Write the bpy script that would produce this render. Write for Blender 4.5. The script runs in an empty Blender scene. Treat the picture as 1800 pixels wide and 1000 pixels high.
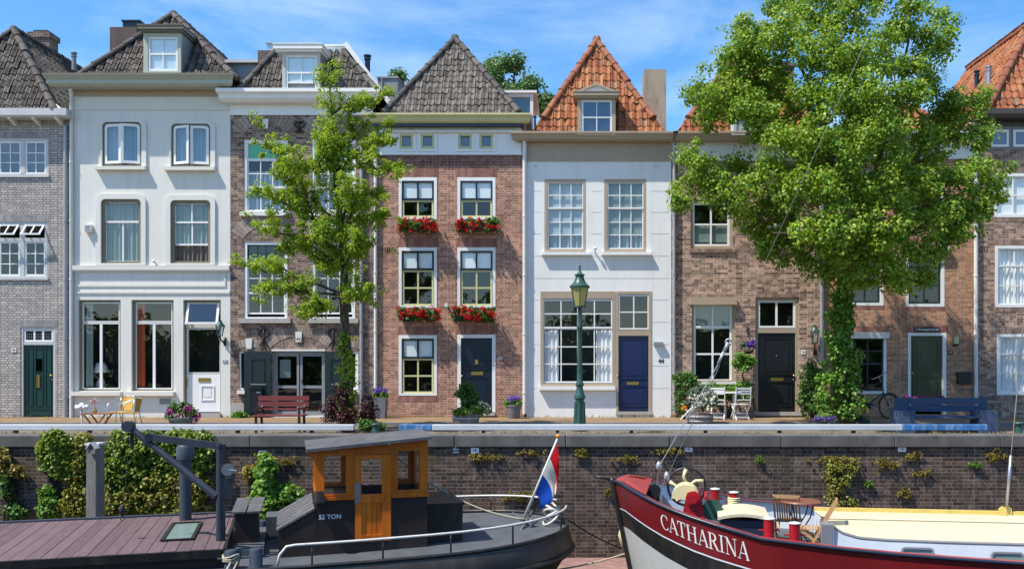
import bpy, bmesh, math, random
import numpy as np
from mathutils import Vector, Matrix

R = random.Random(11)
NP = np.random.default_rng(5)
# photographic geometry: focal length and principal point of the 1800 x 1000 picture, eye height over the street
F, CX, CY, EYE, YF = 1620.0, 1000.0, 640.0, 1.58, 27.5
def P(px, py, Y): return ((px-CX)*Y/F, Y, EYE-(py-CY)*Y/F)
def X(px, Y=YF): return (px-CX)*Y/F
def Z(py, Y=YF): return EYE-(py-CY)*Y/F
S = YF/F                       # metres per picture unit at the facades

scene = bpy.context.scene
COL = scene.collection
ORG = {}

# ------------------------------------------------------------------ mesh building
class MB:
    def __init__(s): s.v = []; s.f = []; s.mi = []; s.k = 0
    def add(s, vs, fs):
        o = len(s.v); s.v += [tuple(p) for p in vs]
        for f in fs: s.f.append(tuple(o+i for i in f)); s.mi.append(s.k)
    def quad(s, *p): s.add(p, [tuple(range(len(p)))])
    def box(s, x0, x1, y0, y1, z0, z1):
        if x0 > x1: x0, x1 = x1, x0
        if y0 > y1: y0, y1 = y1, y0
        if z0 > z1: z0, z1 = z1, z0
        s.add([(x0,y0,z0),(x1,y0,z0),(x1,y1,z0),(x0,y1,z0),(x0,y0,z1),(x1,y0,z1),(x1,y1,z1),(x0,y1,z1)],
              [(0,3,2,1),(4,5,6,7),(0,1,5,4),(1,2,6,5),(2,3,7,6),(3,0,4,7)])
    def pbox(s, l, t, r, b, y0, y1): s.box(X(l), X(r), y0, y1, Z(b), Z(t))   # box seen as l,t,r,b on the facade
    def obox(s, p0, p1, w, h, up=(0,0,1)):        # bar from p0 to p1, w across, h along up
        a = Vector(p1)-Vector(p0); a.normalize(); u = Vector(up)
        sd = a.cross(u)
        if sd.length < 1e-4: sd = a.cross(Vector((0,1,0)))
        sd.normalize(); u = sd.cross(a); sd *= w/2; u *= h/2
        c = []
        for p in (Vector(p0), Vector(p1)): c += [p-sd-u, p+sd-u, p+sd+u, p-sd+u]
        s.add(c, [(0,1,2,3),(7,6,5,4),(0,4,5,1),(1,5,6,2),(2,6,7,3),(3,7,4,0)])
    def prism(s, poly, y0, y1):                    # poly (x,z), closed, extruded in y
        n = len(poly)
        s.add([(x,y0,z) for x,z in poly]+[(x,y1,z) for x,z in poly],
              [tuple(range(n)), tuple(range(2*n-1,n-1,-1))]+[(i,n+i,n+(i+1)%n,(i+1)%n) for i in range(n)])
    def prismx(s, poly, x0, x1):                   # poly (y,z) extruded in x
        n = len(poly)
        s.add([(x0,y,z) for y,z in poly]+[(x1,y,z) for y,z in poly],
              [tuple(range(n)), tuple(range(2*n-1,n-1,-1))]+[(i,n+i,n+(i+1)%n,(i+1)%n) for i in range(n)])
    def ring(s, outer, inner, y0, y1):             # two (x,z) loops of one length
        n = len(outer)
        v = [(x,y0,z) for x,z in outer]+[(x,y0,z) for x,z in inner]+[(x,y1,z) for x,z in outer]+[(x,y1,z) for x,z in inner]
        f = []
        for i in range(n):
            j = (i+1) % n
            f += [(i,j,n+j,n+i),(2*n+i,3*n+i,3*n+j,2*n+j),(i,2*n+i,2*n+j,j),(n+i,n+j,3*n+j,3*n+i)]
        s.add(v, f)
    def tube(s, pts, r, n=8, caps=True):
        pts = [Vector(p) for p in pts]; m = len(pts)
        rs = r if isinstance(r, (list, tuple)) else [r]*m
        v = []; prev = None
        for i, p in enumerate(pts):
            t = (pts[min(i+1,m-1)]-pts[max(i-1,0)])
            if t.length < 1e-9: t = Vector((0,0,1))
            t.normalize()
            if prev is None:
                a = Vector((0,0,1)) if abs(t.z) < .9 else Vector((1,0,0))
                e1 = t.cross(a).normalized()
            else:
                e1 = prev-t*prev.dot(t)
                e1 = e1.normalized() if e1.length > 1e-6 else t.cross(Vector((.3,.5,.8))).normalized()
            prev = e1; e2 = t.cross(e1)
            for k in range(n):
                an = 2*math.pi*k/n
                v.append(p+(e1*math.cos(an)+e2*math.sin(an))*rs[i])
        f = []
        for i in range(m-1):
            for k in range(n):
                f.append((i*n+k, i*n+(k+1)%n, (i+1)*n+(k+1)%n, (i+1)*n+k))
        if caps: f += [tuple(range(n-1,-1,-1)), tuple((m-1)*n+k for k in range(n))]
        s.add(v, f)
    def cyl(s, p0, p1, r0, r1=None, n=12): s.tube([p0, p1], [r0, r0 if r1 is None else r1], n)
    def lathe(s, prof, c, n=16, sx=1, sy=1):       # prof [(r,z)] round the vertical through c
        v = []; m = len(prof)
        for r, z in prof:
            for k in range(n):
                a = 2*math.pi*k/n
                v.append((c[0]+r*math.cos(a)*sx, c[1]+r*math.sin(a)*sy, c[2]+z))
        f = []
        for i in range(m-1):
            for k in range(n): f.append((i*n+k, i*n+(k+1)%n, (i+1)*n+(k+1)%n, (i+1)*n+k))
        f += [tuple(range(n-1,-1,-1)), tuple((m-1)*n+k for k in range(n))]
        s.add(v, f)
    def ball(s, c, r, n=8, sz=1):
        s.lathe([(max(r*math.sin(math.pi*i/n), 1e-4), -r*sz*math.cos(math.pi*i/n)) for i in range(n+1)], c, n+4)
    def frame(s, x0, x1, z0, z1, w, y0, y1):       # four butted bars
        l, r, b, t = w if isinstance(w, tuple) else (w,)*4
        if l: s.box(x0, x0+l, y0, y1, z0, z1)
        if r: s.box(x1-r, x1, y0, y1, z0, z1)
        if b: s.box(x0+l, x1-r, y0, y1, z0, z0+b)
        if t: s.box(x0+l, x1-r, y0, y1, z1-t, z1)
    def wall(s, x0, x1, z0, z1, ops, y, rev):      # front wall at y with rectangular holes and reveals
        xs = sorted({x0, x1, *[o[0] for o in ops], *[o[1] for o in ops]})
        zs = sorted({z0, z1, *[o[2] for o in ops], *[o[3] for o in ops]})
        xs = [x for x in xs if x0 <= x <= x1]; zs = [z for z in zs if z0 <= z <= z1]
        for i in range(len(xs)-1):
            for j in range(len(zs)-1):
                mx = (xs[i]+xs[i+1])/2; mz = (zs[j]+zs[j+1])/2
                if any(o[0] < mx < o[1] and o[2] < mz < o[3] for o in ops): continue
                s.quad((xs[i],y,zs[j]),(xs[i+1],y,zs[j]),(xs[i+1],y,zs[j+1]),(xs[i],y,zs[j+1]))
        for a, b, c, d in ops:
            yb = y+rev
            s.quad((a,y,c),(a,y,d),(a,yb,d),(a,yb,c)); s.quad((b,y,d),(b,y,c),(b,yb,c),(b,yb,d))
            s.quad((a,y,d),(b,y,d),(b,yb,d),(a,yb,d)); s.quad((b,y,c),(a,y,c),(a,yb,c),(b,yb,c))

def children(o): return [c for c in bpy.data.objects if c.parent == o]
def tag(o, label=None, cat=None, group=None, kind=None):
    for k, v in (('label',label),('category',cat),('group',group),('kind',kind)):
        if v: o[k] = v
    return o
def thing(name, label, cat, loc=(0,0,0), rotz=0, group=None):
    o = bpy.data.objects.new(name, None); COL.objects.link(o); o.empty_display_size = .2
    o.location = loc; o.rotation_euler = (0,0,rotz)
    ORG[o.name] = Vector((0,0,0)) if rotz else Vector(loc)
    return tag(o, label, cat, group)
def build(mb, name, mat, parent=None, smooth=False, label=None, angle=None):
    me = bpy.data.meshes.new(name)
    if isinstance(mb, MB):
        co = np.array(mb.v, dtype=np.float64); faces = mb.f; mi = mb.mi
    else:
        co, faces = mb; mi = None
        co = np.asarray(co, dtype=np.float64)
    lo = co.min(0); hi = co.max(0)
    c = Vector(((lo[0]+hi[0])/2, (lo[1]+hi[1])/2, lo[2]))
    me.from_pydata((co-np.array(c)).tolist(), [], faces)
    mats = mat if isinstance(mat, (list, tuple)) else [mat]
    for m in mats: me.materials.append(m)
    if mi and len(mats) > 1: me.polygons.foreach_set('material_index', mi)
    if smooth: me.polygons.foreach_set('use_smooth', [True]*len(me.polygons))
    me.update()
    o = bpy.data.objects.new(name, me); COL.objects.link(o)
    ORG[o.name] = c
    if parent is not None:
        o.parent = parent; o.location = c-ORG[parent.name]
    else: o.location = c
    if label: o['label'] = label
    if angle is not None:
        m = o.modifiers.new('edge_split', 'EDGE_SPLIT'); m.split_angle = math.radians(angle)
    return o
def struct(mb, name, mat, **k): return tag(build(mb, name, mat, **k), kind='structure')
def copy_tree(o, loc=None, rotz=None, parent=None):
    c = o.copy(); COL.objects.link(c); c.parent = parent
    for ch in children(o): copy_tree(ch, None, None, c)
    if loc is not None: c.location = loc
    if rotz is not None: c.rotation_euler = (0,0,rotz)
    return c
def text_co(txt, size, bold=0.0):
    cu = bpy.data.curves.new('lettering', 'FONT'); cu.body = txt; cu.size = size
    cu.align_x = 'CENTER'; cu.align_y = 'CENTER'; cu.offset = bold; cu.extrude = 0
    ob = bpy.data.objects.new('lettering', cu); COL.objects.link(ob)
    dg = bpy.context.evaluated_depsgraph_get(); dg.update()
    me = bpy.data.meshes.new_from_object(ob.evaluated_get(dg))
    v = [tuple(p.co) for p in me.vertices]; f = [tuple(p.vertices) for p in me.polygons]
    bpy.data.objects.remove(ob); bpy.data.curves.remove(cu); bpy.data.meshes.remove(me)
    return v, f
def text_on_wall(txt, size, px, py, y, mat, parent, bold=0.0, slant=0):
    v, f = text_co(txt, size, bold)
    m = MB(); m.add([(X(px)+a+slant*b, y, Z(py)+b) for a, b, _ in v], f)
    return build(m, 'lettering', mat, parent)
def rrect(x0, x1, z0, z1, rt, rb=0, n=5):
    p = []
    def arc(cx, cz, r, a0):
        for i in range(n+1):
            a = math.radians(a0+90*i/n); p.append((cx+r*math.cos(a), cz+r*math.sin(a)))
    arc(x1-rt, z1-rt, rt, 0); arc(x0+rt, z1-rt, rt, 90); arc(x0+rb, z0+rb, rb, 180); arc(x1-rb, z0+rb, rb, 270)
    return p

# ------------------------------------------------------------------ materials
class NT:
    def __init__(s, name):
        s.m = bpy.data.materials.new(name); s.m.use_nodes = True
        s.t = s.m.node_tree; s.t.nodes.clear()
        s.out = s.n('ShaderNodeOutputMaterial')
    def n(s, typ, ins=None, **k):
        nd = s.t.nodes.new(typ)
        for a, v in k.items(): setattr(nd, a, v)
        for a, v in (ins or {}).items():
            if hasattr(v, 'is_linked') or isinstance(v, bpy.types.NodeSocket): s.t.links.new(v, nd.inputs[a])
            else: nd.inputs[a].default_value = v
        return nd
    def pos(s, sc=(1,1,1)):
        g = s.n('ShaderNodeTexCoord')
        mp = s.n('ShaderNodeMapping', {'Vector': g.outputs['Object'], 'Scale': sc})
        return mp.outputs[0]
    def noise(s, sc=3.0, det=4, rough=.55, vec=None, stretch=(1,1,1)):
        return s.n('ShaderNodeTexNoise', {'Vector': vec if vec is not None else s.pos(stretch), 'Scale': sc, 'Detail': det, 'Roughness': rough}).outputs[0]
    def ramp(s, fac, stops):
        r = s.n('ShaderNodeValToRGB', {'Fac': fac}); e = r.color_ramp.elements
        while len(e) < len(stops): e.new(.5)
        for i, (p, c) in enumerate(stops):
            e[i].position = p; e[i].color = (*c, 1) if len(c) == 3 else c
        return r.outputs[0]
    def mix(s, fac, a, b, mode='MIX'):
        d = s.n('ShaderNodeMix', data_type='RGBA', blend_type=mode)
        for sock, v in ((d.inputs[0], fac), (d.inputs[6], a), (d.inputs[7], b)):
            if isinstance(v, bpy.types.NodeSocket): s.t.links.new(v, sock)
            elif isinstance(v, (int, float)): sock.default_value = v
            else: sock.default_value = (*v, 1) if len(v) == 3 else v
        return d.outputs[2]
    def math(s, op, a, b=0.0):
        d = s.n('ShaderNodeMath', operation=op)
        for i, v in enumerate((a, b)):
            if isinstance(v, bpy.types.NodeSocket): s.t.links.new(v, d.inputs[i])
            else: d.inputs[i].default_value = v
        return d.outputs[0]
    def bump(s, h, st=.3, dist=.02): return s.n('ShaderNodeBump', {'Height': h, 'Strength': st, 'Distance': dist}).outputs[0]
    def principled(s, col, rough=.6, metal=0.0, normal=None, spec=.5, **k):
        ins = {'Roughness': rough, 'Metallic': metal, 'Specular IOR Level': spec}
        ins.update(k)
        if normal is not None: ins['Normal'] = normal
        d = s.n('ShaderNodeBsdfPrincipled', ins)
        if isinstance(col, bpy.types.NodeSocket): s.t.links.new(col, d.inputs['Base Color'])
        else: d.inputs['Base Color'].default_value = (*col, 1)
        return d.outputs[0]
    def done(s, sh): s.t.links.new(sh, s.out.inputs['Surface']); return s.m
def sc(c, k): return tuple(min(1, x*k) for x in c)

def paint(name, col, rough=.45, var=.12, nscale=2.0, metal=0.0, dirt=0.0, dirtcol=(.12,.10,.08), bump=.1, spec=.5, streak=(1,1,.25)):
    n = NT(name)
    c = n.ramp(n.noise(nscale, 6, .6, stretch=streak), [(.25, sc(col, 1-var)), (.75, sc(col, 1+var*.6))])
    if dirt:
        f = n.ramp(n.noise(nscale*2.3, 8, .7, stretch=(1,1,.3)), [(.5, (0,0,0)), (.78, (dirt,)*3)])
        c = n.mix(f, c, dirtcol)
    nm = n.bump(n.noise(38, 3), bump, .01)
    return n.done(n.principled(c, rough, metal, nm, spec))

def brick(name, c1, c2, mortar, w=.215, h=.072, var=.25, bias=0.0, stain=(.05,.04,.035), stainamt=.35, light=None, lightamt=0., msize=.011, bump=.8, moss=None, sq=.52):
    n = NT(name)
    g = n.n('ShaderNodeNewGeometry')
    sp = n.n('ShaderNodeSeparateXYZ', {'Vector': g.outputs['Position']})
    xy = n.math('ADD', sp.outputs[0], sp.outputs[1])
    cb = n.n('ShaderNodeCombineXYZ', {'X': xy, 'Y': sp.outputs[2]})
    wob = n.n('ShaderNodeTexNoise', {'Vector': cb.outputs[0], 'Scale': 7.0, 'Detail': 2}).outputs['Color']
    wv = n.n('ShaderNodeVectorMath', {0: wob, 1: (.5,.5,.5)}, operation='SUBTRACT')
    wv2 = n.n('ShaderNodeVectorMath', {0: wv.outputs[0], 'Scale': .022}, operation='SCALE')
    v = n.n('ShaderNodeVectorMath', {0: cb.outputs[0], 1: wv2.outputs[0]}, operation='ADD').outputs[0]
    b = n.n('ShaderNodeTexBrick', {'Vector': v, 'Color1': (*c1,1), 'Color2': (*c2,1), 'Mortar': (*mortar,1), 'Scale': 1.0,
            'Mortar Size': msize, 'Mortar Smooth': .25, 'Bias': bias, 'Brick Width': w, 'Row Height': h}, squash=sq, squash_frequency=2, offset_frequency=2, offset=.5)
    # a second random value per brick
    sv_ = n.n('ShaderNodeSeparateXYZ', {'Vector': v})
    row = n.math('FLOOR', n.math('DIVIDE', sv_.outputs[1], h))
    odd = n.math('SUBTRACT', 1.0, n.math('FLOORED_MODULO', row, 2.0))
    weff = n.math('MULTIPLY', w, n.math('SUBTRACT', 1.0, n.math('MULTIPLY', odd, 1-sq)))
    colm = n.math('FLOOR', n.math('ADD', n.math('DIVIDE', sv_.outputs[0], weff), n.math('MULTIPLY', odd, .5)))
    hv = n.n('ShaderNodeTexWhiteNoise', {'Vector': n.n('ShaderNodeCombineXYZ', {'X': colm, 'Y': row}).outputs[0]}, noise_dimensions='2D').outputs[0]
    per = n.ramp(hv, [(0, (1-var,)*3), (.55, (1,)*3), (1, (1+var*1.1, 1+var, 1+var*.9))])
    big = n.ramp(n.noise(.55, 6, .65, vec=cb.outputs[0]), [(.3, (.80,.80,.81)), (.7, (1.12,1.1,1.08))])
    c = n.mix(1.0, b.outputs['Color'], per, 'MULTIPLY'); c = n.mix(1.0, c, big, 'MULTIPLY')
    c = n.mix(1.0, c, n.ramp(n.noise(26, 5, .7, vec=cb.outputs[0]), [(.3, (.74,)*3), (.7, (1.24,1.23,1.2))]), 'MULTIPLY')
    f = n.ramp(n.noise(1.7, 8, .72, vec=n.n('ShaderNodeVectorMath', {0: cb.outputs[0], 1: (1,.45,1)}, operation='MULTIPLY').outputs[0]), [(.52, (0,0,0)), (.8, (stainamt,)*3)])
    c = n.mix(f, c, stain)
    if light:
        f2 = n.ramp(n.noise(2.4, 7, .72, vec=n.n('ShaderNodeVectorMath', {0: cb.outputs[0], 1: (1.8,.4,1)}, operation='MULTIPLY').outputs[0]), [(.55, (0,0,0)), (.75, (lightamt,)*3)])
        c = n.mix(f2, c, light)
    if moss:
        f3 = n.ramp(n.noise(1.25, 9, .78, vec=n.n('ShaderNodeVectorMath', {0: cb.outputs[0], 1: (1,1,1)}, operation='MULTIPLY').outputs[0]), [(.54, (0,0,0)), (.66, (.75,)*3)])
        c = n.mix(f3, c, moss)
    hgt = n.math('ADD', n.math('MULTIPLY', n.math('SUBTRACT', 1.0, b.outputs['Fac']), 1.0), n.math('MULTIPLY', n.noise(60, 3, .6, vec=cb.outputs[0]), .5))
    return n.done(n.principled(c, .9, 0, n.bump(hgt, bump, .012), .25))

def plaster(name, col, var=.05, joints=False, dirt=.12):
    n = NT(name)
    c = n.ramp(n.noise(.9, 7, .62), [(.3, sc(col, 1-var)), (.7, sc(col, 1+var*.4))])
    f = n.ramp(n.noise(2.2, 8, .72, stretch=(2.4,1,.2)), [(.50, (0,0,0)), (.85, (dirt,)*3)])
    c = n.mix(f, c, (.32,.31,.28))
    nm = n.bump(n.noise(24, 5, .6), .18, .012)
    return n.done(n.principled(c, .8, 0, nm, .3))

def islands(name, stops, rough=.8, nvar=.3, nscale=9, lichen=None, lamt=0., bump=.35, spec=.3):
    n = NT(name)
    g = n.n('ShaderNodeNewGeometry')
    c = n.ramp(g.outputs['Random Per Island'], stops)
    k = n.ramp(n.noise(nscale, 6, .65), [(.3, (1-nvar,)*3), (.7, (1+nvar*.6,)*3)])
    c = n.mix(1.0, c, k, 'MULTIPLY')
    if lichen:
        f = n.ramp(n.noise(4.3, 8, .75), [(.52, (0,0,0)), (.68, (lamt,)*3)])
        c = n.mix(f, c, lichen)
    return n.done(n.principled(c, rough, 0, n.bump(n.noise(55, 4), bump, .01), spec))

def leafmat(name, stops, trans=.42, rough=.42, gloss=.35):
    n = NT(name)
    g = n.n('ShaderNodeNewGeometry')
    c = n.ramp(g.outputs['Random Per Island'], stops)
    c = n.mix(1.0, c, n.ramp(n.noise(.9, 4, .6), [(.3, (.72,.78,.75)), (.7, (1.2,1.12,1.0))]), 'MULTIPLY')
    p = n.principled(c, rough, 0, None, gloss)
    t = n.n('ShaderNodeBsdfTranslucent', {'Color': n.mix(1.0, c, (1.25,1.15,.6), 'MULTIPLY')}).outputs[0]
    return n.done(n.n('ShaderNodeMixShader', {0: trans, 1: p, 2: t}).outputs[0])

def glassmat(name, tint=(.97,.985,.98), base=.03, gain=1.0, wav=.012):
    n = NT(name)
    nm = n.bump(n.noise(1.6, 2, .5), wav, .3)
    fc = n.n('ShaderNodeLayerWeight', {'Blend': .5, 'Normal': nm}).outputs['Facing']
    fr = n.math('ADD', .042, n.math('MULTIPLY', .958, n.math('POWER', fc, 5.0)))
    f = n.math('MINIMUM', n.math('ADD', n.math('MULTIPLY', fr, gain), base), 1.0)
    t = n.n('ShaderNodeBsdfTransparent', {'Color': (*tint, 1)}).outputs[0]
    gl = n.n('ShaderNodeBsdfGlossy', {'Roughness': .015, 'Normal': nm, 'Color': (.95,.97,1,1)}).outputs[0]
    return n.done(n.n('ShaderNodeMixShader', {0: f, 1: t, 2: gl}).outputs[0])

def wood(name, c1, c2, scale=6, rough=.5, stretch=(1,1,12), spec=.4):
    n = NT(name)
    f = n.noise(scale, 6, .6, stretch=stretch)
    c = n.ramp(f, [(.28, c1), (.72, c2)])
    g = n.n('ShaderNodeNewGeometry')
    k = n.ramp(g.outputs['Random Per Island'], [(0, (.82,)*3), (1, (1.12,)*3)])
    c = n.mix(1.0, c, k, 'MULTIPLY')
    return n.done(n.principled(c, rough, 0, n.bump(f, .2, .01), spec))

M = {}
M['br_grey']  = brick('painted_grey_brick', (.52,.485,.455), (.44,.41,.385), (.20,.19,.18), var=.16, stainamt=.18)
M['br_brown'] = brick('brown_brick', (.27,.175,.138), (.15,.10,.082), (.33,.28,.235), var=.5, light=(.46,.37,.30), lightamt=.32)
M['br_red']   = brick('red_brick', (.45,.212,.145), (.335,.15,.106), (.47,.37,.30), var=.3, light=(.45,.33,.28), lightamt=.18)
M['br_reddark'] = brick('dark_red_brick', (.22,.085,.07), (.165,.065,.055), (.33,.25,.22), var=.25)
M['br_tan']   = brick('tan_brown_brick', (.40,.245,.185), (.25,.155,.12), (.48,.40,.33), var=.55, light=(.56,.46,.38), lightamt=.4)
M['br_orange']= brick('orange_red_brick', (.52,.245,.145), (.38,.175,.105), (.50,.39,.28), var=.25, light=(.5,.37,.28), lightamt=.18)
M['br_umber'] = brick('umber_brick', (.38,.235,.175), (.23,.15,.12), (.42,.35,.29), var=.5, light=(.50,.42,.36), lightamt=.35)
M['br_quay']  = brick('quay_brick', (.108,.073,.058), (.056,.040,.034), (.175,.150,.132), w=.24, h=.082, var=.4, stain=(.035,.028,.022), stainamt=.7, light=(.38,.34,.31), lightamt=.55, moss=(.085,.070,.030), bump=.9)
M['soldier_brown'] = islands('soldier_brown', [(0,(.20,.15,.125)),(.5,(.31,.24,.195)),(1,(.40,.33,.28))])
M['soldier_red']   = islands('soldier_red', [(0,(.22,.10,.08)),(.5,(.33,.15,.115)),(1,(.40,.21,.165))])
M['soldier_tan']   = islands('soldier_tan', [(0,(.19,.13,.105)),(.5,(.30,.205,.16)),(1,(.40,.29,.23))])
M['soldier_grey']  = islands('soldier_grey', [(0,(.27,.255,.25)),(1,(.38,.355,.345))])
M['cream']   = plaster('cream_plaster', (.72,.705,.65), dirt=.32)
M['cream2']  = plaster('cream_trim', (.70,.68,.61), dirt=.10)
M['white_pl']= plaster('white_plaster', (.79,.79,.775), dirt=.28)
M['white']   = paint('white_paint', (.80,.80,.78), .4, .06, dirt=.10)
M['offwhite']= paint('off_white_paint', (.70,.69,.65), .45, .08, dirt=.15)
M['greywhite']= paint('grey_white_paint', (.52,.52,.52), .5, .1, dirt=.15)
M['taupe']   = paint('taupe_paint', (.40,.315,.225), .5, .08, dirt=.10)
M['olive']   = paint('olive_paint', (.155,.14,.10), .5, .1)
M['oliveframe']= paint('olive_frame_paint', (.20,.175,.115), .5, .1)
M['sage']    = paint('sage_paint', (.40,.43,.36), .5, .08)
M['yellowgrn']= paint('yellow_green_paint', (.55,.52,.27), .45, .08)
M['yellow']  = paint('pale_yellow_paint', (.60,.56,.27), .4, .08)
M['navy']    = paint('navy_paint', (.010,.018,.032), .3, .15)
M['blue']    = paint('deep_blue_paint', (.012,.022,.085), .28, .15)
M['black']   = paint('black_paint', (.012,.014,.017), .3, .15)
M['green']   = paint('dark_green_paint', (.010,.045,.038), .3, .15)
M['dkgreen'] = paint('blackish_green_paint', (.010,.024,.024), .4, .15)
M['olivegreen']= paint('olive_green_paint', (.045,.060,.022), .32, .15)
M['lampgreen']= paint('lamp_green_paint', (.025,.085,.065), .4, .2, dirt=.5, dirtcol=(.05,.045,.04))
M['brown_gutter'] = paint('dark_brown_gutter', (.065,.055,.048), .5, .15)
M['greyfrieze'] = paint('grey_frieze', (.20,.205,.21), .6, .1)
M['lead']    = paint('lead_sheet', (.26,.275,.29), .5, .2, dirt=.2, metal=.2)
M['leadwhite'] = paint('bright_lead', (.62,.62,.62), .5, .2, dirt=.3)
M['zinc']    = paint('zinc_pipe', (.36,.37,.39), .45, .15, metal=.35, dirt=.2)
M['pipewhite'] = paint('white_pipe_paint', (.68,.68,.67), .5, .08, dirt=.2)
M['steel']   = paint('steel', (.45,.46,.47), .35, .15, metal=.8)
M['iron']    = paint('wrought_iron', (.018,.016,.016), .55, .2)
M['brass']   = paint('brass', (.55,.38,.10), .3, .12, metal=.8)
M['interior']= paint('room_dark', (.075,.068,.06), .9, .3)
M['stone']   = paint('stone', (.40,.38,.35), .8, .15, dirt=.3)
M['chimney'] = paint('rendered_chimney', (.40,.34,.26), .9, .2, dirt=.75, dirtcol=(.08,.07,.06))
M['chimney_red'] = paint('stained_brown_render', (.105,.075,.068), .9, .35, dirt=.4)
M['br_chim'] = brick('chimney_brick', (.17,.11,.10), (.10,.075,.07), (.26,.23,.21), var=.3)
M['curtain'] = paint('white_curtain', (.86,.87,.88), .9, .05)
M['curtain_g'] = paint('grey_green_curtain', (.27,.33,.29), .9, .12)
M['curtain_b'] = paint('brown_curtain', (.16,.13,.11), .9, .15)
M['curtain_o'] = paint('orange_curtain', (.50,.10,.035), .9, .12)
M['curtain_bl'] = paint('blue_grey_curtain', (.26,.34,.39), .9, .1)
M['blind']   = paint('pale_blind', (.84,.89,.89), .8, .04)
M['blind_d'] = paint('dim_blind', (.22,.29,.26), .8, .06)
M['blind_grey'] = paint('grey_blue_blind', (.40,.48,.52), .8, .05)
M['blind_navy'] = paint('navy_blind', (.025,.035,.085), .7, .06)
M['greenglass'] = paint('green_glass', (.01,.42,.13), .4, .15)
M['glass']   = glassmat('window_glass')
M['glass_sky'] = glassmat('window_glass_bright', (.9,.96,.97), .06, 1.9)
M['glass_dark'] = glassmat('window_glass_dark', (.5,.56,.54), .04, 2.0)
M['tile_dark'] = islands('dark_pantiles', [(0,(.065,.055,.048)),(.45,(.10,.086,.076)),(.8,(.13,.113,.10)),(1,(.165,.145,.125))], .8, .3, 9, (.19,.17,.14), .22)
M['tile_pale'] = islands('weathered_grey_pantiles', [(0,(.105,.090,.078)),(.5,(.155,.136,.118)),(1,(.205,.182,.158))], .85, .28, 7, (.27,.25,.21), .45)
M['tile_orange'] = islands('orange_pantiles', [(0,(.22,.075,.035)),(.3,(.31,.105,.045)),(.65,(.38,.14,.06)),(.88,(.42,.19,.085)),(1,(.24,.14,.10))], .8, .32, 8, (.20,.14,.10), .55)
M['ridge_dark'] = islands('dark_ridge_tiles', [(0,(.060,.054,.05)),(1,(.12,.108,.098))], .75, .3, 8)
M['ridge_orange'] = islands('orange_ridge_tiles', [(0,(.22,.075,.04)),(1,(.34,.13,.065))], .75, .3, 8, (.15,.11,.085), .5)
M['underroof'] = paint('roof_battens', (.03,.027,.025), .95, .2)

# ------------------------------------------------------------------ leaves
def leaf_mesh(pts, nrm, size, droop=.7, width=.9, jit=.65):
    N = len(pts); pts = np.asarray(pts, float); nrm = np.asarray(nrm, float)
    size = np.broadcast_to(np.asarray(size, float), (N,))*NP.uniform(.65, 1.25, N)
    n = nrm+NP.normal(0, jit, (N,3)); n /= np.linalg.norm(n, axis=1, keepdims=True)+1e-9
    t = NP.normal(0, .55, (N,3))+np.array([0,0,-droop])+nrm*.35
    t -= n*(t*n).sum(1, keepdims=True); t /= np.linalg.norm(t, axis=1, keepdims=True)+1e-9
    b = np.cross(n, t)
    L = size[:,None]; w = L*width*.5
    fold = NP.uniform(.05, .3, (N,1))*w
    v = np.empty((N,6,3))
    v[:,0] = pts
    v[:,1] = pts+t*L*.28+b*w+n*fold; v[:,2] = pts+t*L*.66+b*w*.82+n*fold*.8
    v[:,3] = pts+t*L-n*L*.12
    v[:,4] = pts+t*L*.66-b*w*.82+n*fold*.8; v[:,5] = pts+t*L*.28-b*w+n*fold
    base = np.arange(N)[:,None]*6
    f = np.concatenate([base+np.array([[0,1,2,3]]), base+np.array([[0,3,4,5]])], 0)
    return v.reshape(-1,3), f
def build_leaves(name, co, faces, mat, parent=None, smooth=False):
    lo = co.min(0); hi = co.max(0); c = np.array([(lo[0]+hi[0])/2, (lo[1]+hi[1])/2, lo[2]])
    me = bpy.data.meshes.new(name); nv = len(co); nf = len(faces)
    me.vertices.add(nv); me.vertices.foreach_set('co', (co-c).astype(np.float32).ravel())
    me.loops.add(nf*4); me.loops.foreach_set('vertex_index', faces.astype(np.int32).ravel())
    me.polygons.add(nf); me.polygons.foreach_set('loop_start', (np.arange(nf)*4).astype(np.int32))
    me.polygons.foreach_set('loop_total', np.full(nf, 4, np.int32))
    me.materials.append(mat); me.update(calc_edges=True); me.validate()
    o = bpy.data.objects.new(name, me); COL.objects.link(o); ORG[o.name] = Vector(c)
    if parent is not None: o.parent = parent; o.location = Vector(c)-ORG[parent.name]
    else: o.location = Vector(c)
    return o
def rand_dirs(n):
    d = NP.normal(0, 1, (n,3)); return d/np.linalg.norm(d, axis=1, keepdims=True)
def clump_points(centres, radii, per, shell=.35):
    pts = []; nr = []
    for c, r in zip(centres, radii):
        d = rand_dirs(per); rad = r*(NP.uniform(0, 1, per)**shell)
        pts.append(np.asarray(c)+d*rad[:,None]*np.array([1,1,.8])); nr.append(d*.8+np.array([-.2,-.2,.6]))
    return np.concatenate(pts), np.concatenate(nr)
def lobe_clumps(lobes, dens, rmin, rmax, shell=(.55,1.0)):
    cs = []; rs = []
    for (c, r) in lobes:
        n = max(9, int(dens*r*r)); d = rand_dirs(n); k = NP.uniform(*shell, n)
        for i in range(n):
            cs.append(np.asarray(c)+d[i]*k[i]*r*np.array([1,1,.9])); rs.append(NP.uniform(rmin, rmax))
    return cs, rs
M['leaf_linden'] = leafmat('linden_leaf', [(0,(.10,.235,.022)),(.5,(.19,.335,.03)),(.85,(.29,.41,.04)),(1,(.43,.49,.06))], .40, .45, .35)
M['leaf_young'] = leafmat('young_tree_leaf', [(0,(.18,.32,.03)),(.5,(.27,.41,.04)),(1,(.40,.50,.06))], .48, .5, .25)
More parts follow.
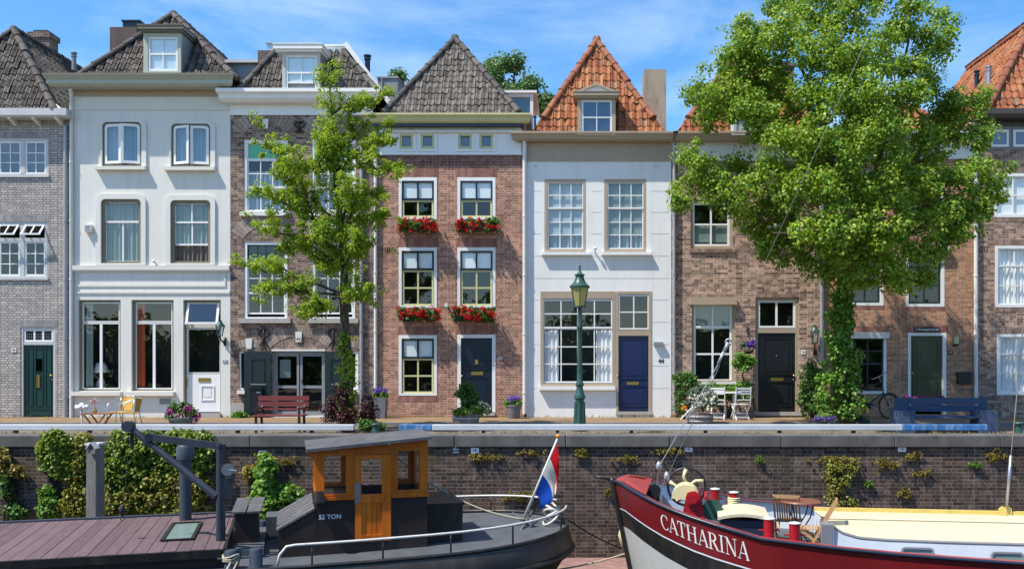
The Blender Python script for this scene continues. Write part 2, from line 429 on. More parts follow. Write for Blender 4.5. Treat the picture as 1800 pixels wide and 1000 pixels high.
M['leaf_ivy'] = leafmat('ivy_leaf', [(0,(.08,.16,.02)),(.5,(.17,.27,.03)),(1,(.30,.37,.06))], .35)
M['leaf_ivydry'] = leafmat('dry_ivy_leaf', [(0,(.16,.16,.03)),(.4,(.28,.27,.045)),(.7,(.24,.33,.045)),(1,(.28,.17,.05))], .35)
M['leaf_bush'] = leafmat('bush_leaf', [(0,(.03,.09,.018)),(.5,(.065,.16,.03)),(1,(.12,.24,.045))], .3)
M['leaf_bright'] = leafmat('bright_leaf', [(0,(.07,.19,.025)),(.5,(.14,.30,.04)),(1,(.25,.40,.07))], .4)
M['leaf_far'] = leafmat('distant_leaf', [(0,(.05,.13,.05)),(.5,(.10,.21,.07)),(1,(.16,.28,.09))], .35)
M['leaf_purple'] = leafmat('barberry_leaf', [(0,(.035,.012,.018)),(.5,(.085,.025,.035)),(.85,(.14,.045,.05)),(1,(.10,.12,.03))], .3)
M['leaf_grey'] = leafmat('grey_leaf', [(0,(.07,.11,.085)),(1,(.20,.26,.22))], .3)
M['leaf_dry'] = leafmat('dry_weed', [(0,(.12,.12,.02)),(.5,(.26,.22,.035)),(1,(.36,.27,.06))], .3)
M['bark'] = wood('bark', (.035,.028,.02), (.12,.10,.075), 7, .95, (3,3,.6), .2)
M['bark_green'] = wood('mossy_bark', (.05,.045,.022), (.15,.14,.065), 7, .95, (3,3,.6), .2)
def petal(name, a, b): return leafmat(name, [(0,a),(1,b)], .3, .6, .15)
M['fl_red'] = petal('red_petal', (.42,.006,.010), (.75,.025,.025))
M['fl_purple'] = petal('magenta_petal', (.28,.012,.22), (.55,.06,.42))
M['fl_pink'] = petal('pale_pink_petal', (.55,.30,.48), (.78,.62,.72))
M['fl_violet'] = petal('violet_petal', (.10,.06,.42), (.25,.16,.65))
M['fl_white'] = petal('white_petal', (.7,.7,.68), (.85,.85,.82))
M['fl_orange'] = petal('orange_petal', (.7,.22,.01), (.85,.35,.02))
SUN, SKY, EXPO, CLOUD = 4.3, .145, 0.66, (6,6.6,7.4,1)
# ------------------------------------------------------------------ roofs
def tile_face(O, u, v, u0, u1, v1, tw, th, planes):
    O = Vector(O); u = Vector(u).normalized(); v = Vector(v).normalized(); n = u.cross(v).normalized()
    if n.z < 0: n = -n
    bm = bmesh.new()
    ns = 7; nc = int((u1-u0)/tw)+2; nr = int(v1/th)+1
    lift = th*.085
    for r in range(nr):
        for c in range(nc):
            ou = u0+c*tw+R.gauss(0, tw*.012); ov = r*th+R.gauss(0, th*.02); tl = R.gauss(0, .010); on = R.gauss(0, .003)
            vs = []
            for (vv, hh) in ((-.02*th, lift), (.45*th, lift*.62), (1.08*th, lift*.02)):
                row = []
                for k in range(ns+1):
                    s = k/ns
                    prof = math.sin(s*2*math.pi+.5)*.026*(tw/.2)+(.03*(tw/.2) if s > .86 else 0)*(s-.86)/.14
                    p = O+u*(ou+s*tw*1.03)+v*(ov+vv)+n*(hh+prof+on+tl*s+.02)
                    row.append(bm.verts.new(p))
                vs.append(row)
            butt = [bm.verts.new(q.co-n*(lift*.75)) for q in vs[0]]
            for k in range(ns):
                for a in (0, 1): bm.faces.new((vs[a][k], vs[a][k+1], vs[a+1][k+1], vs[a+1][k]))
                bm.faces.new((butt[k], butt[k+1], vs[0][k+1], vs[0][k]))
    for co, no in planes:
        bmesh.ops.bisect_plane(bm, geom=bm.verts[:]+bm.edges[:]+bm.faces[:], dist=1e-5, plane_co=Vector(co), plane_no=Vector(no), clear_outer=True)
    bm.verts.index_update()
    vs = [tuple(p.co) for p in bm.verts]; fs = [tuple(q.index for q in f.verts) for f in bm.faces]
    bm.free()
    return vs, fs
def ridge_run(mb, a, b, r, step):
    a = Vector(a); b = Vector(b); d = b-a; L = d.length; d.normalize()
    n = max(1, int(L/step)); st = L/n
    sd = d.cross(Vector((0,0,1))).normalized(); up = sd.cross(d).normalized()
    if up.z < 0: up = -up
    for i in range(n):
        p = a+d*(i*st); q = a+d*((i+1)*st+.05)
        lift = R.gauss(0, .006)
        v = []; k = 10
        for (pp, rr) in ((p, r*1.10), (p+d*.035, r*1.12), (p+d*.05, r*1.0), (q, r*.90)):
            for j in range(k+1):
                an = -.35+ (math.pi+.7)*j/k
                v.append(pp+sd*math.cos(an)*rr+up*(math.sin(an)*rr*.85+lift-.02))
        f = []
        for m in range(3):
            for j in range(k): f.append((m*(k+1)+j, m*(k+1)+j+1, (m+1)*(k+1)+j+1, (m+1)*(k+1)+j))
        f.append(tuple(range(k+1)))
        mb.add(v, f)
def hip_roof(h, xl, xr, ye, ze, ap, tmat, rmat, tw=.205, th=.27, vfrac=1.0, back=6.0, rr=.105, lower=None):
    """front hip with apex ap, slopes to both sides, ridge running back"""
    ax, ay, az = ap
    roof = MB()
    vf = Vector((0, ay-ye, az-ze)); Lf = vf.length
    top = vfrac
    hl = Vector((ax-xl, ay-ye, 0)); hr = Vector((ax-xr, ay-ye, 0))
    nl = Vector((hl.y, -hl.x, 0)).normalized()      # points to the right of the left hip (front face side)
    nr = Vector((-hr.y, hr.x, 0)).normalized()
    if nl.y > 0: nl = -nl
    if nr.y > 0: nr = -nr
    vs, fs = tile_face((xl, ye, ze), (1,0,0), vf, -.05, xr-xl+.05, Lf*top, tw, th, [((xl,ye,ze), -nl), ((xr,ye,ze), -nr)])
    roof.add(vs, fs)
    for sgn, xe, nn in ((-1, xl, nl), (1, xr, nr)):
        vsd = Vector((ax-xe, 0, az-ze)); Ls = vsd.length
        vs, fs = tile_face((xe, ye, ze), (0,1,0), vsd, 0, back, Ls*top, tw, th, [((xe,ye,ze), nn)])
        roof.add(vs, fs)
    rf = build(roof, 'roof', tmat, h.root)
    u = MB(); e = .03                                 # boarding under the tiles
    a2 = (ax, ay+.02, az-.03); bk = ye+back
    tx = lambda xe: xe+(ax-xe)*top
    ty = ye+(ay-ye)*top; tz = ze+(az-ze)*top-.03
    u.quad((xl,ye,ze-e),(xr,ye,ze-e),(tx(xr),ty,tz),(tx(xl),ty,tz))
    u.quad((xl,bk,ze-e),(xl,ye,ze-e),(tx(xl),ty,tz),(tx(xl),bk,tz))
    u.quad((xr,ye,ze-e),(xr,bk,ze-e),(tx(xr),bk,tz),(tx(xr),ty,tz))
    u.quad((xr,bk,ze-e),(xl,bk,ze-e),(tx(xl),bk,tz),(tx(xr),bk,tz))
    if top < 1: u.quad((tx(xl),ty,tz),(tx(xr),ty,tz),(tx(xr),bk,tz),(tx(xl),bk,tz))
    build(u, 'boarding', M['underroof'], rf)
    rg = MB()
    q = Vector(ap)
    for xe in (xl, xr):
        a = Vector((xe, ye, ze)); b = a+(q-a)*top
        st = (lower or 0.0); rg = MB()
        ridge_run(rg, a+(q-a)*st+Vector((0,-.02,.06)), b+Vector((0,-.02,.05)), rr, .36)
        build(rg, 'ridge_tiles', rmat, rf, smooth=True, angle=40)
    if top >= 1:
        rg = MB(); ridge_run(rg, q+Vector((0,-.05,.05)), q+Vector((0,back-(ay-ye),.05)), rr, .36)
        build(rg, 'ridge_tiles', rmat, rf, smooth=True, angle=40)
    return rf

# ------------------------------------------------------------------ houses
class House:
    def __init__(s, name, label, l, r, t, wm, rev=.14, depth=8.0):
        s.l, s.r, s.t, s.wm, s.rev, s.depth = l, r, t, wm, rev, depth
        s.root = thing(name, label, 'house', ((X(l)+X(r))/2, YF, 0)); s.ops = []
    def open(s, l, t, r, b): s.ops.append((X(l), X(r), Z(b), Z(t)))
    def wall(s, bands=()):
        m = MB(); x0, x1 = X(s.l)+.003, X(s.r)-.003; z1 = Z(s.t)
        mats = [s.wm]+[b[2] for b in bands]
        cuts = [0.0]+[Z(b[0]) for b in bands]+[z1]      # bands listed from the ground up: (py of lower edge, _, material)
        for i in range(len(cuts)-1):
            m.k = i; lo, hi = cuts[i], cuts[i+1]
            ops = [(a, b, max(c, lo), min(d, hi)) for a, b, c, d in s.ops if d > lo and c < hi]
            m.wall(x0, x1, lo, hi, ops, YF, s.rev)
        m.k = 0
        y1 = YF+s.depth
        m.quad((x0,YF,0),(x0,YF,z1),(x0,y1,z1),(x0,y1,0)); m.quad((x1,YF,z1),(x1,YF,0),(x1,y1,0),(x1,y1,z1))
        m.quad((x0,y1,0),(x0,y1,z1),(x1,y1,z1),(x1,y1,0)); m.quad((x0,YF+.3,z1-.02),(x1,YF+.3,z1-.02),(x1,y1,z1-.02),(x0,y1,z1-.02))
        s.wallobj = build(m, 'wall', mats, s.root)
        r = MB()
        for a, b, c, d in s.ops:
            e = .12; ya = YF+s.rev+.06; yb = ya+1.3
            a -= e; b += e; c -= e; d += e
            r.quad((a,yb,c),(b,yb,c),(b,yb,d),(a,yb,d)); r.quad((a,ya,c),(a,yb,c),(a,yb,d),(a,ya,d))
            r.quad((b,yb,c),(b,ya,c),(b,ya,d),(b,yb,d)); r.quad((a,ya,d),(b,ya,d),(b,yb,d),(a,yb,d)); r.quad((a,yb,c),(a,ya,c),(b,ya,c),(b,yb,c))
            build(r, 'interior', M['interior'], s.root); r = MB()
    def window(s, rect, fm, fw, sashes, rec=.05, fd=.09, sill=None, sillm=None, blinds=(), curtains=(), glass='glass', op=True, frame=True, trim=None, round_=0, label=None):
        l, t, r, b = rect
        if op: s.open(l, t, r, b)
        y = YF+rec
        m = MB()
        if round_:
            fx = fw[0]*S if isinstance(fw, tuple) else fw*S
            o = rrect(X(l), X(r), Z(b), Z(t), round_*S+.001, .004); i = rrect(X(l)+fx, X(r)-fx, Z(b)+fx*.7, Z(t)-fx, max(.02, round_*S*.7), .003)
            m.ring(o, i, y, y+fd)
        else:
            m.frame(X(l), X(r), Z(b), Z(t), tuple(q*S for q in fw) if isinstance(fw, tuple) else fw*S, y, y+fd)
        w = build(m, 'window', fm, s.root, label=label)
        for sd in sashes: s.sash(w, y, **sd)
        g = MB()
        for sd in sashes:
            yy = y+sd.get('dy', .02)+.022
            if sd.get('open'): continue
            g.quad((X(sd['r'][0])+.01,yy,Z(sd['r'][3])+.01),(X(sd['r'][2])-.01,yy,Z(sd['r'][3])+.01),(X(sd['r'][2])-.01,yy,Z(sd['r'][1])-.01),(X(sd['r'][0])+.01,yy,Z(sd['r'][1])-.01))
        if g.v: build(g, 'pane', M[glass], w)
        for (q, mt, *dq) in blinds:
            bm_ = MB(); yy = y+(dq[0] if dq else .10)
            bm_.box(X(q[0]), X(q[2]), yy, yy+.006, Z(q[3]), Z(q[1]))
            build(bm_, 'blind', mt, w)
        for (q, mt) in curtains: curtain(w, q, mt, y+.13)
        if sill:
            k = MB(); sl, st, sr, sb, pr = sill
            k.box(X(sl), X(sr), YF-pr, YF-.002, Z(sb), Z(st))
            build(k, 'sill', sillm or M['white'], w)
        return w
    def sash(s, w, y, r, n=(1,1), m=None, fw=3, mw=1.5, dy=.02, th=.045, open=False, rows=None):
        l, t, rr, b = r; k = MB()
        x0, x1, z0, z1 = X(l), X(rr), Z(b), Z(t); f = fw*S; g = mw*S; ya = y+dy; yb = ya+th
        k.frame(x0, x1, z0, z1, f, ya, yb)
        ix0, ix1, iz0, iz1 = x0+f, x1-f, z0+f, z1-f
        c, rw = n
        zs = [iz0+(iz1-iz0)*j/rw for j in range(rw+1)] if rows is None else [iz0]+[Z(q) for q in rows][::-1]+[iz1]
        for i in range(1, c):
            xx = ix0+(ix1-ix0)*i/c
            k.box(xx-g/2, xx+g/2, ya+.004, yb-.004, iz0, iz1)
        for j in range(1, len(zs)-1):
            for i in range(c):
                xa = ix0+(ix1-ix0)*i/c+(g/2 if i else 0); xb = ix0+(ix1-ix0)*(i+1)/c-(g/2 if i < c-1 else 0)
                k.box(xa, xb, ya+.004, yb-.004, zs[j]-g/2, zs[j]+g/2)
        return build(k, 'sash', m or M['white'], w)
    def door(s, rect, mat, panels, rec=.10, knob=None, slot=None, extra=None, moulds=None):
        l, t, r, b = rect; y = YF+rec
        m = MB(); m.box(X(l), X(r), y, y+.05, Z(b), Z(t))
        for (a, c, d, e) in panels:
            m.frame(X(a), X(d), Z(e), Z(c), 2.2*S, y-.022, y)
            m.box(X(a)+6*S, X(d)-6*S, y-.012, y, Z(e)+6*S, Z(c)-6*S)
        d = build(m, 'door', mat, s.root)
        if knob:
            k = MB(); k.ball((X(knob[0]), y-.05, Z(knob[1])), .035); k.cyl((X(knob[0]), y-.04, Z(knob[1])), (X(knob[0]), y, Z(knob[1])), .015)
            k.cyl((X(knob[0]), y-.012, Z(knob[1]+7)), (X(knob[0]), y, Z(knob[1]+7)), .02)
            build(k, 'handle', M['brass'], d, smooth=True)
        if slot:
            k = MB(); a, c, e, f = slot
            k.frame(X(a), X(e), Z(f), Z(c), .018, y-.02, y-.001); k.box(X(a)+.018, X(e)-.018, y-.012, y-.001, Z(f)+.018, Z(c)-.018)
            build(k, 'letterbox', M['brass'], d)
        return d
    def part(s, name, mb, mat, parent=None, **k): return build(mb, name, mat, parent or s.root, **k)
    def cornice(s, l, r, prof, mat, name='cornice', mit=True):
        """prof: (projection m, picture y) list from top to bottom of the front profile"""
        m = MB(); x0, x1 = X(l), X(r)
        pts = [(YF-p, Z(q)) for p, q in prof]
        poly = [(YF-.002, pts[0][1])]+pts+[(YF-.002, pts[-1][1])]
        pm = max(p for p, q in prof); n = len(poly); v = []
        for side, x in ((0, x0), (1, x1)):
            for (y, z) in poly:
                inset = (pm-(YF-y))*.55 if mit else 0
                v.append((x+inset if side == 0 else x-inset, y, z))
        m.add(v, [tuple(range(n)), tuple(range(2*n-1, n-1, -1))]+[(i, n+i, n+(i+1)%n, (i+1)%n) for i in range(n)])
        return build(m, name, mat, s.root)
    def band(s, l, t, r, b, pr, mat, name='moulding'):
        m = MB(); m.pbox(l, t, r, b, YF-pr, YF-.002); return build(m, name, mat, s.root)
    def pipe(s, px, t, b, mat, r=.042, y=.07, bend=None):
        m = MB(); x = X(px); pts = [(x, YF-y, Z(b)), (x, YF-y, Z(t))]
        if bend: pts = [(x, YF-y, Z(b)), (x, YF-y, Z(t)), (X(bend[0]), YF-bend[2], Z(bend[1]))]
        m.tube(pts, r, 10)
        z = Z(b)+.6
        while z < Z(t)-.3:
            m.cyl((x, YF-y, z), (x, YF-y, z+.05), r+.012, n=10); m.box(x-.012, x+.012, YF-y+r, YF-.002, z+.01, z+.04); z += 1.75
        return build(m, 'downpipe', mat, s.root, smooth=True, angle=40)
    def soldier(s, l, t, r, b, mat, pr=.004, n=None):
        m = MB(); n = n or max(2, round((X(r)-X(l))/.068)); w = (X(r)-X(l))/n
        for i in range(n):
            j = R.gauss(0, .002)
            m.box(X(l)+i*w+.006, X(l)+(i+1)*w-.006, YF-pr-.002+j*.5, YF-.001, Z(b)+j, Z(t)+j)
        return build(m, 'lintel', mat, s.root)
    def arch(s, cxp, span, spring, rise, th, mat, n=17, pr=.008):
        """segmental brick arch: centre px, span px, springing py, rise px, ring thickness px"""
        m = MB(); c = span/2; rad = (c*c+rise*rise)/(2*rise); cy = spring-rise+rad
        a0 = math.asin(c/rad)
        for i in range(n):
            a = -a0+2*a0*i/n; b = -a0+2*a0*(i+1)/n; g = (b-a)*.06
            a += g; b -= g
            pl = [(cxp+math.sin(t)*q, cy-math.cos(t)*q) for t, q in ((a, rad), (b, rad), (b, rad+th), (a, rad+th))]
            m.prism([(X(x), Z(y)) for x, y in pl], YF-pr-R.random()*.004, YF-.001)
        return build(m, 'arch', mat, s.root)
    def anchor(s, px, t, b):
        m = MB(); x = X(px); y = YF-.035; zt, zb = Z(t), Z(b); h = zt-zb
        m.tube([(x,y,zb),(x,y,zt)], .022, 6)
        for sg in (-1, 1):
            m.tube([(x,y,zb+h*.45),(x+sg*.10,y,zb+h*.55),(x+sg*.17,y,zb+h*.75),(x+sg*.11,y,zb+h*.9),(x+sg*.05,y,zb+h*.78)], [.02,.025,.025,.02,.012], 6)
            m.tube([(x,y,zb+h*.35),(x+sg*.09,y,zb+h*.12),(x+sg*.13,y,zb)], [.02,.02,.012], 6)
            m.tube([(x,y,zt-.05),(x+sg*.06,y,zt-.02)], .02, 6)
        m.ball((x,y-.01,zb+h*.42), .045)
        return build(m, 'wall_anchor', M['iron'], s.root, smooth=True)
    def dormer(s, front, win, Yd, back, bodym, framem, sashm, n, blindm, roofc, roofm, cheekm=None, rows=None, open_=None, sashsplit=None):
        """flat roofed dormer; front/win = l,t,r,b seen at depth Yd; roofc = l,t,r,b of its cornice"""
        q = lambda px, py, y=Yd: P(px, py, y)
        l, t, r, b = front
        m = MB(); a = q(l, b); c = q(r, t)
        m.box(a[0], c[0], Yd+.10, Yd+back, a[2], c[2]-.002)
        d = build(m, 'dormer', cheekm or bodym, s.root)
        wl, wt, wr, wb = win; wa = q(wl, wb); wc = q(wr, wt)
        k = MB(); k.frame(a[0], c[0], a[2], c[2]-.004, (wa[0]-a[0], c[0]-wc[0], wa[2]-a[2], c[2]-.004-wc[2]), Yd, Yd+.098)
        build(k, 'casing', framem, d)
        k = MB(); x0, x1, z0, z1 = wa[0]+.003, wc[0]-.003, wa[2]+.003, wc[2]-.003; f = .055; g = .026; ya = Yd+.02; yb = Yd+.06
        k.frame(x0, x1, z0, z1, f, ya, yb)
        cc, rw = n
        zs = [z0+f+(z1-z0-2*f)*j/rw for j in range(rw+1)] if rows is None else [z0+f]+[q(0, p_)[2] for p_ in rows][::-1]+[z1-f]
        for i in range(1, cc):
            xx = (x0+f)+(x1-x0-2*f)*i/cc; k.box(xx-g/2, xx+g/2, ya+.004, yb-.004, zs[0] if open_ is None else q(0, open_)[2], zs[-1])
        for j in range(1, len(zs)-1): k.box(x0+f, x1-f, ya+.003, yb+.001, zs[j]-g*.9, zs[j]+g*.9)
        build(k, 'sash', sashm, d)
        k = MB(); k.quad((x0,yb-.015,z0 if open_ is None else q(0, open_)[2]),(x1,yb-.015,z0 if open_ is None else q(0, open_)[2]),(x1,yb-.015,z1),(x0,yb-.015,z1)); build(k, 'pane', M['glass_sky'], d)
        k = MB(); k.box(x0, x1, Yd+.075, Yd+.09, z0 if open_ is None else q(0, open_)[2], z1); build(k, 'blind', blindm, d)
        if roofc:
            e = q(roofc[0], roofc[3]); g2 = q(roofc[2], roofc[1]); k = MB(); hh = g2[2]-e[2]
            k.box(e[0], g2[0], Yd-.16, Yd+back, e[2]+hh*.35, g2[2]); k.box(e[0]+.05, g2[0]-.05, Yd-.10, Yd+back, e[2], e[2]+hh*.35)
            k.box(e[0]-.015, g2[0]+.015, Yd-.18, Yd+back, g2[2], g2[2]+.025)
            build(k, 'cornice', roofm, d)
        return d
    def number(s, txt, px, py, w, h, bg, fg, size=.11):
        m = MB(); m.pbox(px-w/2, py-h/2, px+w/2, py+h/2, YF-.018, YF-.002)
        p = build(m, 'house_number', bg, s.root)
        text_on_wall(txt, size, px, py, YF-.020, fg, p, .002)
def curtain(w, q, mt, y, amp=.03, wl=.13):
    x0, x1, z0, z1 = X(q[0]), X(q[2]), Z(q[3]), Z(q[1]); n = max(8, int((x1-x0)/wl*8)); ph = R.random()*6
    v = []
    for i in range(n+1):
        x = x0+(x1-x0)*i/n; k = 2*math.pi*(x-x0)/wl
        for z, a in ((z0, 1.0), ((z0+z1)/2, .85), (z1, .6)):
            v.append((x, y+amp*a*(math.sin(k+ph)+.5*math.sin(k*.57+ph*2)), z))
    f = []
    for i in range(n):
        for j in (0, 1): f.append((i*3+j, (i+1)*3+j, (i+1)*3+j+1, i*3+j+1))
    m = MB(); m.add(v, f); return build(m, 'curtain', mt, w, smooth=True)
def sd(r, n=(1,1), m=None, **k):
    d = dict(r=r, n=n, m=m or M['white']); d.update(k); return d
def vent_pipe(h, px, t, b, Y, mat, r=.06, name='vent_pipe'):
    m = MB(); a = P(px, b, Y); c = P(px, t, Y); H = c[2]-a[2]
    m.lathe([(r,0),(r,H*.72),(r*1.3,H*.74),(r*1.3,H*.8),(r*.9,H*.82),(r*.9,H*.88),(r*1.45,H*.9),(r*1.45,H*.97),(r*.4,H)], a, 12)
    return build(m, name, mat, h.root, smooth=True, angle=35)
def chimney(h, l, t, r, b, Y, depth, mat, cap=None, flue=None, capm=None):
    m = MB(); a = P(l, b, Y); c = P(r, t, Y)
    m.box(a[0], c[0], Y, Y+depth, a[2], c[2])
    if cap: m.box(a[0]-.05, c[0]+.05, Y-.05, Y+depth+.05, c[2]-cap, c[2]+.02)
    ch = build(m, 'chimney', mat, h.root)
    if flue:
        k = MB(); fl, ft, fr = flue; e = P(fl, t, Y); g = P(fr, ft, Y)
        k.box(e[0], g[0], Y+.1, Y+depth-.1, c[2]+.022, g[2]-.05); k.box(e[0]-.03, g[0]+.03, Y+.06, Y+depth-.06, g[2]-.05, g[2])
        build(k, 'chimney_cap', capm or M['lead'], ch)
    return ch

# ================================================================== A grey painted brick house
A = House('town_house', 'grey painted brick house with dark tiled roof and narrow dark green door', -166, 122, 210, M['br_grey'])
W = M['white']; GW = M['greywhite']
def pair(h, cx0, cx1, t, b, rows, fr):
    pass
A.window((-8,243,85,308), GW, (5,5,3,5), [sd((-3,248,36,306),(2,3),W,fw=3.2), sd((43,248,80,306),(2,3),W,fw=3.2)], rec=.02, sill=(-10,308,87,312,.05), sillm=GW, glass='glass_sky')
m = MB(); m.pbox(36,248,43,306,YF+.02,YF+.1); build(m, 'mullion', GW, A.root)
A.window((-8,390,83,488), GW, (5,5,3,5), [sd((-3,424,34,485),(2,3),W,fw=3.2), sd((42,424,79,485),(2,3),W,fw=3.2)], rec=.02, sill=(-10,488,86,492,.05), sillm=GW)
m = MB(); m.pbox(34,394,42,485,YF+.02,YF+.1); m.pbox(-3,418,34,424,YF+.022,YF+.1); m.pbox(42,418,79,424,YF+.022,YF+.1)
fr = build(m, 'mullion', GW, A.root)
for (l, r) in ((-2,33),(43,78)):                     # top hung lights standing open
    m = MB(); zt, zb = Z(396), Z(416); x0, x1 = X(l), X(r)
    a0 = (YF+.03, zt); a1 = (YF-.22, zb+.05)
    for k in range(3):
        xx = x0+(x1-x0)*k/2; xx = min(max(xx, x0+.03), x1-.03)
        m.obox((xx,a0[0],a0[1]),(xx,a1[0],a1[1]), .045 if k != 1 else .025, .03)
    m.obox((x0,a0[0],a0[1]),(x1,a0[0],a0[1]), .04, .04); m.obox((x0,a1[0],a1[1]),(x1,a1[0],a1[1]), .05, .045)
    v = build(m, 'vent_sash', W, A.root)
    m = MB(); m.quad((x0,a0[0]+.01,a0[1]),(x0,a1[0]+.01,a1[1]),(x1,a1[0]+.01,a1[1]),(x1,a0[0]+.01,a0[1])); build(m, 'pane', M['glass_sky'], v)
A.soldier(-10,232,88,243,M['soldier_grey']); A.soldier(-10,378,86,390,M['soldier_grey'])
A.soldier(33,563,101,574,M['soldier_grey'])
A.window((36,575,97,735), GW, (4,4,0,4), [sd((41,579,92,600),(3,1),W,fw=2.6,mw=3)], rec=.02, label=None)
m = MB(); m.pbox(41,600,92,606,YF+.02,YF+.1); build(m, 'transom', GW, A.root)
m = MB()
for i in range(3):
    x0 = X(43.5+i*16.2); x1 = X(57+i*16.2)
    for k in range(1,4): m.box(x0+(x1-x0)*k/4-.004, x0+(x1-x0)*k/4+.004, YF+.058, YF+.064, Z(597), Z(582))
    for k in range(1,3): m.box(x0, x1, YF+.0585, YF+.0635, Z(597)+(Z(582)-Z(597))*k/3-.004, Z(597)+(Z(582)-Z(597))*k/3+.004)
build(m, 'leaded_bars', M['lead'], A.root)
d = A.door((40,606,93,734), M['green'], [], rec=.07, knob=(89,660))
m = MB(); y = YF+.07
for (a,b_) in ((46,56),(60,73.5),(77.5,88)): m.frame(X(a),X(b_),Z(714),Z(611),1.4*S,y-.018,y)
m.frame(X(46),X(88),Z(730),Z(718),1.4*S,y-.018,y)
build(m, 'door_moulding', M['green'], d)
m = MB(); m.frame(X(61.5),X(72),Z(652),Z(630),.02,y-.03,y-.002); m.box(X(61.5)+.02,X(72)-.02,y-.02,y-.002,Z(652)+.02,Z(630)-.02); build(m, 'door_light', M['glass_dark'], d)
m = MB(); m.frame(X(63),X(68),Z(681),Z(659),.02,y-.03,y-.002); m.box(X(63)+.02,X(68)-.02,y-.015,y-.002,Z(681)+.02,Z(659)-.02); build(m, 'letterbox', M['brass'], d)
A.number('40', 25, 615, 8, 7, W, M['black'], .10)
A.cornice(-170,130,[(.42,197),(.42,209),(.36,212)],M['greywhite'],'gutter',mit=False)
for px in (-30,28,70,110):
    m = MB(); m.prismx([(YF-.36,Z(212)),(YF-.36,Z(214)),(YF-.03,Z(222)),(YF-.003,Z(222)),(YF-.003,Z(212))], X(px)-.05, X(px)+.05); build(m, 'gutter_bracket', M['offwhite'], A.root)
A.pipe(117, 222, 735, M['zinc'], .05)
hip_roof(A, X(-165), X(108), YF-.32, Z(197,YF-.32), P(25,54,28.7), M['tile_dark'], M['ridge_dark'], .21, .245, rr=.115)
chimney(A, 52,58,86,110, 30.6, .55, M['br_chim'], cap=.16, flue=(58,52,80), capm=M['iron'])
vent_pipe(A, 130, 92, 124, 30.0, M['lead'], .07)
m = MB(); m.add([P(84,170,27.55),P(95,180,27.52),P(110,193,27.18),P(88,196,27.15)],[(0,1,2,3)]); build(m, 'lead_patch', M['leadwhite'], A.root)
A.wall()

# ================================================================== B cream plastered house
B = House('town_house', 'cream plastered house with rounded window surrounds and slate grey hipped roof with big dormer', 122.3, 405, 160, M['cream'])
OF = M['oliveframe']
for k, (l, t, r, b) in enumerate(((180,215,250,293),(301,218,371,294))):
    w = B.window((l,t,r,b), OF, 6, [], rec=.03, fd=.12, sill=(l-10,b+1,r+9,b+7,.17), sillm=M['cream2'], round_=9, curtains=[((l+6,t+4,r-4,b-4),M['curtain_bl'])])
    m = MB(); pr = .05
    m.ring(rrect(X(l-2),X(r+8),Z(b+1),Z(t-3),.16,.002), rrect(X(l)+.005,X(r)-.005,Z(b)+.002,Z(t)-.005,.14,.001), YF-pr, YF+.02)
    build(m, 'surround', M['cream'], B.root)
    for hinge, sgn in ((l+4,1),(r-4,-1)):              # casements standing ajar outwards
        wd = (r-l-8)/2*S; an = math.radians(16 if (k == 0) == (sgn < 0) else 9)
        hx = X(hinge); hy = YF+.0
        m = MB(); o = rrect(0,wd,0,(b-t-9)*S,.10 if sgn<0 else .004,.002); 
        zb = Z(b-5)
        def bend(pts, yo):
            return [(hx+sgn*x*math.cos(an), hy-x*math.sin(an)+yo, zb+z) for x, z in pts]
        rt = .10
        def leaf(e):
            x0, x1, z0, z1 = e, wd-e, e, (b-t-9)*S-e; rr_ = max(.01, rt-e*.4)
            p = [(x0,z0),(x1,z0)]
            p += [(x1,z1)]
            for i in range(6):
                a = math.radians(90+90*i/5); p.append((x0+rr_+rr_*math.cos(a), z1-rr_+rr_*math.sin(a)))
            return p
        po, pi = leaf(0), leaf(.075); n = len(po)
        v = bend(po,0)+bend(pi,0)+bend(po,.045)+bend(pi,.045); f = []
        for i in range(n):
            j = (i+1)%n; f += [(i,j,n+j,n+i),(2*n+i,3*n+i,3*n+j,2*n+j),(i,2*n+i,2*n+j,j),(n+i,n+j,3*n+j,3*n+i)]
        m.add(v, f); ss = build(m, 'casement', W, w)
        m = MB(); m.add(bend(pi,.02), [tuple(range(n))]); build(m, 'pane', M['glass_sky'], w)
for k, (l, t, r, b) in enumerate(((178,350,249,463),(300,352,371,463))):
    m = MB(); m.ring(rrect(X(l-9),X(r+8),Z(466),Z(t-9),.22,.002), rrect(X(l)+.005,X(r)-.005,Z(b)+.001,Z(t)-.005,.13,.001), YF-.05, YF+.02)
    build(m, 'surround', M['cream'], B.root)
    if k == 0: ss = [sd((l+4,t+4,r-3,391),(1,1),W,fw=3), sd((l+4,389,r-3,b-2),(2,1),W,fw=3,mw=2.5,dy=.045)]
    else: ss = [sd((l+4,t+4,r-3,392),(2,1),W,fw=3,mw=2.5), sd((l+4,389,r-3,431),(2,1),W,fw=3,mw=2.5,dy=.045)]
    w = B.window((l,t,r,b), OF, (6,5,3,4), ss, rec=.03, fd=.12, round_=7, curtains=[((l+5,t+6,r-5,b-2 if k == 0 else 431),M['curtain_g'])]+([((l+5,431,r-5,b-2),M['curtain_b'])] if k else []))
B.band(128,467,404.5,475,.10,M['cream2'])
B.band(128,475,404,478,.06,M['cream2'])
for q in ((134,500,397,504),(134,478,137,500),(394,478,397,500)): B.band(*q,.025,M['cream2'],'panel_moulding')
B.band(128,512,404,516,.03,M['cream2'])
B.band(128,190,405,194,.035,M['cream2'])
B.band(131,160,404,170,.05,M['taupe'],'frieze_board')
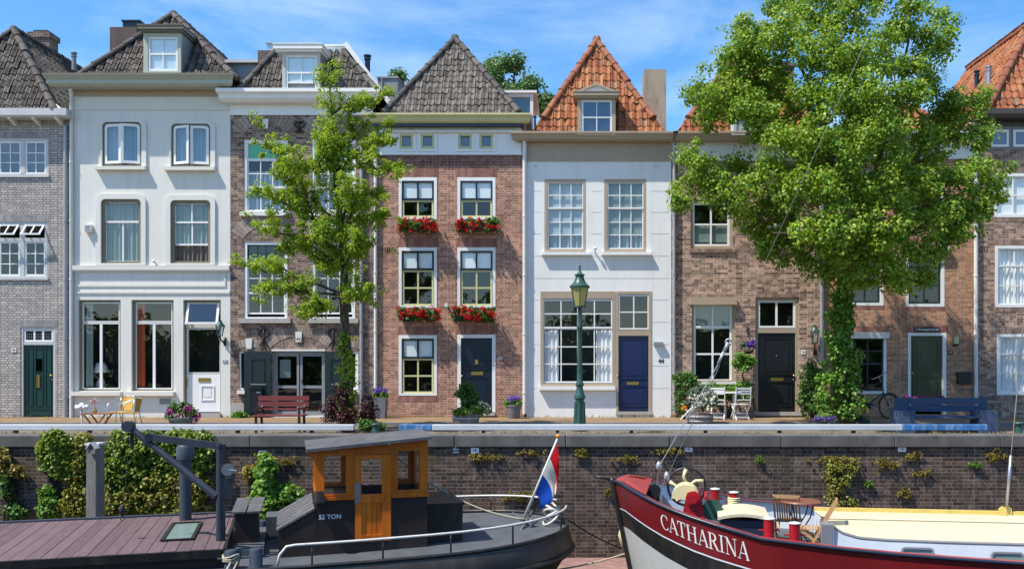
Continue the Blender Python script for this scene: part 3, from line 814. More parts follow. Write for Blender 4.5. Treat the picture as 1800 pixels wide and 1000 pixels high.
for (l, r) in ((137,212),(231,305)):
    B.window((l,527,r,687), OF, (5,4,3,4), [sd((l+4,530,r-3,567),(1,1),W,fw=3.2), sd((l+3,566,r-3,685),(2,1),W,fw=3.2,mw=4.5,dy=.02)], rec=.08, fd=.12, sill=(l-9,688,r+3,695,.16), sillm=M['cream2'], glass='glass',
             curtains=[((l+6,532,l+20,680),M['curtain_g'])] if l < 200 else [((l+5,532,l+18,680),M['curtain_o'])])
w = B.window((322,527,388,726), OF, (3,3,0,5), [], rec=.10, fd=.12)
m = MB(); m.pbox(325,570,385,576,YF+.09,YF+.2); build(m, 'transom', M['cream2'], B.root)
m = MB(); zt, zb = Z(532), Z(568); x0, x1 = X(326), X(384); ya, yb = YF+.13, YF-.02   # tilted transom light
for xx in (x0+.04, x1-.04): m.obox((xx,ya,zt),(xx,yb,zb), .07, .04)
m.obox((x0,ya,zt),(x1,ya,zt), .05, .05); m.obox((x0,yb,zb),(x1,yb,zb), .07, .07)
v = build(m, 'transom_light', W, B.root)
m = MB(); m.quad((x0,ya+.01,zt),(x1,ya+.01,zt),(x1,yb+.01,zb),(x0,yb+.01,zb)); build(m, 'pane', M['glass_sky'], v)
d = B.door((325,657,385,724), W, [(350,677,374,704)], rec=.13, slot=(346,664,367,671))
m = MB(); y = YF+.13; m.frame(X(325),X(385),Z(656),Z(577),(.05,.03,.03,.03),y,y+.05); build(m, 'door_rail', W, d)
m = MB(); m.quad((X(325),y+.03,Z(656)),(X(385),y+.03,Z(656)),(X(385),y+.03,Z(577)),(X(325),y+.03,Z(577))); build(m, 'pane', M['glass'], d)
m = MB(); m.pbox(324,664,327,680,y-.03,y-.002); build(m, 'hinge', M['brass'], d)
m = MB(); m.pbox(322,726,389,733,YF-.10,YF+.2); build(m, 'doorstep', M['stone'], B.root)
B.band(281,700,300,710,.02,M['lead'],'metal_plate')
B.number('41', 396, 635, 8, 5, M['lead'], W, .07)
m = MB(); m.pbox(152,396,164,409,YF-.14,YF-.002); v = build(m, 'vent_box', M['offwhite'], B.root)
m = MB()
for i in range(3): m.pbox(153.5,398+i*3.6,162.5,400+i*3.6,YF-.146,YF-.141)
build(m, 'vent_slot', M['lead'], v)
m = MB(); m.cyl((X(273),YF-.1,Z(460)),(X(276),YF,Z(466)),.03); m.ball((X(273),YF-.1,Z(460)),.045); build(m, 'wall_spigot', M['offwhite'], B.root)
B.cornice(98,424,[(.66,142),(.66,147),(.58,151),(.58,157),(.48,160)],M['sage'],'gutter')
m = MB(); m.box(X(97),X(425),YF-.68,YF-.4,Z(142)-.06,Z(142)+.02); build(m, 'gutter_lip', M['olive'], B.root)
B.pipe(127.5, 175, 735, M['pipewhite'], .05, bend=(133,160,.3))
hip_roof(B, X(137), X(424), YF-.32, Z(143,YF-.32), P(305,27,28.9), M['tile_dark'], M['ridge_dark'], .21, .25, rr=.12)
B.dormer((252,58,318,131),(260,65,312,125), YF-.28, 1.7, M['lead'], M['taupe'] if False else M['sage'], W, (2,2), M['blind'], (246,48,325,58), M['olive'], cheekm=M['lead'])
m = MB(); m.box(*[P(252,0,YF-.27)[0],P(318,0,YF-.27)[0]],YF-.27,YF+.5,P(0,143,YF-.27)[2],P(0,131,YF-.27)[2]-.002); build(m, 'dormer_apron', M['lead'], B.root)
chimney(B, 193,48,240,110, 29.6, .8, M['chimney_red'], flue=(213,34,243), capm=M['navy'])
B.wall()
# lamp and vase behind the shop window
t_ = thing('table_lamp', 'white table lamp with conical shade behind the left shop window of the cream house', 'lamp', (X(177),YF+.55,Z(690)))
m = MB(); m.lathe([(.02,.0),(.02,.62)],(X(177,YF+.55),YF+.55,Z(690)),10); m.lathe([(.09,0),(.13,.12),(.12,.3),(.05,.42)],(X(177,YF+.55),YF+.55,Z(690)+.02),14); build(m,'stand',W,t_,smooth=True)
m = MB(); m.lathe([(.26,0),(.12,.30),(.11,.30),(.25,.0)],(X(177,YF+.55),YF+.55,Z(655)),18); build(m,'lamp_shade',W,t_,smooth=True)

# ================================================================== C brown brick house no. 42
C = House('town_house', 'dark brown brick house with white cornice, arched windows and open dark green doors', 405.3, 657, 203, M['br_brown'])
GG = M['greenglass']
for (l, r, dn) in ((429,506,0),(548,625,0)):
    C.window((l,246,r,373), W, (4,4,3,5), [sd((l+4,250,r-4,281),(1,1),W,fw=2.5), sd((l+4,280,r-4,330),(3,2),W,fw=2.8,dy=.03), sd((l+4,329,r-4,371),(3,1),W,fw=2.8,dy=.05)], rec=.02, sill=(l-6,373,r+5,380,.1), sillm=M['offwhite'],
             blinds=[((l+6,252,r-6,280),GG,.07)], curtains=[((l+6,300,r-6,370),M['curtain_bl'])])
    C.window((l,425,r-1,560), W, (5,5,3,5), [sd((l+5,430,r-6,461),(4,2),M['dkgreen'],fw=2,mw=1), sd((l+4,462,r-5,516),(3,2),W,fw=3,dy=.03), sd((l+4,514,r-5,552),(3,1),W,fw=3,dy=.05)], rec=.02, sill=(l-7,560,r+6,568,.12), sillm=M['stone'],
             blinds=[((l+6,452,r-7,460),GG)], glass='glass')
for cx in (467,586):
    C.arch(cx, 80, 238, 22, 24, M['soldier_brown']); C.arch(cx, 80, 420, 22, 24, M['soldier_brown'])
    for (t, b) in ((210,227),(388,403)):
        m = MB(); m.prism([(X(cx-5.5),Z(t)),(X(cx-4.5),Z(b)),(X(cx+4.5),Z(b)),(X(cx+5.5),Z(t))], YF-.04, YF-.012); build(m, 'keystone', M['offwhite'], C.root)
C.anchor(527, 213, 236); C.anchor(464, 577, 608); C.anchor(586, 577, 608)
C.arch(525, 100, 611, 20, 17, M['soldier_brown'], 23)
for (t, px) in (('', 438),):
    m = MB(); m.prism([(X(px-6),Z(595)),(X(px-4.5),Z(613)),(X(px+4.5),Z(613)),(X(px+6),Z(595))], YF-.04, YF-.003); build(m, 'keystone', M['offwhite'], C.root)
m = MB(); m.prism([(X(519.5),Z(583)),(X(521),Z(601)),(X(530),Z(601)),(X(531.5),Z(583))], YF-.045, YF-.012); ks = build(m, 'keystone', M['offwhite'], C.root)
text_on_wall('42', .13, 525.5, 596, YF-.047, M['black'], ks, .002)
for cx in (438, 610): C.arch(cx, 42, 614, 5, 13, M['soldier_brown'], 9)
w = C.window((478,617,572,730), M['lead'], (4,4,3,5), [], rec=.08)
for (l, r, pst) in ((482,524,0),(526,568,1)):
    C.sash(w, YF+.08, (l,622,r,727), (1,2), M['lead'], 4, 5, rows=[680])
    m = MB(); m.quad((X(l),YF+.12,Z(727)),(X(r),YF+.12,Z(727)),(X(r),YF+.12,Z(622)),(X(l),YF+.12,Z(622))); build(m, 'pane', M['glass_dark'], w)
m = MB(); m.pbox(489,632,508,664,YF+.16,YF+.165); build(m, 'notice', M['blind'], w)
m = MB(); m.cyl((X(528),YF+.06,Z(668)),(X(528),YF+.1,Z(668)),.03); m.tube([(X(528),YF+.05,Z(664)),(X(528),YF+.05,Z(676))],.014); build(m, 'handle', M['steel'], w)
C.band(478,613.5,572,617,.03,M['offwhite'],'door_header')
C.band(478,730,572,735,.08,M['offwhite'],'doorstep')
C.window((420,617,430,685), W, (3,0,3,3), [], rec=.03, sill=(418,686,432,692,.1), sillm=M['offwhite']); 
C.window((607,617,630,685), W, (0,4,3,3), [sd((609,620,626,683),(1,3),W,fw=2)], rec=.03, sill=(606,686,633,692,.1), sillm=M['offwhite'])
for (l, r, sl) in ((430,477,0),(572,607,1)):             # door leaves folded back on the wall
    m = MB(); y = YF-.07; m.pbox(l,618,r,733,y,YF-.012)
    w_ = (r-l)
    m.frame(X(l+w_*.27),X(r-w_*.22),Z(672),Z(630),1.6*S,y-.02,y); m.frame(X(l+w_*.2),X(r-w_*.2),Z(725),Z(684),1.6*S,y-.02,y)
    g = build(m, 'door_leaf', M['dkgreen'], C.root)
    if not sl:
        m = MB(); m.pbox(445,682,465,722,y-.2,y-.022); m.pbox(444,680,466,683,y-.22,y-.021); lb = build(m, 'letter_cabinet', M['black'], g)
        m = MB(); m.pbox(456,688,463,690,y-.205,y-.2005); build(m, 'letter_slot', M['steel'], g)
    m = MB(); m.pbox(l+12,674,r-8,676,y-.03,y-.021); build(m, 'rail', M['lead'], g)
C.band(405.5,709,430,734,.04,M['stone'],'plinth')
C.band(405.5,183,656,203,.03,M['white'],'frieze')
C.cornice(389,673,[(.46,163),(.46,169),(.38,173),(.36,179),(.26,184)],M['white'])
C.pipe(636, 250, 722, M['zinc'], .05); 
hip_roof(C, X(424), X(668), YF-.30, Z(163,YF-.30), P(549,24,28.9), M['tile_dark'], M['ridge_dark'], .21, .25, vfrac=.49, rr=.11, back=6.5)
C.dormer((496,93,562,161),(502,97,557,159), YF-.42, 1.8, M['lead'], M['greywhite'], W, (2,3), M['blind'], (483,81,569,93), M['white'], rows=[128,145], open_=146)
m = MB(); a = P(568,92,28.05); b = P(613,82,28.05); m.box(a[0],b[0],28.05,30,a[2],b[2]); m.box(a[0],b[0]+.03,28.0,30.2,b[2],b[2]+.04)
a = P(613,85,28.1); b = P(692,192,28.1); m.obox(a, b, .9, .13)
build(m, 'roof_fascia', M['white'], C.root)
chimney(C, 453,89,484,135, 29.0, .6, M['br_chim'], flue=(467,73,484), capm=M['steel'])
m = MB(); a = P(398,150,29.2); b = P(455,113,29.2); m.box(a[0],b[0],29.2,31,a[2],b[2]); v = build(m, 'roof_box', M['lead'], C.root)
m = MB(); c = P(396,106,29.1); m.box(c[0],b[0]+.1,29.05,31.1,b[2]+.003,c[2]); build(m, 'box_fascia', M['greywhite'], v)
vent_pipe(C, 646, 97, 130, 29.0, M['navy'], .085)
m = MB(); a = P(664,190,29.5); b = P(699,138,29.5); m.box(a[0],b[0],29.5,31.5,a[2],b[2]); v = build(m, 'roof_box', M['lead'], C.root)
m = MB(); m.box(a[0]-.03,b[0]+.03,29.46,31.5,b[2]+.002,b[2]+.05); m.box((a[0]+b[0])/2-.2,(a[0]+b[0])/2-.17,29.46,29.498,a[2],b[2]); build(m, 'seam', M['zinc'], v)
m = MB(); a = P(555,88,31.5); b = P(580,77,31.5); m.add([P(528,85,31.5),P(580,85,31.5),P(556,76,32.5)],[(0,1,2)]); 
C.wall()

# ================================================================== D red brick house with flower boxes
D = House('town_house', 'red brick house with grey pyramid roof, yellow sashes and red geranium boxes', 657.3, 922, 222, M['br_red'])
NV = M['navy']; YL = M['yellow']
def dsash(l, t, r, b, split, n2):
    BL = M['blind']
    return dict(rect=(l,t,r,b), sashes=[sd((l+5,t+6,r-5,split+2),(2,1),NV,fw=3.4,mw=3,dy=.0), sd((l+6,split+2,r-6,b-4),n2,YL,fw=3.2,mw=2.8,dy=.03)], blinds=[((l+7,t+8,r-7,split),BL,.05)])
for (l, r) in ((701,768),(804,871)):
    for (t, b, split, n2) in ((312,386,350,(2,1)),(435,541,473,(2,2)),(589,695,628,(2,2))):
        if t == 589 and l > 800: continue
        k = dsash(l,t,r,b,split,n2)
        D.window(k['rect'], W, (5,5,4,6), k['sashes'], rec=-.012, fd=.11, blinds=k['blinds'], glass='glass')
        D.soldier(l-3,t-16,r+3,t-1,M['soldier_red'])
D.soldier(698,696,771,706,M['soldier_red'])
D.window((804,588,871,729), W, (6,6,0,6), [], rec=-.012, fd=.11)
D.soldier(800,572,875,587,M['soldier_red'])
D.door((810,594,865,722), NV, [(815,597,860,650),(815,662,860,716)], rec=.06, knob=(812,661), slot=(828,653,849,659))
D.band(806,723,870,730,.08,M['stone'],'doorstep')
m = MB(); m.pbox(835,632,840,640,YF+.03,YF+.058); build(m, 'knocker', M['brass'], D.root)
D.number('43', 879, 630, 6, 5, W, M['black'], .07)
m = MB()
for i in range(4): m.pbox(672+i*4,434,673.6+i*4,444,YF-.006,YF-.002)
build(m, 'vent_slots', M['iron'], D.root)
m = MB(); m.cyl((X(785),YF-.12,Z(536)),(X(785),YF,Z(536)),.03); m.pbox(783,533,788,540,YF-.16,YF-.1); build(m, 'wall_sensor', M['offwhite'], D.root)
for (l, r) in ((703,727),(740,764),(806,830),(843,867)):
    D.window((l,236,r,262), M['yellowgrn'], 4, [], rec=-.04, fd=.12, blinds=[], glass='glass_sky')
    m = MB(); m.quad((X(l+3),YF+.03,Z(259)),(X(r-3),YF+.03,Z(259)),(X(r-3),YF+.03,Z(239)),(X(l+3),YF+.03,Z(239))); build(m, 'pane', M['glass_sky'], D.root)
    m = MB(); m.frame(X(l-4.5),X(r+4.5),Z(267),Z(232),4.4*S,YF-.055,YF-.032); build(m, 'window_surround', W, D.root)
m = MB()
ops = [(X(l),X(r),Z(262),Z(236)) for (l,r) in ((703,727),(740,764),(806,830),(843,867))]
m.wall(X(658),X(917),Z(273),Z(222),ops,YF-.03,.028); m.box(X(657.5),X(918),YF-.05,YF-.032,Z(273),Z(268.5)); build(m, 'frieze', W, D.root)
m = MB(); m.pbox(657.5,231,918,234.5,YF-.12,YF-.035)
for i in range(62): m.pbox(662+i*4.1,226,664.2+i*4.1,231,YF-.10,YF-.035)
build(m, 'dentils', W, D.root)
m = MB(); m.pbox(657.5,221.5,920,226,YF-.30,YF-.035); build(m, 'soffit', M['navy'], D.root)
D.cornice(640,936,[(.46,206),(.46,209),(.40,212),(.36,219),(.30,221.4)],M['yellowgrn'],'gutter')
D.band(660,274,920,292,.006,M['br_reddark'],'brick_band')
D.pipe(661, 235, 722, M['pipewhite'], .05)
hip_roof(D, X(672), X(918), YF-.30, Z(206,YF-.30), P(800,69,28.8), M['tile_pale'], M['ridge_dark'], .20, .235, rr=.11, lower=.04)
m = MB(); a = P(885,205,30.4); b = P(932,177,30.4); m.box(a[0],b[0],30.4,33,a[2],b[2]); v = build(m, 'roof_dormer', M['lead'], D.root)
m = MB(); m.frame(a[0],b[0]+.1,a[2],b[2]+.2,(.02,.1,.04,.12),30.28,30.398); m.box(a[0],b[0]+.22,30.2,33,b[2]+.203,b[2]+.28); build(m, 'fascia', W, v)
m = MB(); m.quad((a[0]+.02,30.36,a[2]+.04),(b[0],30.36,a[2]+.04),(b[0],30.36,b[2]+.08),(a[0]+.02,30.36,b[2]+.08)); build(m, 'pane', M['glass_dark'], v)
D.wall()

# ================================================================== E white house no. 44
E = House('town_house', 'white plastered house with orange pyramid roof, navy blue door and number 44', 925.3, 1180, 250, M['white_pl'])
TP = M['taupe']
for (l, t, r, b) in ((957,315,1030,443),(1062,315,1136,443)):
    E.window((l,t,r,b), TP, (5,5,5,6), [sd((l+5,320,r-4,367),(3,2),W,fw=2.6,mw=1.6), sd((l+5,365,r-4,438),(3,3),W,fw=2.8,mw=1.6,dy=.05)], rec=.0, fd=.14, sill=(l-5,444,r+8,449,.14), sillm=W,
             blinds=[((l+7,322,r-7,412),M['blind_grey'] if l < 1000 else M['blind_d'])], curtains=[((l+7,412,r-7,436),M['curtain_bl'])])
w = E.window((950,512,1081,679), TP, (5,5,5,13), [sd((954,526,1077,577),(4,2),W,fw=2.8,mw=2), sd((954,576,1077,673),(4,3),W,fw=3,mw=2,dy=.04)], rec=-.02, fd=.15, sill=(948,679,1081,685,.17), sillm=W,
         curtains=[((958,580,982,671),M['curtain']),((1048,580,1074,671),M['curtain'])])
E.window((1083,512,1145,726), TP, (4,5,0,5), [sd((1087,518,1141,579),(2,2),W,fw=2.6,mw=2)], rec=-.02, fd=.15)
m = MB(); m.pbox(1087,580,1140,590,YF-.02,YF+.1); build(m, 'transom', TP, E.root)
E.door((1087,590,1140,722), M['blue'], [(1090,594,1137,666),(1090,677,1137,714)], rec=.04, knob=(1085.5,661), slot=(1102,671,1123,676))
E.band(1082,723,1146,728,.06,M['stone'],'doorstep')
m = MB()
for py in (336,373,411,450,489,527,566,605,643,682):
    for (l, r) in ((926,1178),):
        segs = [(935,1176)]
        for (a, b_, c, d_) in ((952,315,1040,450),(1057,315,1144,450),(949,511,1146,728)):
            if b_-2 < py < d_+2:
                ns = []
                for (s0, s1) in segs:
                    if c <= s0 or a >= s1: ns.append((s0,s1)); continue
                    if a > s0: ns.append((s0,a))
                    if c < s1: ns.append((c,s1))
                segs = ns
        for (s0, s1) in segs: m.pbox(s0,py-.35,s1,py+.35,YF-.004,YF-.001)
build(m, 'render_joint', M['greywhite'], E.root)
m = MB(); m.pbox(1149,601,1165,607,YF-.12,YF-.002); v = build(m, 'letterbox_hood', M['lead'], E.root)
text_on_wall('44', .17, 1162, 634.5, YF-.012, M['iron'], E.root, .006)
m = MB(); m.tube([(X(1046),YF,Z(444)),(X(1046),YF-.14,Z(439))],.02); m.cyl((X(1046),YF-.16,Z(439)),(X(1046),YF-.14,Z(437)),.045,.05); build(m, 'spot_light', W, E.root, smooth=True)
E.band(926,250,1178,284,.03,TP,'frieze')
m = MB()
for px in (941,1152): m.pbox(px-3,291,px+3,293.5,YF-.012,YF-.002)
build(m, 'wall_vent', M['greywhite'], E.root)
E.cornice(898,1189,[(.42,237),(.42,240),(.36,244),(.32,249),(.22,251)],TP,'gutter')
E.pipe(922.5, 283, 727, M['pipewhite'], .062, y=.09, bend=(922.5,250,.16))
hip_roof(E, X(937), X(1166), YF-.25, Z(237,YF-.25), P(1049,73,28.7), M['tile_orange'], M['ridge_orange'], .215, .285, rr=.12, lower=.15)
dm = E.dormer((1015,173,1082,237),(1022,176,1076,236), YF-.41, 1.6, M['lead'], TP, W, (2,2), M['blind_navy'], (1008,164,1088,174), TP, cheekm=M['lead'])
m = MB(); q = lambda px, py: (P(px,py,YF-.41)[0], P(px,py,YF-.41)[2])
o = [q(1008,164.5),q(1088,164.5),q(1048,149)]; i = [q(1024,162.5),q(1072,162.5),q(1048,153.5)]
m.ring(o, i, YF-.58, YF+.6); build(m, 'pediment', TP, dm)
m = MB(); m.prism([q(1024,162.6),q(1072,162.6),q(1048,153.6)], YF-.54, YF-.42); build(m, 'tympanum', M['offwhite'], dm)
m = MB(); 
for (a, b_, c, d_) in ((1003,178,1014,236),(1083,170,1091,236)):
    y0 = YF+.02; m.add([P(a+4,b_,28.1),P(c,b_,28.1),P(c,d_,27.35),P(a,d_,27.35)],[(0,1,2,3)])
build(m, 'flashing', M['leadwhite'], dm)
chimney(E, 1132,122,1171,240, 29.9, .7, M['chimney'])
E.wall()

# ================================================================== F tan brown brick house with black door
Fh = House('town_house', 'brown brick house with glossy black door, beige shutter box and orange roof behind big tree', 1180.3, 1446, 250, M['br_tan'])
for l in (1214,1334):
    Fh.window((l,352,l+74,437), TP, (4,5,5,4), [sd((l+4,356,l+69,432),(2,2),W,fw=3.6,mw=3)], rec=.06, glass='glass', blinds=[((l+6,395,l+67,425),M['blind_d'])])
    Fh.soldier(l-3,437.5,l+77,444,M['soldier_tan'],pr=.05); Fh.soldier(l-3,340,l+77,351,M['soldier_tan'])
w = Fh.window((1216,526,1292,671), TP, (4,5,3,8), [sd((1220,535,1287,576),(2,1),W,fw=3.5,mw=3.2), sd((1220,574,1287,670),(2,2),W,fw=3.5,mw=3.2,dy=.035)], rec=.06, blinds=[((1222,537,1285,575),M['blind_d'])], sill=(1214,671,1294,675,.06), sillm=W)
Fh.band(1212,523,1294,536,.16,TP,'shutter_box')
Fh.soldier(1212,517,1294,522.5,M['soldier_tan']); Fh.soldier(1328,517,1407,522.5,M['soldier_tan'])
Fh.window((1328,523,1405,728), TP, (5,6,0,5), [sd((1333,528,1399,576),(2,1),W,fw=3.6,mw=3.5)], rec=.05)
m = MB(); m.pbox(1333,577,1399,585,YF+.05,YF+.14); build(m, 'transom', TP, Fh.root)
Fh.door((1333,585,1399,723), M['black'], [(1341,593,1394,659),(1341,670,1394,714)], rec=.09, knob=(1396,660), slot=(1356,664,1378,669))
m = MB(); m.ball((X(1366),YF+.08,Z(625)),.018); build(m, 'peephole', M['steel'], Fh.root)
Fh.band(1326,723.5,1408,730,.06,M['stone'],'doorstep')
Fh.number('45', 1412, 619, 7, 7, W, M['black'], .07)
Fh.band(1181,250,1446,283,.03,W,'frieze')
m = MB()
for i in range(9): m.frame(X(1190+i*29),X(1214+i*29),Z(277),Z(256),1.2*S,YF-.05,YF-.032)
build(m, 'frieze_moulding', W, Fh.root)
Fh.cornice(1181,1446,[(.42,237),(.42,240),(.36,244),(.32,249),(.22,251)],TP,'gutter',mit=False)
Fh.pipe(1184.5, 250, 725, M['zinc'], .05, y=.09); Fh.pipe(1443, 250, 640, M['zinc'], .055, y=.09)
hip_roof(Fh, X(1189), X(1440), YF-.25, Z(237,YF-.25), P(1313,72,28.7), M['tile_orange'], M['ridge_orange'], .215, .285, rr=.12, lower=.15)
Fh.dormer((1286,172,1352,237),(1291,178,1347,236), YF-.41, 1.6, M['lead'], M['white'], W, (2,2), M['blind'], (1281,162,1357,173), M['white'], cheekm=M['lead'])
chimney(Fh, 1370,112,1396,200, 30.2, .6, M['br_chim'], cap=.1)
Fh.wall()

# ================================================================== G small red brick house, green door
G = House('town_house', 'orange red brick house with olive green front door under the big tree', 1446.3, 1711, 250, M['br_orange'])
DG = M['dkgreen']
for (l, t, r, b) in ((1489,440,1553,537),(1592,440,1660,539)):
    G.window((l,t,r,b), W, (5,6,5,5), [sd((l+5,t+4,r-6,t+30),(2,2),DG,fw=2.5,mw=2.5), sd((l+5,t+28,r-6,b-5),(2,2),DG,fw=3,mw=2.5,dy=.04)], rec=-.01, fd=.12, glass='glass')
    G.band(l+8 if l < 1500 else l+24,429,r+6,441,.17,M['offwhite'],'shutter_box')
    G.soldier(l-2,b+1,r+2,b+7,M['soldier_red']); G.soldier(l-2,418,r+4,428,M['soldier_red'])
for (l, r) in ((1489,1553),(1592,1660)):
    G.window((l,300,r,385), W, (5,6,5,5), [sd((l+5,304,r-6,380),(2,3),DG,fw=3,mw=2.5)], rec=-.01, fd=.12)
G.window((1493,590,1558,692), W, (5,5,5,4), [sd((1498,594,1553,640),(2,2),DG,fw=2.5,mw=2.5), sd((1498,638,1553,687),(2,1),DG,fw=3,mw=2.5,dy=.04)], rec=-.01, fd=.12)
G.band(1494,584,1560,595,.17,M['offwhite'],'shutter_box')
G.soldier(1490,573,1562,583,M['soldier_red'])
G.window((1596,585,1663,728), W, (5,6,0,5), [], rec=-.01, fd=.12)
G.soldier(1590,572,1668,584,M['soldier_red'])
G.door((1602,591,1656,722), M['olivegreen'], [(1606,596,1651,648),(1606,660,1651,712)], rec=.05, knob=(1604,656))
m = MB(); m.ball((X(1627),YF+.03,Z(623)),.02); build(m, 'peephole', M['steel'], G.root)
m = MB(); m.pbox(1607,575,1651,583.5,YF-.035,YF-.006); sg = build(m, 'name_sign', M['black'], G.root)
text_on_wall("'t Houtzaagmolentje", .085, 1629, 579, YF-.037, W, sg, .001, .2)
m = MB(); m.cyl((X(1671),YF-.02,Z(619)),(X(1671),YF-.002,Z(619)),.07,n=18); nb = build(m, 'house_number', M['black'], G.root)
text_on_wall('46', .085, 1671, 619, YF-.022, W, nb, .002)
m = MB(); m.prism([(X(1681),Z(674)),(X(1704),Z(674)),(X(1704),Z(656)),(X(1681),Z(656))], YF-.16, YF-.002); m.prismx([(YF-.17,Z(656)),(YF-.17,Z(658)),(YF-.003,Z(653))], X(1680), X(1705)); build(m, 'mailbox', M['black'], G.root)
m = MB(); m.pbox(1675.5,592,1682.5,604,YF-.12,YF-.03); lp = build(m, 'wall_lamp', M['yellowgrn'], G.root)
m = MB(); m.pbox(1675,604,1683,608,YF-.10,YF-.003); m.pbox(1677,592,1681,604,YF-.03,YF-.002); build(m, 'lamp_base', M['black'], lp)
G.cornice(1447,1711,[(.42,237),(.42,240),(.36,244),(.32,249),(.22,251)],M['offwhite'],'gutter',mit=False)
G.band(1447,250,1710,280,.03,M['white'],'frieze')
G.pipe(1713, 255, 728, M['pipewhite'], .06, y=.09)
hip_roof(G, X(1458), X(1700), YF-.25, Z(237,YF-.25), P(1565,178,28.5), M['tile_orange'], M['ridge_orange'], .215, .285, rr=.12, lower=.15)
G.wall()

# ================================================================== H umber brick house at the far right
H = House('town_house', 'umber brick house with grey frieze windows at the row end past the white drainpipe', 1711.3, 1990, 205, M['br_umber'])
for (l, t, r, b, dn) in ((1747,305,1815,382,0),(1749,432,1818,540,1),(1752,587,1822,694,1)):
    for off in (0, 118):
        l2, r2 = l+off, r+off
        sp = t+(b-t)*.33
        H.window((l2,t,r2,b), W, (5,5,5,5), [sd((l2+5,t+4,r2-5,sp+1),(2,1),W,fw=2.6,mw=2.2), sd((l2+5,sp,r2-5,b-4),(2,2),W,fw=2.8,mw=2.2,dy=.03)] if dn else [sd((l2+5,t+4,r2-5,b-4),(2,2),W,fw=2.6,mw=2.2)], rec=-.01, fd=.11, blinds=[] if dn else [((l2+6,t+6,r2-6,b-6),M['blind'])],
                 curtains=[((l2+6,t+6,r2-6,b-6),M['curtain'])] if dn else [])
        H.soldier(l2-2,b+1,r2+2,b+8,M['soldier_tan']); H.soldier(l2-2,t-11,r2+2,t-1,M['soldier_tan'])
H.band(1712,213,1990,264,.02,M['greyfrieze'],'frieze')
for l in (1740,1780,1850,1890):
    m = MB(); m.frame(X(l),X(l+32),Z(259),Z(229),4*S,YF-.05,YF-.022); w = build(m, 'frieze_window', W, H.root)
    m = MB(); m.quad((X(l+3),YF-.026,Z(256)),(X(l+29),YF-.026,Z(256)),(X(l+29),YF-.026,Z(232)),(X(l+3),YF-.026,Z(232))); build(m, 'pane', M['glass_sky'], w)
    m = MB(); m.quad((X(l+3),YF-.0225,Z(256)),(X(l+29),YF-.0225,Z(256)),(X(l+29),YF-.0225,Z(232)),(X(l+3),YF-.0225,Z(232))); build(m, 'blind', M['blind_navy'], w)
m = MB(); m.pbox(1713,219,1989,222,YF-.10,YF-.022)
for i in range(60): m.pbox(1716+i*4.5,214,1718.4+i*4.5,219,YF-.08,YF-.022)
build(m, 'dentils', M['brown_gutter'], H.root)
H.cornice(1711.5,1990,[(.46,198),(.46,207),(.38,213)],M['brown_gutter'],'gutter',mit=False)
m = MB()
for i in range(4): m.pbox(1722+i*4,434,1723.6+i*4,444,YF-.006,YF-.002)
build(m, 'vent_slots', M['iron'], H.root)
hip_roof(H, X(1724), X(1980), YF-.32, Z(198,YF-.32), P(1812,44,28.8), M['tile_orange'], M['ridge_orange'], .215, .27, rr=.125, back=6)
vent_pipe(H, 1717, 124, 160, 30.2, M['navy'], .07); vent_pipe(H, 1738, 116, 150, 28.9, M['steel'], .075)
H.wall()
# ------------------------------------------------------------------ ground materials
def ground_mat(name, c1, c2, mortar, w, h, moss=0.0, mosscol=(.12,.13,.03), rot=0):
    n = NT(name)
    g = n.n('ShaderNodeNewGeometry')
    mp = n.n('ShaderNodeMapping', {'Vector': g.outputs['Position'], 'Rotation': (0,0,rot)})
    b = n.n('ShaderNodeTexBrick', {'Vector': mp.outputs[0], 'Color1': (*c1,1), 'Color2': (*c2,1), 'Mortar': (*mortar,1), 'Scale': 1.0, 'Mortar Size': .008, 'Mortar Smooth': .2, 'Brick Width': w, 'Row Height': h})
    c = n.mix(1.0, b.outputs['Color'], n.ramp(n.noise(1.3, 7, .7, vec=g.outputs['Position']), [(.3,(.7,.7,.7)),(.7,(1.2,1.18,1.12))]), 'MULTIPLY')
    f = n.ramp(n.noise(3.0, 8, .75, vec=g.outputs['Position']), [(.5,(0,0,0)),(.7,(moss,)*3)])
    c = n.mix(f, c, mosscol)
    hgt = n.math('ADD', n.math('SUBTRACT', 1.0, b.outputs['Fac']), n.math('MULTIPLY', n.noise(40, 4, vec=g.outputs['Position']), .6))
    return n.done(n.principled(c, .92, 0, n.bump(hgt, .5, .01), .2))
M['pavement'] = ground_mat('pavement_clinker', (.30,.20,.12), (.22,.14,.09), (.20,.17,.10), .2, .1, .5, (.22,.19,.07))
M['road'] = ground_mat('road_clinker', (.24,.18,.14), (.18,.14,.11), (.15,.13,.10), .21, .07, .3, (.18,.16,.08))
M['lowpath'] = ground_mat('path_clinker', (.34,.20,.18), (.26,.155,.14), (.17,.12,.11), .3, .15, .15, rot=.6)
M['kerb'] = paint('kerb_stone', (.20,.195,.19), .85, .2, 3, dirt=.4)
M['verge'] = ground_mat('dry_verge', (.36,.28,.13), (.28,.22,.10), (.18,.16,.07), .4, .3, .5, (.20,.20,.05))
M['coping'] = paint('bluestone_coping', (.115,.11,.105), .85, .45, 2.2, dirt=.85, dirtcol=(.045,.042,.04), bump=.5, streak=(1,1,.7))
M['railpaint'] = paint('worn_pale_rail_paint', (.55,.57,.595), .5, .2, 5, dirt=.4, dirtcol=(.36,.38,.42), streak=(.2,1,1))
M['railshade'] = paint('dappled_shade_rail_paint', (.04,.16,.38), .5, .25, 4, dirt=.8, dirtcol=(.45,.52,.62), streak=(1,1,1))  # blue with pale blotches: dappled leaf shade put into the rail colour
M['water'] = None
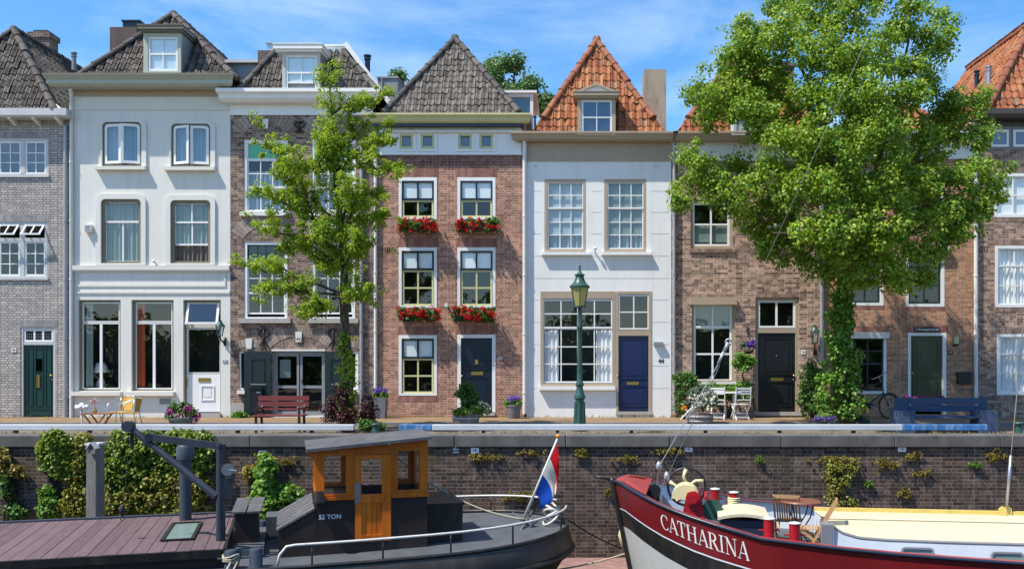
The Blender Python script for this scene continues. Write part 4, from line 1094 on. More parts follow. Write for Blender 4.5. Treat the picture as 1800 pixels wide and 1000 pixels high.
def water_mat():
    n = NT('canal_water')
    return n.done(n.principled((.018,.022,.016), .06, 0, n.bump(n.noise(3, 4, stretch=(1,2,1)), .15, .05), .5))
M['water'] = water_mat()

YQ = 20.5                                             # quay edge
m = MB(); m.box(-60,60,25.1,27.5,-.4,0); m.box(-60,60,27.5,60,-.4,-.02); struct(m, 'pavement', M['pavement'])
m = MB(); m.box(-60,60,24.92,25.097,-.4,.004); struct(m, 'kerb', M['kerb'])
m = MB(); m.box(-60,60,21.6,24.917,-.4,-.09); struct(m, 'street', M['road'])
m = MB(); m.box(-60,60,21.10,21.597,-.4,-.06); struct(m, 'verge', M['verge'])
m = MB(); m.box(-400,400,60,900,-.6,-.05); struct(m, 'ground', M['verge'])
m = MB(); m.box(-60,60,18.9,YQ-.003,-3.3,-2.72); struct(m, 'lower_path', M['lowpath'])
m = MB(); m.quad((-80,1.2,-3.05),(80,1.2,-3.05),(80,18.9,-3.05),(-80,18.9,-3.05)); struct(m, 'canal_water', M['water'])
m = MB(); m.box(-80,80,-60,1.2,-3.4,0); struct(m, 'opposite_quay', M['road'])

# quay wall with its coping
qw = thing('quay_wall', 'long dark brick quay wall with grey stone coping and ivy patches along the canal', 'wall', (0,YQ,-3.2))
m = MB(); m.box(-60,60,YQ,21.0,-3.2,-.262); build(m, 'wall', M['br_quay'], qw)
m = MB(); x = -60
rc = random.Random(3)
while x < 60:
    L_ = rc.uniform(1.7, 2.6); d_ = rc.uniform(-.006,.006)
    m.box(x+.004, x+L_-.004, YQ-.07+d_, 21.096, -.26, .005+d_*.6); x += L_
cp = build(m, 'coping', M['coping'], qw)
tv, tf = text_co('1M', .17, .006); c = P(802,789,YQ); m = MB(); m.add([(c[0]-b_, YQ-.004, c[2]+a_) for a_, b_, _ in tv], tf); build(m, 'lettering', M['offwhite'], qw)
bv = cp.modifiers.new('bevel', 'BEVEL'); bv.width = .02; bv.segments = 2

# low mooring rails
def rail(l, r, label, blue):
    Y = 21.15; x0, x1 = X(l,Y), X(r,Y)
    t = thing('quay_rail', label, 'rail', ((x0+x1)/2, Y, -.06), group='low mooring rails on the quay edge')
    m = MB(); z0, z1 = Z(756,Y), Z(745.5,Y)
    bl = [(max(x0, X(a,Y)), min(x1, X(b,Y))) for a, b in blue]  # spans that take the painted shade colour
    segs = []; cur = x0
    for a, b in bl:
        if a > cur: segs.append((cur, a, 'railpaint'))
        segs.append((a, b, 'railshade')); cur = b
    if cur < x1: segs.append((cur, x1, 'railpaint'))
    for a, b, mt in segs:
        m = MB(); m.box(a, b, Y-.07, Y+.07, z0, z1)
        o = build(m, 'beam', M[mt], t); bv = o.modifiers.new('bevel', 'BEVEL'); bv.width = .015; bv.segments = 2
    m = MB(); px = l+18
    while px < r-8:
        m = MB(); xx = X(px,Y); m.box(xx-.04, xx+.04, Y-.04, Y+.04, -.06, z0); m.box(xx-.09,xx+.09,Y-.09,Y+.09,-.06,-.04); build(m, 'post', M['iron'], t); px += 130
rail(-120, 623, 'pale worn mooring rail on the quay left of the small tree', [])
rail(702, 1735, 'long mooring rail with ends coloured as blue dappled shade right of the small tree', [(702,760),(1585,1735)])

# small white plates on the quay wall
for (px, py, lb) in ((462,796,'small white number plate on quay wall left of the wheelhouse'),(835,791,'small white number plate on quay wall between wheelhouse and flag'),
                     (1210,789,'small white number plate on quay wall above the red bow'),(1585,789,'small white number plate on quay wall above the cream cabin roof')):
    a = P(px-7,py+4.5,YQ); b = P(px+7,py-4.5,YQ); m = MB(); m.box(a[0],b[0],YQ-.02,YQ-.002,a[2],b[2])
    t = tag(build(m, 'wall_plate', M['white']), lb, 'sign', 'white plates on the quay wall')
    m = MB(); c = P(px+1,py,YQ); m.box(c[0]-.012,c[0]+.012,YQ-.024,YQ-.0205,c[2]-.02,c[2]+.02); m.box(c[0]-.06,c[0]-.045,YQ-.023,YQ-.0205,c[2]-.01,c[2]+.01); build(m, 'lettering', M['black'], t)
# ------------------------------------------------------------------ street lamp
Y = 21.75
lx = X(1019,Y); zb = -.06
q = lambda py: Z(py,Y)
t = thing('street_lamp', 'old green cast iron street lamp with glass lantern before the white house', 'street lamp', (lx,Y,zb))
m = MB(); k = F/Y
prof = [(15,757),(16,752),(11,748),(10,744),(9.2,735),(8.4,720),(7.6,706),(7.4,702),(9.8,700),(10,696),(7.8,692),(6.2,684),(5.4,680),(7.4,677),(7.4,674),(5,670),(4.8,655),(4.6,640),(4.3,620),(4.0,600),(3.9,580),(5.2,577),(5.2,573),(3.8,570),(4.4,556),(3.6,552),(3.4,542),(5,540),(5,537)]
m.lathe([(r/k, q(py)-zb) for r, py in prof], (lx,Y,zb), 16)
for i in range(8):
    a = i*math.pi/4; m.tube([(lx+math.cos(a)*9.6/k,Y+math.sin(a)*9.6/k,q(744)),(lx+math.cos(a)*7.9/k,Y+math.sin(a)*7.9/k,q(706))], .018, 5)
build(m, 'post', M['lampgreen'], t, smooth=True, angle=40)
m = MB(); n_ = 6; z0, z1 = q(538), q(505); r0, r1 = 10/k, 16.5/k
ang = [math.pi/6+i*math.pi/3 for i in range(6)]
for i in range(6):
    a, b = ang[i], ang[(i+1)%6]
    m.quad(*[(lx+math.cos(w_)*r_, Y+math.sin(w_)*r_, z_) for w_, r_, z_ in ((a,r0,z0),(b,r0,z0),(b,r1,z1),(a,r1,z1))])
lm = NT('lamp_glass'); lmg = lm.n('ShaderNodeMixShader', {0:.55,1:lm.principled((.62,.55,.22),.35),2:lm.n('ShaderNodeBsdfTranslucent',{'Color':(.8,.75,.4,1)}).outputs[0]}).outputs[0]
build(m, 'lantern_glass', lm.done(lmg), t)
m = MB()
for a in ang: m.tube([(lx+math.cos(a)*r0*1.03,Y+math.sin(a)*r0*1.03,z0),(lx+math.cos(a)*r1*1.03,Y+math.sin(a)*r1*1.03,z1)], .012, 5)
m.lathe([(r0*1.08,0),(r0*1.08,.03),(r0*.3,.0)], (lx,Y,z0-.03), 6)
build(m, 'lantern_frame', M['lampgreen'], t)
m = MB(); m.lathe([(r/k, q(py)-z1) for r, py in ((17.5,506),(18,503),(14,500),(10,495),(8,490),(7,486),(9,484),(9,482.5),(5,481),(2.5,477),(1.5,470),(2.5,468),(.3,465))], (lx,Y,z1), 18)
rf = build(m, 'lamp_roof', M['lampgreen'], t, smooth=True, angle=40)

# ------------------------------------------------------------------ wall lanterns
def wall_lantern(px, pt, pb, label, arm):
    x = X(px); y = YF-.27; zt, zb = Z(pt), Z(pb); h = zt-zb
    t = thing('wall_lantern', label, 'lantern', (x,YF-.02,zb), group='green wall lanterns on the house fronts')
    m = MB(); m.tube([(x+arm*.05,YF-.02,zb+.02),(x+arm*.03,YF-.14,zb+h*.12),(x,y+.02,zb+h*.22),(x,y,zb+h*.38)], .022, 8); m.cyl((x+arm*.05,YF-.03,zb-.03),(x+arm*.05,YF-.03,zb+.22),.035)
    m.tube([(x+arm*.05,YF-.03,zb+.2),(x+arm*.10,YF-.1,zb+.14),(x+arm*.04,YF-.16,zb+.1)],.015,6)
    build(m, 'bracket', M['iron'], t, smooth=True)
    m = MB(); z0 = zb+h*.38; z1 = zb+h*.74
    for i in range(6):
        a, b = i*math.pi/3, (i+1)*math.pi/3
        m.quad(*[(x+math.cos(w_)*r_, y+math.sin(w_)*r_, z_) for w_, r_, z_ in ((a,.07,z0),(b,.07,z0),(b,.125,z1),(a,.125,z1))])
    build(m, 'lantern_glass', M['glass_sky'], t)
    m = MB()
    for i in range(6):
        a = i*math.pi/3; m.tube([(x+math.cos(a)*.07,y+math.sin(a)*.07,z0),(x+math.cos(a)*.125,y+math.sin(a)*.125,z1)],.009,5)
    m.lathe([(.15,z1-zb),(.145,z1-zb+.03),(.06,z1-zb+.13),(.05,z1-zb+.17),(.07,z1-zb+.18),(.01,h)],(x,y,zb),12); m.lathe([(.075,z0-zb-.02),(.075,z0-zb),(.02,z0-zb)],(x,y,zb),8)
    build(m, 'lantern_frame', M['lampgreen'], t, smooth=True, angle=40)
wall_lantern(393, 564, 606, 'green wall lantern beside the white half glazed shop door', 1)
wall_lantern(1428, 571, 622, 'green wall lantern on brown brick right of the black door', 1)

# ------------------------------------------------------------------ benches
M['redslat'] = wood('red_bench_slat', (.16,.035,.035), (.22,.055,.05), 4, .5, (.3,3,3))
M['blueslat'] = wood('blue_bench_plank', (.035,.055,.11), (.058,.088,.15), 3, .6, (.3,3,3))
Y = 21.9; x0, x1 = X(441,Y), X(532,Y); gz = -.06
t = thing('park_bench', 'dark red slatted bench with black legs before the brown brick house', 'bench', ((x0+x1)/2,Y+.2,gz))
m = MB()
for k_, (py) in enumerate((701,711.5)):
    z = Z(py,Y); yy = Y+.47+(.06 if k_ == 0 else .03); m.box(x0, x1, yy, yy+.035, z-.058, z+.058)
build(m, 'backrest', M['redslat'], t)
m = MB(); z = .37
for i in range(4): m.box(x0+.01, x1-.01, Y+.01+i*.115, Y+.105+i*.115, z-.035, z)
build(m, 'seat', M['redslat'], t)
m = MB(); m.box(x0+.02,x1-.02,Y+.44,Y+.475,.47,.52); build(m, 'lower_slat', M['redslat'], t)
for s_, xx in ((0,x0+.1),(1,x1-.1)):
    m = MB(); m.obox((xx,Y+.06,gz),(xx,Y+.06,.335),.05,.05,(0,1,0)); m.obox((xx,Y+.06,.375),(xx,Y+.05,.52),.045,.045,(0,1,0))
    m.obox((xx,Y+.05,.53),(xx,Y+.44,.53),.055,.03)
    build(m, 'leg', M['iron'], t)
    m = MB(); m.obox((xx,Y+.5,gz),(xx,Y+.46,.33),.05,.05,(0,1,0)); m.obox((xx,Y+.455,.38),(xx,Y+.455,.44),.05,.03,(0,1,0)); m.obox((xx,Y+.485,.53),(xx,Y+.57,.68),.045,.04,(0,1,0)); build(m, 'leg', M['iron'], t)
# blue plank bench
Y = 22.3; gz = -.09
bx = lambda px: X(px,Y)
t = thing('plank_bench', 'heavy blue wooden plank bench at the quay below the green door', 'bench', (bx(1662),Y+.3,gz))
for a, b in ((1573,1597),(1723,1735)):
    m = MB(); m.box(X(a,Y+.5), X(b,Y+.5), Y+.46, Y+.54, gz, Z(700 if a<1600 else 698,Y)); build(m, 'back_post', M['blueslat'], t)
m = MB()
for i in range(2): m.box(X(1597,Y+.5)+.003, X(1723,Y+.5)-.003, Y+.44, Y+.49, Z(712+i*13,Y)+.004, Z(700+i*13,Y))
build(m, 'backrest', M['blueslat'], t)
m = MB()
for i in range(3): m.box(bx(1607), bx(1718), Y-.06+i*.16, Y+.09+i*.16, Z(733,Y)-.03, Z(733,Y)+.025)
build(m, 'seat', M['blueslat'], t)
for a, b in ((1576,1606),(1719,1750)):
    m = MB(); m.box(bx(a), bx(b), Y-.12, Y+.455, gz, Z(722,Y)); build(m, 'armrest', M['blueslat'], t)

# ------------------------------------------------------------------ bollards on the quay
def bollard(px, pb, pt, Yb, label):
    x = X(px,Yb); z0 = -.07; h = Z(pt,Yb)-z0; m = MB()
    m.lathe([(.17,0),(.17,.03),(.10,.05),(.085,h*.5),(.085,h*.78),(.12,h*.82),(.13,h*.9),(.12,h*.97),(.03,h)], (x,Yb,z0), 14)
    return tag(build(m, 'bollard', M['lampgreen'], None, smooth=True, angle=40), label, 'bollard', 'green mooring bollards on the quay')
bollard(661, 760, 743, 21.35, 'small green bollard under the small tree beside purple bush')
bollard(1791, 757, 741, 21.35, 'small green bollard at the far end right of the blue bench')

# ------------------------------------------------------------------ terrace furniture on the left
M['rattan'] = wood('yellow_rattan', (.42,.24,.04), (.60,.36,.07), 30, .6, (1,1,1))
M['alu'] = paint('aluminium_tube', (.55,.54,.52), .35, .1, metal=.7)
M['teakdark'] = wood('orange_brown_slat', (.28,.11,.04), (.40,.18,.07), 8, .5, (.5,6,6))
M['whitewood'] = paint('white_painted_wood', (.74,.74,.73), .5, .06)
def bistro_chair(label):
    t = thing('bistro_chair', label, 'chair', (0,0,0), 1e-6, 'yellow bistro chairs by the folding table')
    m = MB(); m.box(-.22,.22,-.22,.20,.415,.44)
    o = build(m, 'seat', M['rattan'], t); bv = o.modifiers.new('bevel','BEVEL'); bv.width=.012; bv.segments=2
    m = MB(); n = 8
    for i in range(n):                                 # curved woven back along +x side
        a0 = -.9+1.8*i/n; a1 = -.9+1.8*(i+1)/n
        p = [(.10+.14*math.cos(a)+.0, .24*math.sin(a)) for a in (a0,a1)]
        m.add([(p[0][0],p[0][1],.46),(p[1][0],p[1][1],.46),(p[1][0]+.08,p[1][1]*1.05,.80),(p[0][0]+.08,p[0][1]*1.05,.80)],[(0,1,2,3)])
    m.v = [(x,y,z) for x,y,z in m.v]
    o = build(m, 'backrest', M['rattan'], t); sm = o.modifiers.new('solid','SOLIDIFY'); sm.thickness = .018
    m = MB()
    for s_ in (-1,1):                                  # armrest hoop: front leg, arm, up to the back
        m.tube([(-.24,s_*.24,0),(-.22,s_*.24,.42),(-.20,s_*.25,.60),(-.12,s_*.26,.67),(.05,s_*.26,.72),(.20,s_*.24,.79),(.29,s_*.17,.82)], .014, 8)
    m.tube([(.29,-.17,.82),(.32,-.06,.825),(.32,.06,.825),(.29,.17,.82)], .014, 8)
    build(m, 'armrest', M['alu'], t, smooth=True)
    for s_ in (-1,1):
        m = MB(); m.tube([(.30,s_*.22,0),(.19,s_*.22,.42),(.24,s_*.20,.80)], .013, 8); build(m, 'leg', M['alu'], t, smooth=True)
    return t
Yt = 23.5; gz = -.09
c1 = bistro_chair('yellow rattan chair with tube arms, farther left of the two, back to the wall')
c1.location = (X(208,Yt+.4),Yt+.55,gz); c1.rotation_euler = (0,0,math.radians(75))
c2 = copy_tree(c1, (X(226,Yt),Yt+.0,gz), math.radians(8)); c2['label'] = 'yellow rattan chair with tube arms seen from the side, nearer the petunia planter'
tx = X(172,Yt)
t = thing('folding_table', 'low slatted brown folding table with crossed legs before the cream house', 'table', (tx,Yt,gz))
m = MB()
for i in range(6): m.box(tx-.36, tx+.36, Yt-.24+i*.08, Yt-.17+i*.08, gz+.40, gz+.425)
build(m, 'tabletop', M['teakdark'], t)
for yy in (-.17,.17):
    for s_ in (-1,1):
        m = MB(); m.obox((tx+s_*.02,Yt+yy+s_*.02,gz),(tx+s_*-.28,Yt+yy+s_*.02,gz+.40),.035,.03,(0,1,0)); m.obox((tx+s_*-.02+.24*s_,Yt+yy+s_*.02,gz),(tx+s_*.30,Yt+yy+s_*.02,gz+.399),.03,.03,(0,1,0)) if False else None; build(m, 'leg', M['teakdark'], t)
t = thing('vase', 'small brass vase with pale pink flower standing on folding table', 'vase', (X(167,Yt),Yt,gz+.425))
m = MB(); m.lathe([(.03,0),(.055,.03),(.055,.07),(.025,.11),(.02,.14),(.028,.15)],(X(167,Yt),Yt,gz+.425),14); build(m, 'vessel', M['brass'], t, smooth=True)
m = MB(); m.tube([(X(167,Yt),Yt,gz+.5),(X(166,Yt),Yt,gz+.74)],.012,6); build(m, 'stem', M['fl_pink'], t)
co_, f_ = leaf_mesh(*[np.array([[X(166,Yt),Yt,gz+.76]]*26)+NP.normal(0,.035,(26,3)), rand_dirs(26)], .07); build_leaves('petals', co_, f_, M['fl_pink'], t)
xx = X(144,Yt-.1)
t = thing('side_table', 'little white scalloped metal side table left of folding table', 'table', (xx,Yt-.1,gz))
m = MB(); m.cyl((xx,Yt-.1,gz+.02),(xx,Yt-.1,gz+.55),.02); m.lathe([(.14,0),(.13,.02),(.02,.04)],(xx,Yt-.1,gz),14); build(m, 'leg', M['whitewood'], t, smooth=True)
m = MB()
for i in range(9):
    a = i*math.tau/9; m.ball((xx+.11*math.cos(a),Yt-.1+.11*math.sin(a),gz+.57+.02*(i%2)),.058,6)
m.ball((xx,Yt-.1,gz+.62),.075,6); build(m, 'tabletop', M['whitewood'], t, smooth=True)

# ------------------------------------------------------------------ white terrace set before the tan brick house
def slat_chair(label):
    t = thing('slatted_chair', label, 'chair', (0,0,0), 1e-6, 'white slatted chairs of the terrace set')
    m = MB()
    for i in range(5): m.box(-.21,.21,-.22+i*.085,-.15+i*.085,.43,.45)
    build(m, 'seat', M['whitewood'], t)
    m = MB()
    for z in (.56,.73,.80,.87): m.box(-.195,.195,-.265-(z-.45)*.12,-.245-(z-.45)*.12,z,z+(.05 if z > .6 else .03))
    for x_ in (0,): m.box(x_-.012,x_+.012,-.262-.02,-.25-.015,.59,.73)
    build(m, 'backrest', M['whitewood'], t)
    for s_ in (-1,1):
        m = MB(); m.obox((s_*.215,.20,0),(s_*.215,-.25,.46),.025,.035); m.obox((s_*.215,-.25,.47),(s_*.215,-.32,.94),.025,.035,(0,1,0)); build(m, 'leg', M['whitewood'], t)
        m = MB(); m.obox((s_*.185,-.24,0),(s_*.185,.17,.42),.025,.035); build(m, 'leg', M['whitewood'], t)
    m = MB(); m.box(-.17,.17,-.245,-.225,.06,.09); m.box(-.20,.20,.15,.17,.08,.11); m.box(-.17,.17,-.10,-.08,.17,.20); build(m, 'stretcher', M['whitewood'], t)
    return t
Yt = 26.3
s1 = slat_chair('white slatted folding chair at white table, rightmost, nearest black door'); s1.location = (X(1301,Yt),Yt,0); s1.rotation_euler = (0,0,math.radians(8))
s2 = copy_tree(s1, (X(1262,Yt),Yt,0), math.radians(-14)); s2['label'] = 'white slatted folding chair in the middle, half hidden by the flower barrel'
s3 = copy_tree(s1, (X(1213,Yt+.2),Yt+.25,0), math.radians(62)); s3['label'] = 'white slatted folding chair turned sideways beside the round green shrub'
tx = X(1262,26.85)
t = thing('terrace_table', 'white wooden table behind two white slatted chairs under the shuttered window', 'table', (tx,26.85,0))
m = MB(); m.box(tx-.78,tx+.62,26.55,27.15,.74,.78); build(m, 'tabletop', M['whitewood'], t)
for s_ in (-.6,.42):
    m = MB(); m.obox((tx+s_,26.65,0),(tx+s_+.05,26.68,.74),.04,.04,(0,1,0)); m.obox((tx+s_+.09,27.05,0),(tx+s_+.04,27.0,.74),.04,.04,(0,1,0)); m.box(tx+s_-.01,tx+s_+.1,26.7,27.0,.18,.22); build(m, 'leg', M['whitewood'], t)

# ------------------------------------------------------------------ bicycle
Yb = 26.75
t = thing('bicycle', 'old black bicycle with chain case leaning under window left of green door', 'bicycle', (X(1545,Yb),Yb,0))
bz = lambda px, py: (X(px,Yb),Yb,Z(py,Yb))
ys = math.radians(6)
def wheel(cx, name):
    m = MB(); r = .345; c = (cx,Yb,.36); n = 28
    pts = [(c[0]+r*math.cos(i*math.tau/n)*.94, c[1]+r*math.cos(i*math.tau/n)*.3, c[2]+r*math.sin(i*math.tau/n)) for i in range(n+1)]
    m.tube(pts, .022, 6, False); w = build(m, 'wheel', M['iron'], t, smooth=True)
    m = MB()
    for i in range(14):
        a = i*math.tau/14; m.tube([c,(c[0]+r*math.cos(a)*.94,c[1]+r*math.cos(a)*.3,c[2]+r*math.sin(a))],.003,4,False)
    m.cyl((c[0]+.01,c[1]-.05,c[2]),(c[0]-.01,c[1]+.05,c[2]),.025); build(m, 'spokes', M['steel'], w)
    m = MB(); pts = [(c[0]+(r+.035)*math.cos(a)*.94,c[1]+(r+.035)*math.cos(a)*.3,c[2]+(r+.035)*math.sin(a)) for a in [math.radians(20+i*15) for i in range(11)]]
    m.tube(pts,.02,6); build(m, 'mudguard', M['black'], w, smooth=True)
wx0, wx1 = X(1504,Yb), X(1563,Yb)
wheel(wx0, 'rear'); wheel(wx1, 'front')
m = MB(); hd = bz(1549,672); hb = bz(1553,690); bb = bz(1523,712); st = bz(1513,684)
m.tube([(wx1,Yb,.36),bz(1556,700),hb,hd],.018,8); m.tube([hb,bb],.02,8); m.tube([hd,st],.02,8); m.tube([bb,st,bz(1509,672)],.018,8); m.tube([bb,(wx0,Yb,.36)],.014,8); m.tube([st,(wx0,Yb,.36)],.012,8)
build(m, 'frame', M['iron'], t, smooth=True)
m = MB(); a = bz(1497,708); b = bz(1528,712); m.obox((a[0],Yb-.06,a[2]),(b[0],Yb-.06,b[2]),.03,.14); m.cyl((b[0],Yb-.08,b[2]),(b[0],Yb-.04,b[2]),.085,n=16); build(m, 'chain_case', M['black'], t)
m = MB(); m.tube([(b[0],Yb-.09,b[2]),(b[0]+.15,Yb-.1,b[2]-.1)],.012,6); m.box(b[0]+.12,b[0]+.2,Yb-.16,Yb-.1,b[2]-.12,b[2]-.09); build(m, 'crank', M['steel'], t)
m = MB(); c = bz(1545,662); m.tube([hd,c],.012,6); m.tube([(c[0]-.30,Yb-.22,c[2]-.05),(c[0]-.22,Yb-.20,c[2]-.06),(c[0]-.02,Yb-.02,c[2]),(c[0]+.20,Yb+.16,c[2]+.08),(c[0]+.26,Yb+.12,c[2]+.13)],.012,6); build(m, 'handlebar', M['steel'], t, smooth=True)
m = MB(); s_ = bz(1508,668); m.lathe([(.02,0),(.11,.02),(.12,.05),(.05,.08)],(s_[0],Yb,s_[2]),12,1.3,.8); build(m, 'saddle', M['black'], t, smooth=True)
# ------------------------------------------------------------------ pots (plants are added with the vegetation)
M['barrel'] = wood('grey_barrel_wood', (.17,.14,.12), (.30,.26,.23), 7, .85, (6,6,.6), .2)
M['slategrey'] = paint('slate_planter', (.16,.16,.175), .7, .2, dirt=.3)
M['greenpot'] = paint('grey_green_pot', (.13,.17,.15), .7, .25, dirt=.4)
def barrel(name, px, l, r, pt, Yb, label, gz):
    x = X(px,Yb); w_ = (r-l)/2*Yb/F; h = Z(pt,Yb)-gz
    t = thing(name, label, 'planter', (x,Yb,gz), group='half barrel planters on the street')
    m = MB(); n = 18
    for i in range(n):
        a0 = math.tau*i/n+.012; a1 = math.tau*(i+1)/n-.012
        v = []
        for z, q in ((0,.86),(h*.5,.98),(h,1.0)):
            for a in (a0,a1): v.append((x+math.cos(a)*w_*q, Yb+math.sin(a)*w_*q, gz+z))
        m.add(v, [(0,1,3,2),(2,3,5,4)])
    m.lathe([(w_*.93,h*.88),(.01,h*.9)],(x,Yb,gz),n)
    b = build(m, 'barrel', M['barrel'], t)
    for z, q in ((.22,.925),(.72,1.0)):
        k_ = MB(); k_.lathe([(w_*q,z*h-.025),(w_*q+.008,z*h-.02),(w_*q+.01,z*h+.02),(w_*q,z*h+.025)],(x,Yb,gz),24); build(k_, 'hoop', M['zinc'], b, smooth=True)
    return t, x, h
# ------------------------------------------------------------------ boats: helpers
class Boat:
    """local frame: u along the hull, v across (away from the canal's near bank), w up"""
    def __init__(s, origin, yaw):
        s.o = Vector(origin); s.yaw = yaw
        s.a = Vector((math.cos(yaw), math.sin(yaw), 0)); s.n = Vector((-math.sin(yaw), math.cos(yaw), 0))
    def onv(s, px, py, v):                       # the point of the upright plane v seen at a picture place
        d = Vector(((px-CX)/F, 1, -(py-CY)/F)); e = Vector((0,0,EYE))
        k = ((s.o-e).dot(s.n)+v)/d.dot(s.n); p = e+d*k-s.o
        return (p.dot(s.a), v, p.z)
    def onw(s, px, py, w):
        d = Vector(((px-CX)/F, 1, -(py-CY)/F)); e = Vector((0,0,EYE))
        k = (s.o.z+w-EYE)/d.z; p = e+d*k-s.o
        return (p.dot(s.a), p.dot(s.n), w)
def interp(x, xs, ys): return float(np.interp(x, xs, ys))
M['hullblack'] = paint('black_hull_paint', (.016,.015,.015), .38, .3, 1.5, dirt=.6, dirtcol=(.085,.065,.05), bump=.25)
M['hullgrey'] = paint('brown_black_hull', (.050,.042,.038), .45, .3, 1.6, dirt=.75, dirtcol=(.13,.095,.07), bump=.4)
M['brownsteel'] = paint('dark_brown_steel', (.030,.020,.018), .35, .25, 1.5, dirt=.45, dirtcol=(.065,.05,.045))
M['deckgrey'] = paint('deck_blue_grey', (.085,.095,.108), .6, .3, 2.5, dirt=.8, dirtcol=(.055,.053,.052), streak=(1,1,1))
M['plank'] = wood('mauve_roof_plank', (.105,.070,.076), (.152,.104,.108), 5, .75, (4,.4,4), .25)
M['varnish'] = wood('orange_varnished_wood', (.50,.105,.008), (.70,.19,.018), 4, .28, (3,3,.5), .5)
M['rope'] = wood('pale_rope', (.34,.30,.22), (.52,.47,.36), 40, .9, (1,1,1), .1)
M['ropedark'] = paint('dark_rope', (.03,.028,.026), .9, .2)
M['railwhite'] = paint('worn_white_tube', (.62,.61,.58), .4, .1, 6, dirt=.4)
M['craneblue'] = paint('blue_black_crane_paint', (.030,.038,.055), .4, .25, 3, dirt=.3, dirtcol=(.08,.08,.09))
M['fluepipe'] = paint('blue_grey_flue', (.045,.058,.082), .45, .2, 3)
M['rooffelt'] = paint('grey_roof_felt', (.085,.085,.09), .75, .3, 3, dirt=.6, dirtcol=(.20,.20,.21), bump=.3)
M['redhull'] = paint('wine_red_hull', (.165,.011,.013), .25, .25, 1.6, dirt=.4, dirtcol=(.06,.018,.016), bump=.3)
M['reddeck'] = paint('red_deck_paint', (.36,.045,.040), .4, .15, 2, dirt=.2)
M['redgear'] = paint('red_gear_paint', (.36,.012,.018), .3, .12)
M['hullwhite'] = paint('dull_white_hull', (.52,.52,.49), .4, .12, 1.2, dirt=.5, dirtcol=(.30,.29,.26))
M['boatwhite'] = paint('boat_white', (.66,.71,.76), .35, .06, dirt=.15)
M['boatcream'] = paint('boat_cream_roof', (.61,.55,.385), .55, .08, 2, dirt=.35, dirtcol=(.40,.34,.22), streak=(1,1,1))
M['boatyellow'] = paint('boat_yellow_trim', (.66,.50,.13), .45, .12, dirt=.3)
M['boatnavy'] = paint('boat_navy_trim', (.02,.03,.055), .35, .15)
M['creamgear'] = paint('cream_gear', (.74,.66,.36), .4, .08)
M['teak'] = wood('teak', (.34,.19,.09), (.50,.31,.16), 8, .55, (4,4,.6), .3)
M['tabletop'] = wood('brown_table', (.17,.065,.04), (.25,.10,.06), 7, .4, (.6,5,5), .4)

# ================================================================== the barge
TH = math.radians(17)
bg_ = Boat((-8.767,15.026,-3.0), TH)
barge = thing('barge', 'old black barge with plank roof, varnished wheelhouse marked 52 TON and white stern rail', 'barge', tuple(bg_.o), TH)
ULEN0, ULEN1, DK = -5.0, 9.05, 1.44                       # bow end is out of frame; deck height over the water line
def hb(u):                                           # half breadth at deck
    if u < 6.2: return 2.12
    k = (u-6.2)/(ULEN1-6.2); return 2.12*math.sqrt(max(0, 1-k**2.3))
def sheer(u): return DK+(.0 if u < 4 else .012*(u-4)**1.6)
def hull_mesh(us, hbf, shf, secs, taper=None):
    """secs: list of (breadth factor, drop below deck)"""
    v = []; ns = len(secs)
    for u in us:
        b = hbf(u); z = shf(u)
        for sgn in (-1, 1):
            for (bf, dz, ub) in secs: v.append((u+ub*max(0,(u-6.0))/3.4 if taper else u, sgn*b*bf, z-dz))
    f = []
    for i in range(len(us)-1):
        for sd_ in (0, 1):
            for k in range(ns-1):
                a = i*2*ns+sd_*ns+k; b_ = a+2*ns
                f.append((a,b_,b_+1,a+1))
    return v, f
us = list(np.linspace(ULEN0, 6.2, 12))+[6.2+(ULEN1-6.2)*math.sin(i/18*math.pi/2) for i in range(1,19)]
us[-1] = ULEN1-.002
m = MB(); m.add(*hull_mesh(us, hb, sheer, [(1.0,-.03,0),(1.02,.10,.05),(1.035,.32,.12),(1.02,.46,.06),(1.0,.5,0),(.97,.8,-.25),(.93,1.6,-.6)], True))
build(m, 'hull', M['hullgrey'], barge, smooth=True, angle=50)
m = MB()                                             # rubbing strake low on the stern
for sg in (-1,1):
    m.tube([(u+.12*max(0,u-6)/3.4, sg*(hb(u)*1.035+.01), sheer(u)-.40) for u in us], .05, 8)
build(m, 'rubbing_strake', M['hullblack'], barge, smooth=True)
m = MB(); n = len(us)
v = []
for u in us: v += [(u, -hb(u)*.99, sheer(u)-.02), (u, hb(u)*.99, sheer(u)-.02)]
m.add(v, [(2*i,2*i+2,2*i+3,2*i+1) for i in range(n-1)])
build(m, 'deck', M['deckgrey'], barge)
m = MB()
for sg in (-1,1): m.tube([(u, sg*hb(u), sheer(u)+.01) for u in us], .035, 6)
build(m, 'gunwale', M['hullblack'], barge, smooth=True)

# planked cabin roof
e0 = bg_.onv(0,985,-1.7); e1 = bg_.onv(392,964,-1.7); zr = e0[2]; ur = e1[0]
f0 = bg_.onv(200,911,1.7)
far = 1.7; zf = f0[2]; zn = (e0[2]+e1[2])/2
m = MB(); u = -4.2; pw = .205
sk = [bg_.onw(272,955,zn+.1)[0]+.02, bg_.onw(333,952,zn+.1)[0]-.02]
skv = (-.85, .75)
def roofz(v): return zn+(zf-zn)*(v+1.7)/3.4
def plank(u0, u1, v0, v1):
    j = R.gauss(0,.002)
    m.add([(u0,v0,roofz(v0)-.03),(u1,v0,roofz(v0)-.03),(u1,v1,roofz(v1)-.03),(u0,v1,roofz(v1)-.03),(u0,v0,roofz(v0)+j),(u1,v0,roofz(v0)+j),(u1,v1,roofz(v1)+j),(u0,v1,roofz(v1)+j)],
          [(0,3,2,1),(4,5,6,7),(0,1,5,4),(1,2,6,5),(2,3,7,6),(3,0,4,7)])
